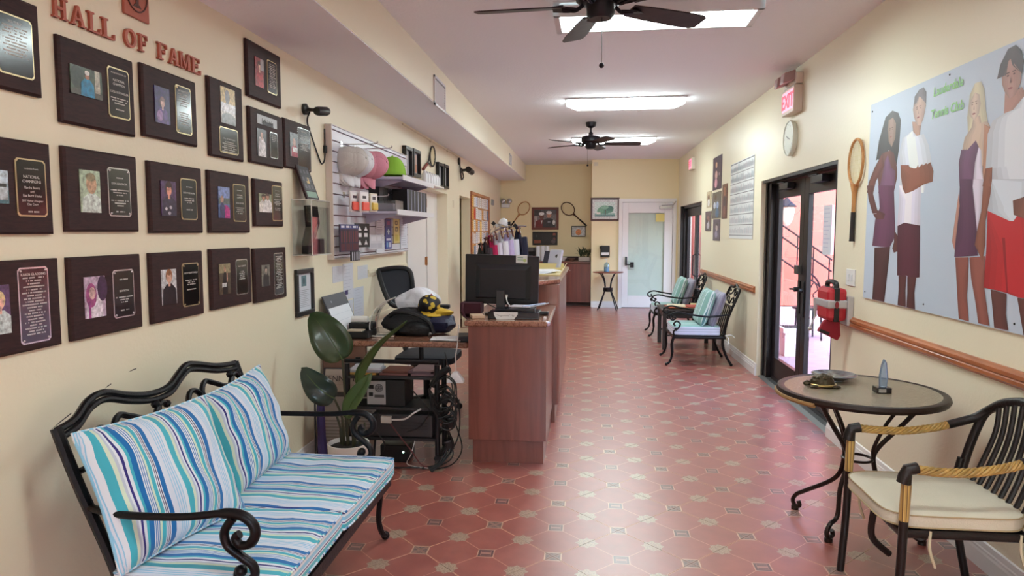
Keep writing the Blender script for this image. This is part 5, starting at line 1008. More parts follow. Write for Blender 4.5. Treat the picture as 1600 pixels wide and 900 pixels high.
m = MB().box(.10, .18, -.006, .0, .128, .185); m.xf(M0); F = Frame(M0 @ Vector((.10, -.0065, .128)), M0.to_3x3() @ Vector((1, 0, 0)), M0.to_3x3() @ Vector((0, 0, 1)))
obj('sticker', prints(fbox(MB(), F, 0, .08, 0, .057, -.004, .0, (222, 226, 226)), F, [(rect(.01, .05, .035, .042), (150, 180, 170)), (rect(.01, .06, .02, .026), (160, 190, 170)), (oval(.062, .02, .012, .012), (190, 206, 140))], .0006), INK, r, smooth=False)
obj('neck', MB().box(-.615, -.555, 4.74, 4.775, .975, 1.14).box(-.56, -.555, 4.735, 4.74, .975, 1.14), MONB, r, smooth=False, bevel=.004)
obj('foot', MB().lathe([(0, .969), (.12, .969), (.12, .978), (0, .985)], (-.585, 4.80, 0), 24, sy=.85), MONB, r)
obj('video_cable', MB().tube(cr([(-.545, 4.75, 1.10), (-.53, 4.70, 1.06), (-.49, 4.66, 1.03), (-.42, 4.66, 1.025)]), .004, 6), WCAB, r); obj('cable', MB().tube(cr([(-.70, 4.75, 1.06), (-.66, 4.70, 1.045), (-.6, 4.68, 1.02), (-.55, 4.67, 1.015), (-.5, 4.7, 1.01)]), .004, 6), CAB, r)
obj('plug', MB().box(-.552, -.536, 4.755, 4.772, 1.09, 1.108), mat('grey ivory plug', (186, 176, 166), .5), r, smooth=False)
CT = .9685
r = thing('suggestion_box', 'low black box with a white paper sign at the front of the low counter', 'box', (-.47, 4.6, CT))
m = MB().box(-.64, -.30, 4.50, 4.74, CT, CT + .045).box(-.60, -.33, 4.56, 4.72, CT + .045, CT + .062); obj('box', m, mat('glossy black box', (24, 23, 30), .2), r, smooth=False, bevel=.004)
F = Frame((-.60, 4.4985, CT - .003), (1, 0, 0), (0, 0, 1)); sg = [(.0, .052), (.16, .052), (.16, .036), (.135, .004), (.02, .002), (.003, .03)]
m = prints(MB(), F, [(sg, (226, 228, 228))], .001); text(m, F, '"Suggestions" Mgr', .0165, .08, .024, .0016, c=(120, 122, 124)); obj('paper_sign', m, INK, r, smooth=False)
for i, (x, y, z, w, d, a, c, lab) in enumerate(((-.47, 4.80, CT + .001, .16, .14, .1, (150, 126, 140), 'mauve folder lying under the papers behind the black box'), (-.45, 4.77, CT + .066, .15, .12, -.2, (206, 196, 206), 'pale pink paper on the black box'), (-.44, 4.73, CT + .064, .12, .08, .15, (224, 230, 236), 'white card on the black box'))):
    single('paper_sheet', MB().obox((x + .02, 4.68 if z > 1 else y + .08, z + .004), (w, d, .006), (0, 0, a), c), INK, lab, 'paper', smooth=False)
single('pen', MB().tube([(-.42, 4.62, CT + .075), (-.27, 4.72, CT + .087)], .0045, 8), mat('pale blue plastic', (176, 190, 222), .3), 'pale blue pen sticking out to the right on the black box', 'pen')
single('pen', MB().tube([(-.36, 4.60, CT + .072), (-.245, 4.70, CT + .09)], .0045, 8), mat('grey plastic pen', (150, 150, 160), .3), 'grey pen with a black tip on the black box', 'pen')
single('phone_handset', MB().obox((-.31, 4.78, CT + .012), (.12, .05, .022), (0, 0, -.1)), BLACK, 'black handset lying on the granite right of the black box', 'handset', smooth=False, bevel=.006)
single('price_tag', MB().obox((-.262, 4.53, CT + .008), (.016, .05, .014), (0, 0, 0), (226, 222, 226)), INK, 'tiny white tag on the granite corner', 'tag', smooth=False)
single('stapled_strip', MB().obox((-.72, 4.56, CT + .012), (.085, .12, .022), (0, 0, .3)), mat('ivory bars', (196, 164, 140), .5), 'ivory barred strip under the monitor at the left of the counter', 'strip', smooth=False, bevel=.004)
MAR = mat('maroon cloth', (62, 22, 34), .9)
rows = [[(-.845 + .012 * math.sin(k * 1.3), 4.66 + .016 * k, 1.05), (-.85 + .015 * math.sin(k * 1.9), 4.66 + .016 * k, 1.0), (-.835 + .02 * math.sin(k * 1.1), 4.665 + .016 * k, .965 - .015 * math.sin(k * .8)), (-.80 + .02 * math.sin(k), 4.66 + .016 * k, .94)] for k in range(12)]
single('cloth', MB().box(-.86, -.72, 4.70, 4.86, .98, 1.05).sheet(rows), MAR, 'maroon cloth draped beside the monitor at the left counter edge', 'cloth', solid=.006)

# ================================================================ CLOTHES RACK
r = thing('clothes_rack', 'curved chrome clothes rack in front of the cork board', 'rack', (-1.2, 9.9, 0))
rail = cr([(-1.54, 9.85, 1.0), (-1.50, 9.85, 1.28), (-1.42, 9.85, 1.44), (-1.30, 9.85, 1.55), (-1.15, 9.85, 1.605), (-.98, 9.85, 1.62), (-.84, 9.85, 1.62)], 6)
obj('rail', MB().tube(rail, .011, 8), CHROME, r); obj('post', MB().tube([(-1.15, 9.85, .03), (-1.15, 9.85, 1.6)], .016, 8), CHROME, r)
for dx, dy in ((.3, .0), (-.3, 0), (0, .3), (0, -.3)): obj('leg', MB().tube([(-1.15, 9.85, .06), (-1.15 + dx, 9.85 + dy, .015)], .013, 8), CHROME, r)
HNG = wood('dark red hanger', (82, 34, 28), (110, 52, 40), 9)
gar = [(-1.50, 1.30, (16, 15, 18), 'black jacket at the left end of the clothes rack', 1.15), (-1.42, 1.385, (62, 52, 62), 'dark grey top second on the clothes rack', .9), (-1.36, 1.42, (178, 26, 84), 'magenta top on the clothes rack', .95), (-1.29, 1.45, (214, 208, 226), 'pale lilac top right of the magenta one', .9), (-1.21, 1.475, (226, 224, 236), 'white top in the middle of the rack', .95), (-1.13, 1.49, (196, 180, 222), 'lavender top on the clothes rack', .9), (-1.06, 1.50, (220, 220, 234), 'white top beside the navy jacket', .85), (-.96, 1.535, (28, 30, 56), 'navy jacket at the right end of the clothes rack', 1.05)]
for i, (x, z, c, lab, s) in enumerate(gar):
    g = thing('hanging_garment', lab, 'clothing', (x, 9.85, z + .07), 0, 'clothes on the rack'); z += .07; zz = min(1.61, z + .09)
    obj('hanger', MB().tube(cr([(x, 9.85, z + .01), (x, 9.85, zz - .02), (x + .012, 9.85, zz)]), .003, 5).tube(cr([(x + .05, 9.68, z - .09), (x, 9.85, z + .01), (x - .05, 10.02, z - .09)]), .012, 6), HNG, g)
    rows = []
    for k in range(11):
        f = k / 10; wv = .21 * min(1, .3 + 1.6 * f) * s if f < .45 else .21 * s * (1 + .05 * f); t = .022 + .03 * min(1, f * 2) * s; zc = z - .01 - f * .72 * s - (0 if f else 0)
        row = []
        for j in range(18):
            a = 2 * PI * j / 18; yy = math.cos(a); q = .006 * math.sin(6 * a + i + 3 * f)
            sl = (abs(yy) ** 1.5) * .12 if f < .35 else .05 * (1 - f)
            row.append((x + math.sin(a) * (t + q) - yy * .10 * s * min(1, f * 2 + .3), 9.85 + yy * wv, zc - sl))
        rows.append(row)
    m = MB().sheet(rows, close=True); m.add(rows[0], [tuple(range(18))]); m.add(rows[-1], [tuple(range(18))])
    obj('cloth', m, mat('cloth %d' % i, c, .85, bump=(30, .3)), g)
    obj('sleeve', MB().tube(cr([(x + .1 * s, 9.85 - .2 * s, z - .14), (x + .12 * s, 9.85 - .23 * s, z - .35), (x + .11 * s, 9.85 - .21 * s, z - .58)]), [.045] * 12 + [.035], 8), MATS['cloth %d' % i], g)
    obj('collar', MB().tube([(x + .03 * math.sin(t), 9.85 + .05 * math.cos(t), z - .01) for t in [2 * PI * k / 12 for k in range(12)]], .012, 6, closed=True), MATS['cloth %d' % i], g)
r = thing('rack_topper', 'white cap with black clips perched on top of the clothes rack', 'cap', (-1.17, 9.85, 1.62))
c_ = cap(0, (222, 222, 228), (222, 222, 228), 'white cap perched on the rail of the clothes rack', s=.8); c_.location = (-1.18, 9.85, 1.635); c_.rotation_euler = (.2, -.2, 2.6); c_['group'] = 'things on the rack rail'
bpy.data.objects.remove(r)
for i, x in enumerate((-1.31, -1.09, -1.0)): single('rail_clip', MB().obox((x, 9.84, 1.66 - .03 * (i == 2)), (.05, .035, .05), (0, .7 - .8 * (i % 2), 0)).cyl((x, 9.85, 1.60), (x, 9.85, 1.65), .006), BLACK, 'black clip on the rail of the clothes rack, %s' % ('left', 'middle', 'right')[i], 'clip', 'clips on the rack rail', smooth=False, bevel=.004)

# ================================================================ FAR END OF THE ROOM
r = thing('back_cabinet', 'dark red wood cabinet along the recessed end wall', 'cabinet', (-.85, 14.6, 0)); DCH = wood('dark cherry', (104, 46, 40), (124, 60, 50), 3, (1.6, 1.6, .15), .35, .2)
obj('body', MB().box(-1.82, .115, 14.32, 14.98, .075, .885), DCH, r, smooth=False); obj('toe_kick', MB().box(-1.82, .115, 14.38, 14.98, 0, .075), mat('dark plinth', (52, 26, 26), .6), r, smooth=False)
obj('worktop', MB().box(-1.83, .118, 14.28, 14.985, .885, .925), wood('dark worktop', (84, 40, 34), (110, 56, 46), 4, (.2, 1, 1), .3, .3), r, smooth=False, bevel=.006)
for i in range(4):
    x = -1.80 + i * .48; d = obj('door', MB().box(x + .01, x + .465, 14.30, 14.32, .085, .87), DCH, r, smooth=False, bevel=.003); obj('knob', MB().ball((x + (.42 if i % 2 == 0 else .05), 14.285, .74), .014, 8), CHROME, d)
WT = .926
r = thing('coffee_maker', 'black single cup coffee maker on the far cabinet', 'coffee maker', (-1.15, 14.6, WT)); obj('body', MB().box(-1.25, -1.05, 14.66, 14.78, WT, WT + .28).box(-1.25, -1.05, 14.5, 14.68, WT + .19, WT + .28).box(-1.24, -1.06, 14.5, 14.68, WT, WT + .03), BLACK, r, smooth=False, bevel=.015)
obj('panel', MB().box(-1.21, -1.09, 14.492, 14.50, WT + .2, WT + .27), mat('grey metal', (90, 88, 88), .4, .6), r, smooth=False); obj('cup', MB().cyl((-1.15, 14.58, WT + .031), (-1.15, 14.58, WT + .12), .035, .042), mat('mug grey', (70, 70, 80), .3), r)
for i, x in enumerate((-1.0, -.90, -.80)):
    m = MB()
    z = WT + .002
    for k in range(14): m.lathe([(.042, z + k * .022), (.048, z + k * .022 + .03), (.045, z + k * .022 + .03)], (x, 14.6, 0), 14)
    m.lathe([(0, z), (.042, z)], (x, 14.6, 0), 14); single('cup_stack', m, mat('white foam', (226, 228, 232), .6), 'tall stack of white foam cups, %s of three' % ('left', 'middle', 'right')[i], 'cups', 'stacks of foam cups')
single('napkin_box', MB().box(-.88, -.74, 14.40, 14.48, WT, WT + .035), mat('white foam', (226, 228, 232), .6), 'small white box in front of the foam cups', 'box', smooth=False, bevel=.006)
BOWL = mat('white china', (224, 216, 210), .3); single('bowl', MB().lathe([(.03, WT), (.035, WT + .01), (.085, WT + .085), (.08, WT + .085), (.03, WT + .015), (0, WT + .015)], (-.46, 14.45, 0), 18), BOWL, 'white bowl on the far cabinet', 'bowl')
single('bowl', MB().lathe([(.04, WT), (.075, WT + .06), (.07, WT + .06), (.035, WT + .01), (0, WT + .01)], (-.28, 14.5, 0), 18), mat('brown bowl', (130, 92, 76), .4), 'small brown bowl between the white bowl and the planter', 'bowl')
single('back_board', MB().box(-.62, .11, 14.95, 14.98, WT, WT + .08), mat('dark plinth', (52, 26, 26), .6), 'low dark board behind the bowls on the far cabinet', 'board', smooth=False)
r = thing('potted_fern', 'small dark fern in a pale trough on the far cabinet', 'plant', (-.03, 14.5, WT)); obj('trough', MB().box(-.14, .1, 14.42, 14.56, WT, WT + .085), mat('pale grey ceramic', (186, 176, 172), .5), r, smooth=False, bevel=.01)
q = random.Random(4); fm = MB()
for i in range(60):
    a = q.uniform(0, 2 * PI); l = q.uniform(.08, .22); b = Vector((-.02 + q.uniform(-.09, .09), 14.49, WT + .08)); t = b + Vector((math.cos(a) * l * .9, math.sin(a) * l * .4, q.uniform(.08, .24))); n = Vector((-math.sin(a), math.cos(a), .3)) * .014; md = b.lerp(t, .6) + Vector((0, 0, .03))
    fm.add([b, md - n, t, md + n], [(0, 1, 2, 3)])
o = obj('foliage', fm, mat('dark fern green', (52, 62, 40), .7), r, smooth=False); o['kind'] = 'stuff'
# on the recessed wall
def wall_picture(x0, x1, z0, z1, y, bw, fm_, shapes, label, base=(200, 196, 190)):
    r = thing('framed_picture', label, 'picture', ((x0 + x1) / 2, y, z0)); F = EW(x0, z0, y); w, H = x1 - x0, z1 - z0; m = MB()
    for q in ((0, w, 0, bw), (0, w, H - bw, H), (0, bw, bw, H - bw), (w - bw, w, bw, H - bw)): fbox(m, F, *q, .001, .028)
    obj('frame', m, fm_, r, smooth=False, bevel=.003); obj('print', prints(MB(), F, [(rect(bw, w - bw, bw, H - bw), base)] + shapes, .008), PHOTO, r, smooth=False)
REDW = mat('red brown frame', (104, 48, 38), .4)
def sb(cx, top, s, hair, skin, shirt):
    return [([(cx - .13 * s, .05), (cx + .13 * s, .05), (cx + .12 * s, top - .17 * s), (cx + .04 * s, top - .13 * s), (cx - .04 * s, top - .13 * s), (cx - .12 * s, top - .17 * s)], shirt), (oval(cx, top - .06 * s, .05 * s, .065 * s), skin), (oval(cx, top - .015 * s, .058 * s, .035 * s), hair)]
wall_picture(-1.158, -.577, 1.581, 2.064, 15.0, .05, REDW, [(rect(.05, .53, .05, .433), (120, 112, 116)), (rect(.05, .2, .3, .43), (60, 58, 60)), (rect(.2, .53, .33, .43), (86, 82, 86)), (rect(.05, .12, .05, .3), (170, 160, 160))] + sb(.21, .36, 1.05, (232, 230, 232), (106, 66, 56), (108, 32, 38)) + [([(.19, .2), (.23, .2), (.215, .12)], (222, 216, 220))] + sb(.37, .385, 1.05, (226, 224, 226), (186, 136, 116), (40, 38, 46)) + [(oval(.475, .16, .03, .055), (214, 212, 216)), (rect(.34, .40, .16, .175), (170, 170, 180))], 'red brown framed photo of two people in white caps on the end wall')
wall_picture(-1.142, -.60, 1.25, 1.54, 15.0, .025, MATS['black frame'], [(rect(.03, .18, .04, .11), (150, 82, 60)), (rect(.44, .50, .21, .26), (150, 80, 66)), (rect(.07, .1, .17, .22), (70, 66, 72)), (oval(.47, .13, .03, .04), (120, 70, 66)), (oval(.45, .08, .05, .05), (86, 76, 78)), (rect(.2, .4, .05, .24), (38, 34, 38))], 'dark framed display under the photo of two people', (30, 26, 30))
wall_picture(-.30, .003, 1.43, 1.664, 15.0, .014, MATS['black frame'], [(oval(.15, .1, .062, .065, 20), (206, 122, 62)), ([(.15, .03), (.155, .03), (.17, .12), (.15, .16), (.14, .16), (.16, .11)], (176, 92, 44)), (rect(.05, .25, .19, .2), (170, 168, 172))], 'black framed picture of an orange disc below the right racket', (206, 204, 206))
racket(EW(-1.335, 2.045, 15.0), math.atan2(-.46, -.34), .152, .118, .70, LTW, GRIP, 'old wooden racket hung slanting left of the framed photo', 0)
racket(EW(-.38, 2.03, 15.0), math.atan2(-.37, .41), .155, .125, .70, DKW, GRIP, 'old dark wooden racket hung slanting right of the framed photo', 0)
r = thing('emergency_light', 'small white twin emergency light high on the end wall corner', 'light fitting', (-1.76, 15.0, 2.1)); obj('box', MB().box(-1.82, -1.64, 14.93, 14.998, 2.06, 2.14), FRM, r, smooth=False, bevel=.008)
for x in (-1.78, -1.64): obj('lamp_head', MB().lathe([(0, 0), (.045, .02), (.06, .07), (.055, .08), (0, .07)], (x, 14.85, 2.2), 14, 'y'), mat('chrome lamp', (190, 190, 196), .25, .8), r); obj('bracket', MB().tube([(x, 14.96, 2.13), (x, 14.9, 2.2)], .012, 6), FRM, r)
wall_picture(.10, .675, 1.76, 2.222, 14.1, .035, mat('mahogany frame', (72, 26, 30), .35), [(rect(.085, .49, .085, .38), (206, 222, 216)), (rect(.085, .49, .085, .15), (120, 160, 152)), (oval(.30, .22, .16, .075), (86, 140, 120)), (oval(.2, .2, .07, .06), (110, 160, 130)), (oval(.38, .25, .08, .05), (64, 116, 104)), (oval(.28, .27, .08, .04), (130, 176, 150)), (rect(.29, .305, .12, .22), (90, 84, 70)), (rect(.12, .2, .13, .17), (226, 222, 214)), (rect(.35, .44, .13, .16), (160, 190, 186)), (rect(.085, .49, .085, .11), (70, 110, 116))], 'mahogany framed picture of a green tree left of the white door', (214, 214, 212))
r = thing('soap_dispenser', 'black and white wall dispenser above the little bistro table', 'dispenser', (.39, 14.1, 1.03)); obj('back', MB().box(.305, .49, 14.0, 14.098, 1.03, 1.26), BLACK, r, smooth=False, bevel=.015); obj('window', MB().box(.32, .475, 13.992, 14.002, 1.07, 1.125), WHITE, r, smooth=False); obj('arm', MB().box(.285, .31, 14.03, 14.09, 1.20, 1.25), BLACK, r, smooth=False, bevel=.006)
single('wall_plate', MB().box(.16, .24, 14.09, 14.099, 2.86, 2.93), BEIGE, 'small blank plate high on the end wall beside the corner', 'cover plate', smooth=False)
r = thing('bistro_table', 'small round table with curved black legs by the end wall', 'table', (.45, 13.68, 0)); obj('table_top', MB().lathe([(0, .735), (.29, .735), (.30, .742), (.30, .752), (.29, .757), (0, .757)], (.45, 13.68, 0), 32), wood('red brown top', (118, 66, 54), (146, 88, 72), 6, rough=.3), r)
for k in range(4):
    a = math.radians(38 + 90 * k); L = lambda rr, z: (.45 + rr * math.cos(a), 13.68 + rr * math.sin(a), z)
    obj('leg', MB().tube(cr([L(.26, .005), L(.17, .2), L(.085, .38), L(.075, .46), L(.10, .58), L(.17, .70), L(.235, .737)]), .011, 8), DKMETAL, r)
obj('collar', MB().lathe([(.09, .365), (.095, .37), (.095, .435), (.09, .44)], (.45, 13.68, 0), 16), DKMETAL, r)
r = thing('sanitizer_bottle', 'clear pump bottle of blue gel on the bistro table', 'bottle', (.42, 13.62, .758)); obj('body', MB().lathe([(0, .758), (.05, .758), (.054, .77), (.054, .90), (.03, .935), (.014, .945), (0, .945)], (.42, 13.62, 0), 16), glass('bottle plastic', (210, 228, 240), .1), r); obj('gel', MB().lathe([(0, .76), (.048, .762), (.048, .85), (0, .85)], (.42, 13.62, 0), 14), mat('blue gel', (130, 186, 214), .2), r); obj('pump', MB().cyl((.42, 13.62, .945), (.42, 13.62, 1.0), .008).box(.38, .43, 13.61, 13.63, .995, 1.01), WHITE, r)
POSTER=[
 ([[0.231,1.132],[0.322,1.157],[0.405,1.13],[0.443,1.081],[0.436,0.927],[0.413,0.825],[0.352,0.831],[0.328,0.94],[0.244,0.904],[0.115,0.881],[0.147,0.998],[0.194,1.074]],(70,66,66)),
 ([[0.211,0.917],[0.316,0.923],[0.369,0.899],[0.423,0.806],[0.428,0.754],[0.393,0.668],[0.18,0.68],[0.144,0.813]],(112,72,66)),
 ([[0.276,1.107],[0.337,1.115],[0.381,1.073],[0.38,0.986],[0.335,0.939],[0.29,0.976],[0.267,1.055]],(150,122,108)),
 ([[0.248,0.868],[0.287,0.9],[0.341,0.818],[0.4,0.791],[0.393,0.664],[0.17,0.676],[0.215,0.77]],(122,84,112)),
 ([[0.165,0.721],[0.389,0.706],[0.415,0.546],[0.436,0.44],[0.422,0.387],[0.37,0.339],[0.238,0.338],[0.113,0.343],[0.142,0.506],[0.202,0.58]],(105,62,88)),
 ([[0.2,0.914],[0.247,0.84],[0.128,0.749],[0.094,0.68],[-0.006,0.686],[0.012,0.747],[0.096,0.836]],(112,66,58)),
 ([[-0.011,0.732],[0.089,0.726],[0.095,0.669],[0.17,0.567],[0.286,0.542],[0.264,0.509],[0.153,0.511],[0.091,0.555],[0.023,0.643]],(96,54,52)),
 ([[0.426,0.44],[0.472,0.405],[0.479,0.317],[0.43,0.307],[0.407,0.333],[0.424,0.369]],(92,52,50)),
 ([[0.149,0.331],[0.376,0.341],[0.365,0.242],[0.327,0.002],[0.149,0.002],[0.156,0.156]],(78,48,50)),
 ([[0.586,1.05],[0.698,1.033],[0.683,0.954],[0.611,0.976]],(178,140,122)),
 ([[0.598,1.155],[0.639,1.189],[0.717,1.174],[0.741,1.114],[0.721,1.053],[0.691,1.014],[0.647,1.02],[0.607,1.072],[0.59,1.116]],(192,162,148)),
 ([[0.596,1.131],[0.604,1.187],[0.654,1.214],[0.704,1.218],[0.737,1.186],[0.741,1.122],[0.709,1.169],[0.64,1.179]],(120,112,118)),
 ([[0.596,0.999],[0.653,0.962],[0.73,0.964],[0.795,0.892],[0.831,0.801],[0.762,0.643],[0.463,0.66],[0.467,0.811],[0.439,0.892],[0.479,0.973]],(224,228,238)),
 ([[0.459,0.702],[0.733,0.684],[0.733,0.562],[0.743,0.464],[0.604,0.478],[0.529,0.485],[0.458,0.464],[0.468,0.614]],(226,220,236)),
 ([[0.466,0.82],[0.57,0.81],[0.594,0.789],[0.715,0.779],[0.82,0.802],[0.857,0.752],[0.854,0.697],[0.758,0.688],[0.64,0.661],[0.546,0.649],[0.509,0.679],[0.479,0.75]],(140,84,64)),
 ([[0.463,0.466],[0.548,0.484],[0.738,0.466],[0.761,0.182],[0.636,0.169],[0.616,0.183],[0.487,0.175]],(86,38,54)),
 ([[0.507,0.175],[0.607,0.181],[0.602,0.098],[0.616,0.003],[0.511,0.003],[0.515,0.091]],(84,48,48)),
 ([[0.617,0.175],[0.724,0.18],[0.712,0.091],[0.728,0.002],[0.625,0.002],[0.626,0.083]],(84,48,48)),
 ([[1.172,1.085],[1.212,1.133],[1.262,1.131],[1.293,1.093],[1.314,0.997],[1.336,0.935],[1.295,0.93],[1.222,0.957],[1.188,0.93],[1.176,0.899],[1.16,0.983]],(206,196,166)),
 ([[1.216,0.981],[1.27,0.973],[1.288,0.931],[1.329,0.94],[1.363,0.904],[1.356,0.836],[1.336,0.723],[1.3,0.741],[1.281,0.822],[1.246,0.858],[1.169,0.822],[1.13,0.83],[1.147,0.887],[1.203,0.928]],(202,176,156)),
 ([[1.182,1.059],[1.216,1.089],[1.256,1.073],[1.272,1.027],[1.259,0.982],[1.222,0.958],[1.182,0.987],[1.168,1.03]],(206,184,166)),
 ([[1.309,0.928],[1.363,0.904],[1.35,0.814],[1.354,0.64],[1.318,0.642],[1.316,0.763]],(178,130,104)),
 ([[1.27,0.83],[1.296,0.812],[1.308,0.741],[1.335,0.641],[1.241,0.647],[1.249,0.754]],(218,210,226)),
 ([[1.229,0.682],[1.329,0.674],[1.321,0.511],[1.295,0.441],[1.263,0.554]],(216,208,224)),
 ([[1.122,0.833],[1.169,0.821],[1.246,0.862],[1.274,0.829],[1.25,0.758],[1.241,0.647],[1.125,0.654],[1.105,0.768]],(112,72,104)),
 ([[1.125,0.69],[1.231,0.682],[1.266,0.554],[1.296,0.445],[1.316,0.321],[1.11,0.307],[1.115,0.393],[1.131,0.516]],(92,56,84)),
 ([[1.12,0.621],[1.136,0.559],[1.117,0.402],[1.11,0.339],[1.081,0.384],[1.089,0.437]],(186,136,122)),
 ([[1.119,0.305],[1.238,0.31],[1.245,0.208],[1.242,0.122],[1.272,0.005],[1.181,0.007],[1.161,0.097]],(140,84,74)),
 ([[1.246,0.31],[1.374,0.321],[1.386,0.168],[1.407,0.105],[1.441,0.007],[1.351,0.007],[1.32,0.096],[1.271,0.21]],(146,88,78)),
 ([[1.457,1.045],[1.531,1.017],[1.575,1.043],[1.613,1.001],[1.513,0.947],[1.459,0.943]],(168,122,108)),
 ([[1.458,0.951],[1.524,0.956],[1.596,1.0],[1.726,0.945],[1.797,0.84],[1.819,0.61],[1.412,0.636],[1.391,0.718],[1.341,0.718],[1.342,0.877],[1.376,0.933]],(214,220,230)),
 ([[1.39,0.67],[1.761,0.642],[1.773,0.522],[1.711,0.48],[1.606,0.477],[1.518,0.478],[1.379,0.524],[1.375,0.542]],(208,216,226)),
 ([[1.423,1.141],[1.448,1.183],[1.496,1.186],[1.546,1.156],[1.569,1.101],[1.565,1.06],[1.533,1.016],[1.495,1.007],[1.455,1.044],[1.433,1.08]],(172,128,116)),
 ([[1.391,1.114],[1.411,1.173],[1.462,1.227],[1.516,1.231],[1.56,1.195],[1.581,1.148],[1.572,1.097],[1.546,1.149],[1.491,1.18],[1.445,1.174],[1.425,1.117]],(72,50,54)),
 ([[1.329,0.674],[1.393,0.67],[1.392,0.606],[1.363,0.478],[1.372,0.372],[1.356,0.296],[1.311,0.346],[1.286,0.37],[1.301,0.445],[1.325,0.528]],(142,88,70)),
 ([[1.34,0.722],[1.394,0.723],[1.397,0.664],[1.392,0.637],[1.324,0.642]],(142,88,70)),
 ([[1.376,0.528],[1.518,0.479],[1.606,0.478],[1.773,0.522],[1.832,0.346],[1.867,0.195],[1.786,0.159],[1.637,0.155],[1.555,0.167],[1.482,0.172],[1.378,0.176],[1.383,0.348]],(186,44,50)),
 ([[1.499,0.406],[1.519,0.406],[1.564,0.168],[1.554,0.167]],(150,34,42)),
 ([[1.56,0.566],[1.7,0.589],[1.787,0.599],[1.794,0.528],[1.646,0.487],[1.604,0.497],[1.572,0.505]],(130,84,72)),
 ([[1.435,0.172],[1.555,0.163],[1.558,0.074],[1.583,0.007],[1.479,0.004],[1.456,0.094]],(100,62,58)),
 ([[1.631,0.153],[1.754,0.154],[1.751,0.068],[1.758,0.002],[1.688,0.002],[1.656,0.086]],(100,62,58))]
# ================================================================ RIGHT WALL
r = thing('tennis_poster', 'large pale printed poster of four tennis players on the right wall', 'poster', (XR, 3.5, 1.115)); F = RW(4.755, 1.115); PW = 2.44; PH = 1.247
m = fbox(MB(), F, 0, PW, 0, PH, .001, .012, (196, 208, 224)); SH = []
def span(P, y):
    xs = []
    for k in range(len(P)):
        (xa, ya), (xb, yb) = P[k], P[(k + 1) % len(P)]
        if (ya - y) * (yb - y) <= 0 and abs(ya - yb) > 1e-6: xs.append(xa + (xb - xa) * (y - ya) / (yb - ya))
    return (min(xs), max(xs)) if xs else (None, None)
for p_, c_ in POSTER:           # printed modelling: lighter bands towards the middle of every limb and garment
    SH.append((p_, tuple(int(v * .93) for v in c_)))
    for f_, k_ in ((.78, .98), (.55, 1.03), (.3, 1.08)):
        q_ = []
        for x_, y_ in p_:
            lo, hi = span(p_, y_)
            mid = x_ if lo is None else lo * .56 + hi * .44
            q_.append((mid + (x_ - mid) * f_, y_))
        SH.append((q_, tuple(min(245, int(v * k_)) for v in c_)))
prints(m, F, SH, .0125, .00001)
text(m, F, 'Lauderdale', .066, .964, 1.145, .0145, c=(150, 212, 132), shear=.1, bold=.0016); text(m, F, 'Tennis Club', .066, .964, 1.03, .0145, c=(150, 212, 132), shear=.1, bold=.0016)
# faces
def feat(a, b, s, c):
    prints(m, F, [(oval(a - .022 * s, b + .012 * s, .008 * s, .004 * s, 8), c), (oval(a + .022 * s, b + .012 * s, .008 * s, .004 * s, 8), c), (oval(a, b - .045 * s, .018 * s, .005 * s, 8), (150, 80, 80)), ([(a, b + .005 * s), (a + .006 * s, b - .022 * s), (a - .006 * s, b - .022 * s)], tuple(min(255, v + 40) for v in c)), (rect(a - .034 * s, a - .010 * s, b + .022 * s, b + .027 * s), c), (rect(a + .010 * s, a + .034 * s, b + .022 * s, b + .027 * s), c)], .0148)
def cen(i): p = POSTER[i][0]; return sum(q[0] for q in p) / len(p), sum(q[1] for q in p) / len(p)
for i, s, c in ((2, .75, (96, 70, 64)), (10, .85, (120, 92, 86)), (20, .8, (140, 112, 100)), (32, 1., (92, 58, 54))): feat(*cen(i), s, c)
obj('panel', m, INK, r, smooth=False)
for a, b in ((.03, 1.20), (.03, .04), (.975, 1.225), (.82, .04), (1.62, .04), (1.62, 1.2)): obj('nail', MB().lathe([(.006, 0), (.004, -.003), (0, -.004)], F.p(a, b, .0125), 8, 'x'), BLACK, r)
obj('edge_seam', fbox(MB(), F, .02, .16, .545, .5475, .0125, .0155), mat('pale scuff', (226, 226, 230), .5), r, smooth=False)
r = thing('exit_sign', 'lit exit sign with two lamp heads above the clock', 'exit sign', (XR, 6.4, 2.58)); F = RW(6.60, 2.58); SGN = mat('cream sign housing', (226, 214, 200), .45)
obj('housing', fbox(MB(), F, 0, .36, 0, .225, .001, .075), SGN, r, smooth=False, bevel=.006); obj('face', fbox(MB(), F, .02, .34, .03, .20, .0755, .078), glow('lit pink sign face', (255, 150, 176), 1.0), r, smooth=False)
obj('lettering', text(MB(), F, 'EXIT', .17, .18, .055, .0785, bold=.004, ext=.001), glow('lit red letters', (232, 20, 70), 1.1), r, smooth=False)
obj('top_box', fbox(MB(), F, .0, .36, .235, .33, .001, .06), SGN, r, smooth=False, bevel=.006)
for a in (.08, .27): obj('lamp_head', MB().prism([F.p(a - .055, .27, .06), F.p(a + .055, .27, .06), F.p(a + .055, .36, .05), F.p(a - .055, .36, .05)], F.n * .10 - F.v * .03), mat('mauve lamp plastic', (176, 150, 150), .4), r, smooth=False, bevel=.012)
r = thing('exit_sign', 'small exit sign near the far right corner', 'exit sign', (XR, 12.2, 2.6)); F = RW(12.4, 2.6); obj('housing', fbox(MB(), F, 0, .32, 0, .2, .001, .06), SGN, r, smooth=False, bevel=.006); obj('face', fbox(MB(), F, .02, .3, .02, .18, .0605, .063), glow('lit pink sign face', (255, 150, 176), 1.0), r, smooth=False)
obj('lettering', text(MB(), F, 'EXIT', .14, .16, .055, .0635, ext=.0005), glow('lit red letters', (232, 20, 70), 1.1), r, smooth=False)
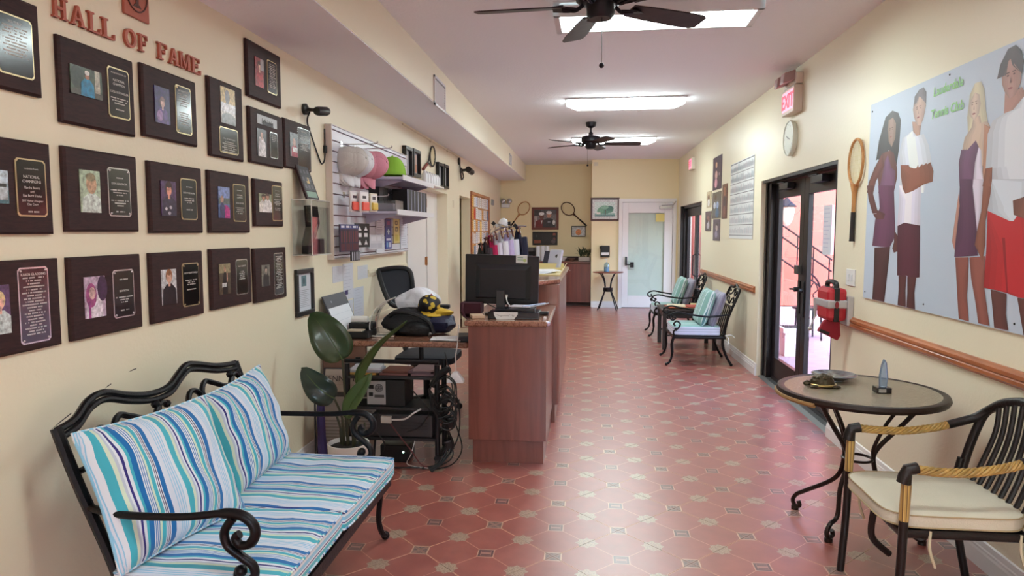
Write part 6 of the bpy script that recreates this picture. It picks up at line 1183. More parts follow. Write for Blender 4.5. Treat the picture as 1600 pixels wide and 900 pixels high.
r = thing('wall_clock', 'round pale clock on the right wall under the exit sign', 'clock', (XR, 6.5, 2.38)); obj('case', MB().lathe([(0, -.001), (.152, -.001), (.158, -.02), (.156, -.04), (.145, -.043), (.143, -.036), (0, -.036)], (XR, 6.5, 2.38), 36, 'x'), mat('pale green white', (222, 228, 214), .4), r)
F = Frame((XR - .037, 6.5, 2.38), (0, -1, 0), (0, 0, 1)); S = [(rect(-.004, .004, 0, .0), (0, 0, 0))]; S = [([(.118 * math.sin(t) - .003, .118 * math.cos(t) - .008), (.118 * math.sin(t) + .003, .118 * math.cos(t) - .008), (.118 * math.sin(t) + .003, .118 * math.cos(t) + .008), (.118 * math.sin(t) - .003, .118 * math.cos(t) + .008)], (150, 154, 146)) for t in [2 * PI * k / 12 for k in range(12)]]
obj('dial', prints(MB(), F, [(oval(0, 0, .142, .142, 36), (226, 232, 218))] + S, .0005), INK, r, smooth=False)
obj('hands', prints(MB(), F, [([(-.06, .032), (-.062, .026), (0, -.005), (.003, .003)], (40, 40, 40)), ([(0, .004), (.05, -.018), (.052, -.012), (0, .008)], (40, 40, 40)), (oval(0, 0, .01, .01), (40, 40, 40))], .003), INK, r, smooth=False)
racket(RW(4.955, 2.015), math.radians(-92), .155, .122, .69, LTW, GRIP, 'light wooden racket hung upright between the glass door and the poster', 0)
r = thing('light_switch', 'white double light switch beside the glass door', 'switch', (XR, 5.0, 1.175)); F = RW(5.08, 1.172); obj('plate', fbox(MB(), F, 0, .16, 0, .115, .001, .008), WHITE, r, smooth=False, bevel=.003)
for a in (.05, .11): obj('toggle', fbox(MB(), F, a - .012, a + .012, .035, .08, .008, .013), FRM, r, smooth=False, bevel=.002)
r = thing('first_aid_case', 'red defibrillator case with a silver band in a wall bracket by the glass door', 'case', (1.71, 5.08, .92)); RED = mat('red case fabric', (176, 34, 46), .5, bump=(80, .2))
obj('case', MB().box(1.675, 1.805, 4.95, 5.20, .925, 1.155), RED, r, smooth=False, bevel=.028); obj('dark_strip', MB().box(1.715, 1.75, 4.944, 5.206, .923, 1.158), BLACK, r, smooth=False, bevel=.004)
SIL = mat('silver plastic', (186, 184, 186), .35, .3)
obj('band', MB().box(1.669, 1.807, 4.942, 5.208, 1.015, 1.075), SIL, r, smooth=False, bevel=.012); obj('badge', MB().lathe([(0, 0), (.026, 0), (.024, -.004), (0, -.004)], (1.73, 4.938, 1.042), 16, 'y', sx=1, sy=.5), mat('dark red badge', (130, 20, 34), .4), r)
obj('handle', MB().tube(cr([(1.74, 4.99, 1.15), (1.74, 5.0, 1.185), (1.74, 5.08, 1.195), (1.74, 5.16, 1.185), (1.74, 5.17, 1.15)]), .018, 8), BLACK, r)
obj('bracket', MB().box(1.80, 1.838, 4.93, 5.22, .9, 1.1).prism([(1.655, 5.19, 1.07), (1.665, 5.19, .93), (1.68, 5.19, .93), (1.68, 5.19, 1.07)], (0, .02, 0)), SIL, r, smooth=False, bevel=.004)
obj('pull_rod', MB().tube([(1.668, 5.19, .94), (1.63, 5.17, .85)], .006, 6).ball((1.627, 5.168, .845), .015, 10), SIL, r)
r = thing('pouch', 'dark red cloth pouch hanging below the red case', 'pouch', (1.70, 5.05, .78)); obj('body', MB().prism([(1.675, 5.0, .93), (1.775, 5.0, .93), (1.785, 5.0, .82), (1.765, 5.0, .785), (1.63, 5.0, .85)], (0, .035, 0)), mat('dark red cloth', (140, 24, 40), .8), r, smooth=False, bevel=.006); obj('label_band', MB().prism([(1.648, 4.997, .867), (1.633, 4.997, .850), (1.70, 4.997, .822), (1.71, 4.997, .842)], (0, .003, 0)), BLACK, r, smooth=False)
# notice on the glass door
F = Frame((1.945, 5.93, 1.36), (0, -1, 0), (0, 0, 1)); sheet('door_notice', F, .20, .40, (232, 236, 248), lines(.2, .4, 10, (196, 204, 228), seed=9), 'white printed notice taped inside the right glass leaf', 'notice'); 
# planner and small prints
r = thing('wall_planner', 'large white wall planner with ruled months, left of the glass door', 'calendar', (XR, 8.5, 1.46)); F = RW(9.12, 1.46); W, H = 1.25, .93; S = []
for i in range(7): S.append((rect(0, W, H * (.04 + i * .135), H * (.04 + i * .135) + .008), (120, 116, 120)))
S += [(rect(0, W, H - .02, H - .008), (110, 108, 112)), (rect(W - .02, W - .006, 0, H), (130, 128, 128))]
q = random.Random(8)
for i in range(7):
    for k in range(26): a = .03 + k * .046; S.append((rect(a, a + .022, H * (.07 + i * .135), H * (.07 + i * .135) + q.uniform(.04, .085)), (190 + q.randint(-10, 14), 194, 200)))
obj('sheet', prints(fbox(MB(), F, 0, W, 0, H, .001, .004, (224, 226, 226)), F, S, .0045, .00002), INK, r, smooth=False)
sm = [(10.37, 9.72, 2.135, 2.596, (66, 56, 84), [(.42, .75, .1, (226, 180, 150)), (.42, .45, .14, (214, 170, 170)), (.4, .2, .16, (222, 160, 180)), (.75, .45, .06, (176, 160, 180))], 'largest small print on the right wall, a dancer on a dark ground'), (10.85, 10.47, 1.902, 2.145, (196, 180, 150), [(.5, .6, .2, (120, 84, 60)), (.5, .3, .25, (226, 222, 216))], 'pale print at the upper left of the group'), (10.37, 9.71, 1.732, 2.10, (110, 104, 96), [(.3, .5, .14, (206, 214, 230)), (.62, .5, .15, (160, 180, 216)), (.4, .8, .12, (90, 66, 50)), (.6, .2, .2, (90, 120, 150))], 'middle print of two people in blue and white'), (9.64, 9.305, 1.718, 2.175, (112, 76, 66), [(.5, .75, .2, (170, 120, 96)), (.5, .45, .24, (80, 60, 66)), (.5, .2, .2, (150, 104, 90))], 'tall narrow brown print at the right of the group'), (10.92, 10.43, 1.553, 1.848, (96, 80, 84), [(.5, .6, .2, (150, 110, 100)), (.5, .3, .22, (186, 180, 190)), (.4, .5, .1, (70, 50, 60))], 'dark print at the lower left of the group'), (10.26, 9.75, 1.417, 1.718, (92, 76, 92), [(.55, .6, .16, (196, 176, 176)), (.5, .3, .2, (150, 140, 170)), (.6, .75, .08, (70, 50, 50))], 'lowest print of the group, violet grey')]
for y1, y0, z0, z1, bg, bl, lab in sm:
    w, H = y1 - y0, z1 - z0; F = RW(y1, z0, XR); S = [(oval(a * w, b * H, rr * w, rr * 1.4 * H if False else rr * H * .9), c) for a, b, rr, c in bl]
    single('photo_print', prints(fbox(MB(), F, 0, w, 0, H, .001, .006, bg), F, S, .0065), PHOTO, lab, 'picture', 'small prints on the right wall', smooth=False)

# ================================================================ WROUGHT IRON ARMCHAIRS, MAGAZINE TABLE
AST = [(.06, (124, 166, 158)), (.012, (196, 210, 212)), (.03, (90, 132, 140)), (.012, (196, 210, 212)), (.05, (130, 174, 166)), (.03, (190, 210, 214)), (.02, (98, 150, 158))]
TEAL = stripes('teal striped cloth', 1, .25, AST, wob=.02); TEALX = stripes('teal striped cloth across', 0, .21, AST, wob=.02)
PALE = stripes('pale banded cushion side', 2, .03, [(.016, (206, 210, 232)), (.006, (150, 170, 190)), (.008, (196, 202, 226))], wob=.0)
GRYC = stripes('grey lilac cloth', 0, .08, [(.03, (150, 146, 164)), (.02, (120, 116, 136)), (.03, (166, 162, 180))], wob=.03)
def armchair():
    r = thing('iron_armchair', '', 'chair', (0, 0, 0), 0, 'iron armchairs'); W = .29   # faces -x, back at +x
    obj('seat_frame', MB().tube([(-.30, -W, .33), (.28, -W, .33), (.28, W, .33), (-.30, W, .33)], .018, 8, closed=True).box(-.3, .28, -W, W, .335, .345), DKMETAL, r, world=False)
    for s in (-1, 1):
        obj('leg', MB().tube(cr([(-.29, s * W, .34), (-.315, s * (W + .01), .26), (-.31, s * (W + .01), .14), (-.335, s * (W + .02), .05), (-.37, s * (W + .025), .02)]), [.017] * 12 + [.013] * 12 + [.013], 8).ball((-.375, s * (W + .025), .017), .018, 10), DKMETAL, r, world=False)
        obj('leg', MB().tube(cr([(.26, s * W, .34), (.26, s * W, .24), (.30, s * W, .12), (.355, s * W, .025)]), .015, 8).ball((.36, s * W, .017), .018, 10), DKMETAL, r, world=False)
        a = MB().tube(cr([(.33, s * W, .60), (.1, s * (W + .03), .575), (-.12, s * (W + .05), .60), (-.25, s * (W + .045), .625), (-.33, s * (W + .04), .60), (-.345, s * (W + .04), .56), (-.315, s * (W + .04), .535), (-.285, s * (W + .04), .555), (-.30, s * (W + .04), .575)]), .011, 8)
        a.tube(cr([(-.29, s * (W + .02), .345), (-.30, s * (W + .03), .40), (-.25, s * (W + .035), .44), (-.23, s * (W + .04), .49), (-.27, s * (W + .04), .52), (-.30, s * (W + .04), .49), (-.285, s * (W + .04), .465)]), .010, 8).ball((-.275, s * (W + .035), .425), .02, 8)
        obj('armrest', a, DKMETAL, r, world=False)
    b = MB(); top = cr([(.27, -W, .34), (.31, -W, .55), (.42, -W + .02, .82), (.445, -W + .06, .88), (.455, -.12, .885), (.46, 0, .92), (.455, .12, .885), (.445, W - .06, .88), (.42, W - .02, .82), (.31, W, .55), (.27, W, .34)], 5)
    b.tube(top, .015, 8).tube([(.365, -W + .01, .68), (.365, W - .01, .68)], .011, 6)
    for s in (-1, 1):
        for t in ([(.45, s * .02, .88), (.425, s * .06, .82), (.41, s * .15, .80), (.42, s * .2, .84), (.43, s * .16, .86), (.425, s * .13, .84)], [(.375, s * .03, .70), (.395, s * .07, .76), (.40, s * .14, .78), (.39, s * .18, .74), (.385, s * .14, .72)]): b.tube(cr(t), .009, 6)
        for k in range(3): b.tube([(.28, s * (.05 + .09 * k), .35), (.365, s * (.05 + .09 * k), .68)], .008, 6)
    obj('back_frame', b, DKMETAL, r, world=False); return r
ac = armchair(); ac.location = (1.32, 8.34, 0); ac['label'] = 'black wrought iron armchair nearest the glass door, with teal cushions'
ac2 = dup(ac, (1.32, 10.53, 0), 0, 'black wrought iron armchair farther back, by the dark double door')
def tie(x, y, z, r): obj('tie', MB().tube(cr([(x, y, z), (x + .03, y - .03, z - .03), (x + .02, y - .05, z - .10)]), .005, 5).tube(cr([(x, y, z), (x + .06, y - .02, z + .01), (x + .10, y - .03, z - .02)]), .005, 5), mat('cushion ties', (206, 206, 206), .8), r)
def chair_cushions(y, which):
    cm, a, b = cushion(.54, .60, .115, .09, 14); o = obj('seat_cushion', cm, TEAL, None, weld=True, ang=60); o.location = (1.285, y, .347); tagp(o, 'teal striped seat cushion on the iron armchair %s' % which, 'cushion', 'armchair cushions')
    sd = MB(); k = len(a); sd.sheet([[(p[0] * 1.014, p[1] * 1.014, p[2] * .98 + .0) for p in b + [b[0]]], [(p[0] * 1.014, p[1] * 1.014, p[2]) for p in a + [a[0]]]]); obj('border', sd, PALE, o, world=False)
    cm, a, b = cushion(.56, .44, .13, .02, 14, pw=.05); o = obj('back_pillow', cm, TEALX, None, weld=True, ang=60); basis(o, (1.47, y, .64), (0, -1, 0), (.33, 0, 1)); tagp(o, 'teal striped back pillow on the iron armchair %s' % which, 'pillow', 'armchair pillows')
    cm, a, b = cushion(.54, .44, .12, .02, 14, pw=.05, wr=.006, seed=3); o = obj('back_pillow', cm, GRYC, None, weld=True, ang=60); basis(o, (1.585, y + .0, .62), (0, -1, 0), (.36, 0, 1)); tagp(o, 'grey lilac ruched pillow behind the teal one on the iron armchair %s' % which, 'pillow', 'armchair pillows')
chair_cushions(8.34, 'nearest the glass door'); chair_cushions(10.53, 'farther back')
tie(1.60, 8.02, .36, ac)
r = thing('magazine_table', 'low black slatted table between the two iron armchairs', 'table', (1.35, 9.42, 0)); TT = mat('black table top', (36, 28, 30), .35)
obj('table_top', MB().box(1.0, 1.72, 9.08, 9.76, .50, .53), TT, r, smooth=False, bevel=.01)
for x in (1.04, 1.68):
    for y in (9.12, 9.72): obj('leg', MB().box(x - .025, x + .025, y - .025, y + .025, 0, .50), TT, r, smooth=False, bevel=.004)
for k in range(9): obj('slat', MB().box(1.10 + k * .065, 1.135 + k * .065, 9.12, 9.72, .20, .215), TT, r, smooth=False)
obj('apron', MB().box(1.04, 1.68, 9.11, 9.13, .42, .50).box(1.04, 1.68, 9.71, 9.73, .42, .5).box(1.03, 1.05, 9.12, 9.72, .42, .5), TT, r, smooth=False); obj('shelf_rail', MB().box(1.04, 1.68, 9.11, 9.13, .18, .20).box(1.04, 1.68, 9.71, 9.73, .18, .2), TT, r, smooth=False)
q = random.Random(6); MC = [(206, 180, 130), (190, 96, 66), (226, 214, 186), (150, 120, 90), (214, 196, 160), (176, 70, 60), (120, 96, 80), (222, 206, 150)]
for i in range(8):
    x, y = (1.22, 9.36) if i < 3 else ((1.45, 9.34) if i < 6 else (1.55, 9.58)); k = i if i < 3 else (i - 3 if i < 6 else i - 6)
    single('magazine', MB().obox((x + q.uniform(-.03, .03), y + q.uniform(-.03, .03), .537 + k * .0105), (.24, .30, .0095), (0, 0, q.uniform(-.4, .4)), MC[i]), INK, 'magazine on the low table, %s of the %s pile' % (('bottom', 'middle', 'top')[k], ('left', 'middle', 'right')[0 if i < 3 else (1 if i < 6 else 2)]), 'magazine', 'magazines on the low table', smooth=False)

# ================================================================ ROUND GLASS TABLE AND RATTAN ARMCHAIR
TX, TY, TZ = 1.385, 3.59, .755
r = thing('round_table', 'round pebbled glass table with a dark metal rim and scrolled legs', 'table', (TX, TY, 0))
RIMM = mat('dark brown metal', (44, 32, 28), .38, .5, bump=(60, .2))
obj('rim', MB().lathe([(.355, TZ - .028), (.388, TZ - .03), (.396, TZ - .015), (.39, TZ), (.372, TZ + .004), (.355, TZ - .002), (.355, TZ - .028)], (TX, TY, 0), 64), RIMM, r)
gm = bpy.data.materials.new('pebbled glass'); gm.use_nodes = True; MATS['pebbled glass'] = gm; t = gm.node_tree; b = t.nodes['Principled BSDF']; b.inputs['Base Color'].default_value = (*lin((196, 182, 158)), 1); b.inputs['Transmission Weight'].default_value = .55; b.inputs['Roughness'].default_value = .22; b.inputs['IOR'].default_value = 1.3
n = t.nodes.new('ShaderNodeTexVoronoi'); n.inputs['Scale'].default_value = 110; tc = t.nodes.new('ShaderNodeTexCoord'); t.links.new(tc.outputs['Object'], n.inputs[0]); bp = t.nodes.new('ShaderNodeBump'); bp.inputs['Strength'].default_value = .25; bp.inputs['Distance'].default_value = .004; t.links.new(n.outputs[0], bp.inputs['Height']); t.links.new(bp.outputs[0], b.inputs['Normal'])
obj('glass_top', MB().lathe([(0, TZ - .008), (.357, TZ - .008), (.357, TZ), (0, TZ)], (TX, TY, 0), 64), gm, r)
ROPE = mat('tan rope wrap', (150, 112, 66), .6, bump=(140, .5))
obj('rope_wrap', MB().tube([(TX + .392 * math.cos(a), TY + .392 * math.sin(a), TZ - .028) for a in [math.radians(160 + 5 * k) for k in range(13)]], .012, 8), ROPE, r)
for k, (fx, fy) in enumerate(((1.18, 3.894), (1.223, 3.485), (1.675, 3.505))):
    d = Vector((fx - TX, fy - TY, 0)); L = d.length; d.normalize(); p = lambda rr, z: tuple(Vector((TX, TY, z)) + d * rr)
    m = MB().tube(cr([p(.30, TZ - .02), p(.20, .60), p(.09, .46), p(.075, .38), p(.12, .26), p(L - .06, .125), p(L - .01, .09), p(L + .015, .05), p(L + .0, .022), p(L - .03, .03), p(L - .022, .055)]), .0115, 8).lathe([(0, 0), (.02, 0), (.02, .02), (0, .022)], p(L, 0), 12)
    m.tube(cr([p(.22, TZ - .02), p(.13, .60), p(.075, .47), p(.07, .42)]), .009, 8)
    obj('leg', m, RIMM, r)
obj('collar', MB().tube([(TX + .07 * math.cos(a), TY + .07 * math.sin(a), .40) for a in [2 * PI * k / 24 for k in range(24)]], .007, 6, closed=True), RIMM, r)
obj('ring', MB().tube([(TX + .28 * math.cos(a), TY + .28 * math.sin(a), TZ - .035) for a in [2 * PI * k / 32 for k in range(32)]], .008, 6, closed=True), RIMM, r)
TT2 = TZ + .001
r = thing('glass_bowl', 'shallow grey glass bowl at the back of the round table', 'bowl', (1.335, 3.80, TT2)); obj('bowl', MB().lathe([(.05, TT2), (.05, TT2 + .004), (.10, TT2 + .025), (.115, TT2 + .033), (.11, TT2 + .035), (.097, TT2 + .029), (.05, TT2 + .008), (0, TT2 + .007)], (1.33, 3.80, 0), 36), mat('smoky silver glass', (150, 152, 156), .12, .7), r)
r = thing('turtle_figurine', 'small bronze turtle figurine lying on the round table', 'figurine', (1.215, 3.63, TT2)); BRZ = mat('tarnished bronze', (74, 64, 46), .32, .7, bump=(70, .8))
m = MB(); rows = []
for i in range(8):
    t = PI / 2 * i / 7; rows.append([(1.215 + .062 * math.cos(t) * math.cos(a), 3.63 + .05 * math.cos(t) * math.sin(a), TT2 + .012 + .055 * math.sin(t) + .004 * math.sin(5 * a) * math.cos(t)) for a in [2 * PI * k / 24 for k in range(24)]])
obj('shell', m.sheet(rows, close=True), BRZ, r)
for i in range(9):
    a = 2 * PI * i / 8; rr = .034 if i < 8 else 0; obj('scute', MB().ball((1.215 + rr * 1.15 * math.cos(a), 3.63 + rr * math.sin(a), TT2 + (.050 if i < 8 else .064)), .0125, 8, sc3=(1, 1, .6)), BRZ, r)
for dx, dy in ((.045, .045), (.045, -.045), (-.045, .045), (-.045, -.045)): obj('flipper', MB().ball((1.215 + dx * 1.2, 3.63 + dy, TT2 + .009), .019, 8, sc3=(1.3, .8, .45)), BRZ, r)
obj('head', MB().ball((1.138, 3.625, TT2 + .018), .018, 10, sc3=(1.2, .8, .8)), BRZ, r); obj('rim', MB().tube([(1.215 + .064 * math.cos(a), 3.63 + .052 * math.sin(a), TT2 + .013) for a in [2 * PI * k / 24 for k in range(24)]], .006, 6, closed=True), mat('pale gold', (176, 150, 96), .3, .7), r)
r = thing('crystal_trophy', 'blue crystal trophy on a black base on the round table', 'trophy', (1.46, 3.54, TT2)); obj('base', MB().prism([(1.43, 3.50, TT2), (1.50, 3.50, TT2), (1.50, 3.56, TT2), (1.43, 3.56, TT2)], (0, 0, .028)), mat('black lacquer', (22, 16, 18), .15), r, smooth=False, bevel=.003)
obj('plate', MB().box(1.437, 1.472, 3.497, 3.50, TT2 + .006, TT2 + .022), SILV, r, smooth=False)
cm_ = bpy.data.materials.new('blue crystal'); cm_.use_nodes = True; b = cm_.node_tree.nodes['Principled BSDF']; b.inputs['Base Color'].default_value = (*lin((190, 214, 240)), 1); b.inputs['Transmission Weight'].default_value = .8; b.inputs['Roughness'].default_value = .05
obj('crystal', MB().prism([(1.452, 3.515, TT2 + .028), (1.482, 3.515, TT2 + .028), (1.487, 3.515, TT2 + .08), (1.478, 3.515, TT2 + .15), (1.468, 3.515, TT2 + .166), (1.458, 3.515, TT2 + .135), (1.45, 3.515, TT2 + .08)], (0, .026, 0)), cm_, r, smooth=False, bevel=.003)
# chair
r = thing('rattan_armchair', 'dark metal armchair with rope wrapped arms in the right foreground', 'chair', (1.43, 2.92, 0)); CHM = mat('dark brown chair metal', (34, 27, 26), .4, .4, bump=(90, .2))
RAT = stripes('twisted rattan', 0, .012, [(.006, (172, 136, 70)), (.003, (96, 66, 34)), (.003, (198, 166, 96))], rough=.5, wob=.0)
RATN = mat('twisted rattan strands', (168, 134, 72), .5, var=(25, .35))
y0, y1 = 2.655, 3.175
for y, s in ((y0, -1), (y1, 1)):
    yf = y + s * .012
    l = obj('leg', MB().tube(cr([(1.175, yf, 0.0), (1.19, yf, .25), (1.195, yf, .46), (1.20, yf, .655)]), .0165, 10), CHM, r)
    obj('rattan_wrap', MB().tube([(1.1945, yf, .47), (1.199, yf, .61)], .0185, 10), RAT, l); obj('arm_cap', MB().tube([(1.185, yf, .615), (1.19, yf, .64), (1.20, yf, .665), (1.235, yf - s * .002, .672)], .0225, 10), CHM, l)
    obj('leg', MB().tube(cr([(1.71, y, 0), (1.665, y, .22), (1.645, y, .42), (1.665, y, .55)]), .0165, 10), CHM, r)
    ap = cr([(1.22, yf, .668), (1.32, y + s * .015, .660), (1.43, y + s * .01, .662), (1.54, y + s * .005, .680), (1.62, y, .702)], 5)
    st_ = MB(); ph_ = cr([tuple(p) for p in ap], 4); n_ = len(ph_)
    for k in range(6):      # six twisted strands
        pts = []
        for i_, p in enumerate(ph_):
            d_ = (ph_[min(i_ + 1, n_ - 1)] - ph_[max(i_ - 1, 0)]).normalized(); s_ = d_.cross(Vector((0, 0, 1))).normalized(); u_ = s_.cross(d_); an = 2 * PI * k / 6 + 22 * i_ / n_
            pts.append(p + (s_ * math.cos(an) + u_ * math.sin(an)) * .0125)
        st_.tube(pts, .0058, 6)
    obj('rattan_strands', st_, RATN, obj('armrest', MB().tube(ap, .0125, 8), CHM, r))
    obj('arm_joint', MB().tube(cr([(1.60, y, .697), (1.66, y - s * .002, .716), (1.71, y - s * .012, .738), (1.745, y - s * .035, .775), (1.755, y - s * .08, .805)]), .019, 10), CHM, r)
YC = (y0 + y1) / 2
arch = cr([(1.655, y1, .43), (1.695, y1, .60), (1.735, y1 - .015, .74), (1.752, y1 - .07, .80), (1.762, y1 - .15, .84), (1.768, YC, .862), (1.762, y0 + .15, .84), (1.752, y0 + .07, .80), (1.735, y0 + .015, .74), (1.695, y0, .60), (1.655, y0, .43)], 6)
obj('back_frame', MB().tube(arch, .0185, 10), CHM, r)
for k in range(8):
    f = (k + 1) / 9; yb = y0 + .03 + (y1 - y0 - .06) * f; yt = y0 + .05 + (y1 - y0 - .10) * f; zt = .862 - .08 * abs(2 * f - 1) ** 2.2
    obj('back_slat', MB().tube(cr([(1.645, yb, .42), (1.70, yb + (yt - yb) * .3, .55), (1.745, yt, .70), (1.768 - .018 * abs(2 * f - 1), yt, zt)]), .0105, 8), CHM, r)
obj('seat_frame', MB().tube([(1.20, y0 + .01, .41), (1.645, y0 + .01, .41), (1.645, y1 - .01, .41), (1.20, y1 - .01, .41)], .0165, 8, closed=True).box(1.2, 1.64, y0 + .01, y1 - .01, .408, .416), CHM, r)
obj('stretcher', MB().tube(cr([(1.19, YC - .02, .40), (1.2, YC + .01, .28), (1.28, YC + .03, .2)]), .014, 8), CHM, r)
CV = mat('ivory canvas', (206, 198, 178), .9, bump=(220, .3), var=(3, .06))
cm, a, b = cushion(.52, .49, .062, .045, 18, corner=.25, wr=.003, seed=5); o = obj('seat_cushion', cm, CV, None, weld=True, ang=60); o.location = (1.415, 2.915, .425); o.rotation_euler = (0, 0, 0); tagp(o, 'ivory canvas seat cushion on the rattan armchair', 'cushion')
obj('piping', MB().tube([(p[0] * 1.006, p[1] * 1.006, p[2]) for p in a], .0032, 6, closed=True).tube([(p[0] * 1.006, p[1] * 1.006, p[2]) for p in b], .0032, 6, closed=True), mat('tan piping', (170, 150, 116), .9), o, world=False)
for k, (x, y) in enumerate(((1.215, 3.10), (1.30, 2.66), (1.62, 2.66), (1.60, 3.12))): obj('tie_string', MB().tube(cr([(x - 1.415, y - 2.915, .0), (x - 1.415 - .01, y - 2.915 - .02, -.06), (x - 1.405, y - 2.915 - .025, -.13)]), .0055, 6), mat('tie cloth', (190, 178, 150), .9), o, world=False)
# ================================================================ BENCH WITH STRIPED CUSHIONS
X0, BY0, BY1, BXT = 0, 1.99, 3.17, -1.68
r = thing('iron_bench', 'black wrought iron bench with scrolled back and arms along the left wall', 'bench', (-1.3, 2.58, 0))
def bk(y, z):      # on the leaning plane of the back
    return (-1.50 - .18 * (z - .40) / .5, y, z)
def sc_(y, z): return y * .977, 1.55 + (z - 1.55) * .977
tp = [sc_(*q) for q in [(2.052, .896), (2.137, .91), (2.223, .952), (2.31, .962), (2.42, .928), (2.54, .902), (2.663, .903), (2.758, .938), (2.835, .962), (2.914, .951), (3.038, .919), (3.142, .904), (3.219, .899)]]
m = MB().tube(cr([bk(y, z) for y, z in tp], 5), .013, 8).tube(cr([bk(y, z - .024) for y, z in tp], 5), .012, 8)
obj('top_rail', m, DKMETAL, r)
for y, ye in ((tp[0][0], BY0 + .03), (tp[-1][0], BY1 - .02)):
    obj('back_post', MB().tube(cr([bk(y, tp[0][1] + .008), bk(y, .75), bk(ye, .5), (-1.495, ye, .38)], 5), .018, 8), DKMETAL, r)
    obj('leg', MB().tube(cr([(-1.495, ye, .38), (-1.52, ye, .25), (-1.63, ye, .12), (-1.70, ye, .02)], 5), .017, 8).ball((-1.705, ye, .018), .018, 10), DKMETAL, r)
YM = (tp[0][0] + tp[-1][0]) / 2
def Sc(pts, rad=.012): obj('back_scroll', MB().tube(cr([bk(y, z) for y, z in pts], 6), rad, 8).ball(bk(*pts[-1]), rad * 1.5, 8), DKMETAL, r)
for y0_, f in ((tp[0][0], 1), (YM, 1)):
    k = 1
    Sc([(y0_ + .09, .76), (y0_ + .11, .82), (y0_ + .15, .865), (y0_ + .20, .86), (y0_ + .225, .81), (y0_ + .20, .775), (y0_ + .175, .79), (y0_ + .18, .815)])
    Sc([(y0_ + .23, .78), (y0_ + .235, .85), (y0_ + .28, .885), (y0_ + .33, .87), (y0_ + .42, .835), (y0_ + .47, .835), (y0_ + .50, .86), (y0_ + .49, .875)])
    Sc([(y0_ + .235, .84), (y0_ + .24, .79), (y0_ + .275, .77), (y0_ + .305, .79), (y0_ + .295, .815)])
    Sc([(y0_ + .45, .79), (y0_ + .47, .84), (y0_ + .52, .87), (y0_ + .555, .86)], .011)
for k in range(9): y = BY0 + .12 + k * .118; obj('back_bar', MB().tube([bk(y, .40), bk(y, .77)], .008, 6), DKMETAL, r)
obj('back_rail', MB().tube([bk(BY0 + .02, .77), bk(BY1 - .02, .77)], .011, 8), DKMETAL, r)
obj('seat_frame', MB().tube([(-1.49, BY0 + .02, .375), (-.985, BY0 + .0, .365), (-.965, BY0 + .02, .365), (-.955, BY1 - .02, .365), (-.975, BY1, .365), (-1.49, BY1 - .01, .375)], .017, 8, closed=True).box(-1.49, -.97, BY0 + .01, BY1 - .01, .368, .378).box(-.955, -.925, BY0 + .01, BY1 - .0, .325, .372), DKMETAL, r)
def frontleg(y, s):
    obj('leg', MB().tube(cr([(-.975, y, .365), (-.985, y + s * .012, .26), (-1.0, y + s * .03, .14), (-.995, y + s * .06, .06), (-.985, y + s * .095, .03)], 6), [.017] * 6 + [.014] * 18 + [.013], 8).ball((-.99, y + s * .105, .022), .022, 12), DKMETAL, r)
frontleg(BY0 + .03, -1); frontleg(BY1 + .0, 1)
def arm(y, s):
    a = MB().tube(cr([(-1.60, y, .66), (-1.45, y + s * .03, .652), (-1.25, y + s * .03, .655), (-1.12, y + s * .02, .668), (-1.06, y + s * .02, .663), (-1.025, y + s * .02, .635), (-1.02, y + s * .02, .60), (-1.04, y + s * .02, .572), (-1.07, y + s * .02, .568), (-1.085, y + s * .02, .59), (-1.07, y + s * .02, .603)], 6), [.0125] * 18 + [.0165] * 24 + [.014] * 19, 10)
    obj('armrest', a, DKMETAL, r)
    b = MB().tube(cr([(-1.09, y + s * .02, .655), (-1.12, y + s * .02, .61), (-1.112, y + s * .02, .565), (-1.07, y + s * .018, .53), (-1.035, y + s * .012, .50), (-1.03, y + s * .01, .465), (-1.055, y + s * .01, .445), (-1.085, y + s * .01, .46), (-1.08, y + s * .01, .485)], 6), .0145, 10).ball((-1.075, y + s * .01, .478), .02, 10)
    b.tube(cr([(-1.05, y + s * .01, .45), (-1.02, y + s * .008, .43), (-1.015, y + s * .005, .40), (-1.04, y, .385), (-1.065, y, .40), (-1.055, y, .415)], 6), .0135, 10).tube([(-1.03, y + s * .006, .41), (-.99, y, .37)], .014, 8)
    obj('arm_scroll', b, DKMETAL, r)
arm(BY0 + .02, -1); arm(BY1 + .01, 1)
DB, TL, LB, WHT, NV, CRM, MV = (0, 104, 172), (66, 174, 192), (140, 196, 224), (220, 226, 234), (46, 38, 120), (208, 222, 200), (212, 218, 232)
BST = [(.012, WHT), (.022, TL), (.010, CRM), (.008, (186, 196, 210)), (.006, WHT), (.007, NV), (.010, WHT), (.010, TL), (.018, DB), (.004, WHT), (.003, DB), (.004, WHT), (.003, DB), (.004, WHT), (.003, DB), (.008, CRM), (.014, TL), (.004, WHT), (.003, (60, 40, 90)), (.004, WHT), (.003, (60, 40, 90)), (.004, WHT), (.018, DB), (.022, MV), (.003, LB), (.006, MV), (.003, LB), (.006, MV), (.003, LB), (.006, MV), (.003, LB)]
PER = sum(s[0] for s in BST)
SB = stripes('blue striped cloth along', 1, PER, BST, wob=.03); SX = stripes('blue striped cloth across', 0, PER, BST, wob=.035, offset=.02)
BORD = stripes('blue striped border', 2, .093, [(.012, (0, 104, 172)), (.006, (220, 226, 234)), (.016, (66, 174, 192)), (.005, (220, 226, 234)), (.005, (60, 40, 110)), (.006, (220, 226, 234)), (.014, (140, 196, 224)), (.01, (220, 226, 234)), (.012, (0, 104, 172)), (.007, (208, 222, 200))], wob=.0)
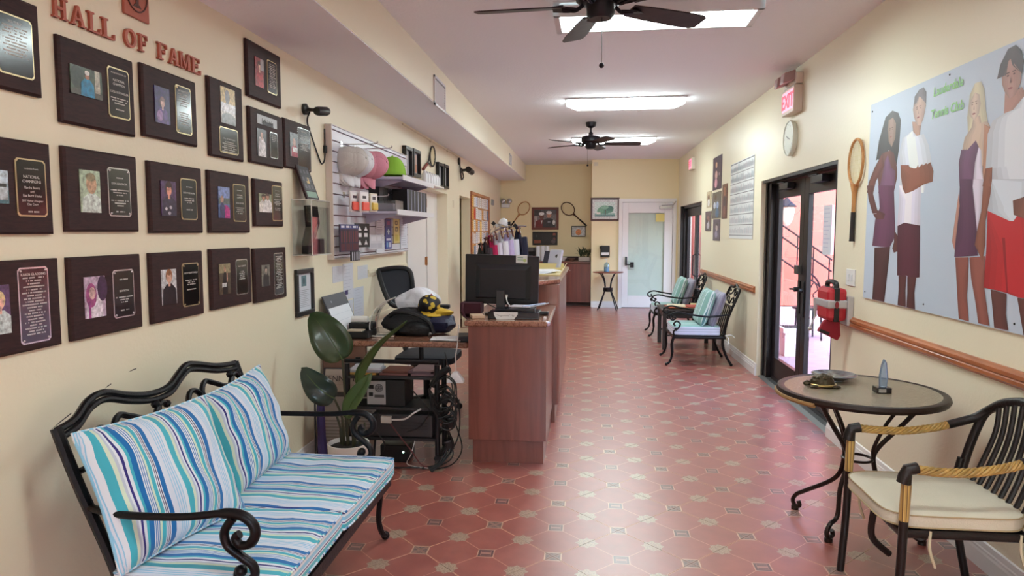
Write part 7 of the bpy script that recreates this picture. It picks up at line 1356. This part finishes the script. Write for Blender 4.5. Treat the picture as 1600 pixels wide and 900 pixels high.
def seatc(yc, d, x0, x1, z, lab, rz=0., sd=1, th=.092):
    cm, a, b = cushion(x1 - x0, d, th, th * .72, 18, corner=.06, wr=.004, seed=sd); o = obj('seat_cushion', cm, SB, None, weld=True, ang=60); o.location = ((x0 + x1) / 2, yc, z); o.rotation_euler = (0, 0, rz); tagp(o, lab, 'cushion', 'bench seat cushions')
    obj('border', MB().sheet([[(p[0] * 1.013, p[1] * 1.013, p[2] * .99) for p in b + [b[0]]], [(p[0] * 1.02, p[1] * 1.016, th / 2) for p in b + [b[0]]], [(p[0] * 1.013, p[1] * 1.013, p[2] * .99) for p in a + [a[0]]]]), BORD, o, world=False)
    obj('piping', MB().tube([(p[0] * 1.008, p[1] * 1.008, p[2]) for p in a], .005, 6, closed=True).tube([(p[0] * 1.008, p[1] * 1.008, p[2]) for p in b], .005, 6, closed=True), SB, o, world=False)
seatc(2.255, .555, -1.50, -.93, .379, 'blue striped seat cushion at the near end of the bench', sd=4)
seatc(2.845, .66, -1.51, -.91, .379, 'blue striped seat cushion at the far end of the bench', -.02, sd=9)
def backc(cen, w, hh, X, Y, lab, sd):
    cm, a, b = cushion(w, hh, .15, .012, 20, corner=.02, pw=.06, wr=.008, seed=sd, puff=.75); o = obj('back_cushion', cm, SX, None, weld=True, ang=60)
    M = basis(o, (0, 0, 0), X, Y); o.location = Vector(cen) - M.to_3x3() @ Vector((0, 0, .065)); tagp(o, lab, 'cushion', 'bench back cushions')
    obj('piping', MB().tube([(p[0] * 1.006, p[1] * 1.006, .075) for p in a], .0055, 6, closed=True), stripes('striped piping', 0, .03, [(.015, WHT), (.015, LB)]), o, world=False)
backc((-1.475, 2.24, .685), .58, .47, (.115, .57, -.01), (-.175, .05, .44), 'blue striped back cushion at the near end of the bench, overlapping the other', 3)
backc((-1.495, 2.86, .675), .55, .45, (.0, .485, .03), (-.13, -.015, .425), 'blue striped back cushion at the far end of the bench', 7)

# ================================================================ PLANT BESIDE THE DESK
PX, PY = -1.45, 4.05
r = thing('potted_plant', 'bird of paradise plant with broad leaves in a white pot beside the bench', 'plant', (PX, PY, 0)); LEAF = mat('deep green leaf', (46, 66, 36), .35, var=(6, .2), coat=.2); LEAF2 = mat('blue green leaf', (26, 48, 42), .28, var=(6, .2), coat=.3); LEAF3 = mat('fresh green leaf', (66, 88, 44), .4, var=(6, .15)); STEM = mat('leaf stalk', (60, 58, 40), .5)
p = obj('pot', MB().lathe([(0, 0), (.095, 0), (.105, .01), (.128, .235), (.128, .245), (.118, .245), (.112, .21), (0, .21)], (PX, PY, 0), 36), mat('white glazed pot', (216, 210, 206), .3), r)
obj('soil', MB().lathe([(.112, .222), (.06, .228), (0, .226)], (PX, PY, 0), 24), mat('dark soil', (34, 27, 25), .95, bump=(80, 1.)), p)
def leafm(name, spine, width, nrm, m, fold=.25, prof=None):
    S = cr(spine, 4); k = len(S); rows = []; N = Vector(nrm)
    for i, c in enumerate(S):
        t = i / (k - 1); d = (S[min(i + 1, k - 1)] - S[max(i - 1, 0)]).normalized(); s = d.cross(N).normalized(); n = s.cross(d)
        w = width * (math.sin(PI * min(1, (t * .96 + .035)) ** .8) ** .75) * (1 if t < .98 else .2)
        rows.append([c + s * w * u + n * (fold * w * abs(u) + .004 * math.sin(9 * t + 4 * u)) for u in (-1, -.66, -.33, 0, .33, .66, 1)])
    o = obj(name, MB().sheet(rows), m, r, solid=.0015); obj('midrib', MB().tube([c - N.normalized() * -.003 for c in S], [.005 * (1 - .8 * i / (k - 1)) for i in range(k)], 6), LEAF3, o); return o
def stalk(a, b, bend=(0, 0, 0)):
    md = Vector(a).lerp(Vector(b), .5) + Vector(bend); obj('stalk', MB().tube(cr([a, md, b], 6), [.011] * 6 + [.007] * 7, 8), STEM, r)
stalk((PX + .0, PY, .215), (-1.46, 4.0, .775)); leafm('leaf', [(-1.46, 4.0, .775), (-1.50, 3.985, .86), (-1.57, 3.98, .97), (-1.655, 4.0, 1.055)], .115, (.25, -1, .15), LEAF)
stalk((PX - .03, PY, .215), (-1.50, 3.96, .54), (.02, 0, .03)); leafm('leaf', [(-1.50, 3.96, .545), (-1.55, 3.93, .585), (-1.62, 3.93, .65), (-1.705, 3.97, .725)], .085, (.1, -1, .25), LEAF2, .2)
stalk((PX + .03, PY + .02, .215), (-1.375, 4.02, .62), (0, 0, .0)); leafm('leaf', [(-1.375, 4.02, .62), (-1.35, 4.0, .74), (-1.24, 3.98, .88), (-1.05, 3.98, 1.02)], .05, (.75, -.35, -.62), LEAF3, .5)
stalk((PX + .04, PY - .02, .215), (-1.43, 3.98, .43), (.015, 0, 0)); leafm('leaf', [(-1.43, 3.98, .42), (-1.40, 3.97, .51), (-1.33, 3.97, .61), (-1.27, 3.98, .70)], .052, (-.2, -1, .1), LEAF3, .3)
for a, b in (((PX - .05, PY + .02, .215), (-1.53, 4.06, .42)), ((PX + .06, PY + .03, .215), (-1.36, 4.1, .36)), ((PX + .02, PY + .04, .215), (-1.43, 4.1, .46))): stalk(a, b, (.01, 0, .01))
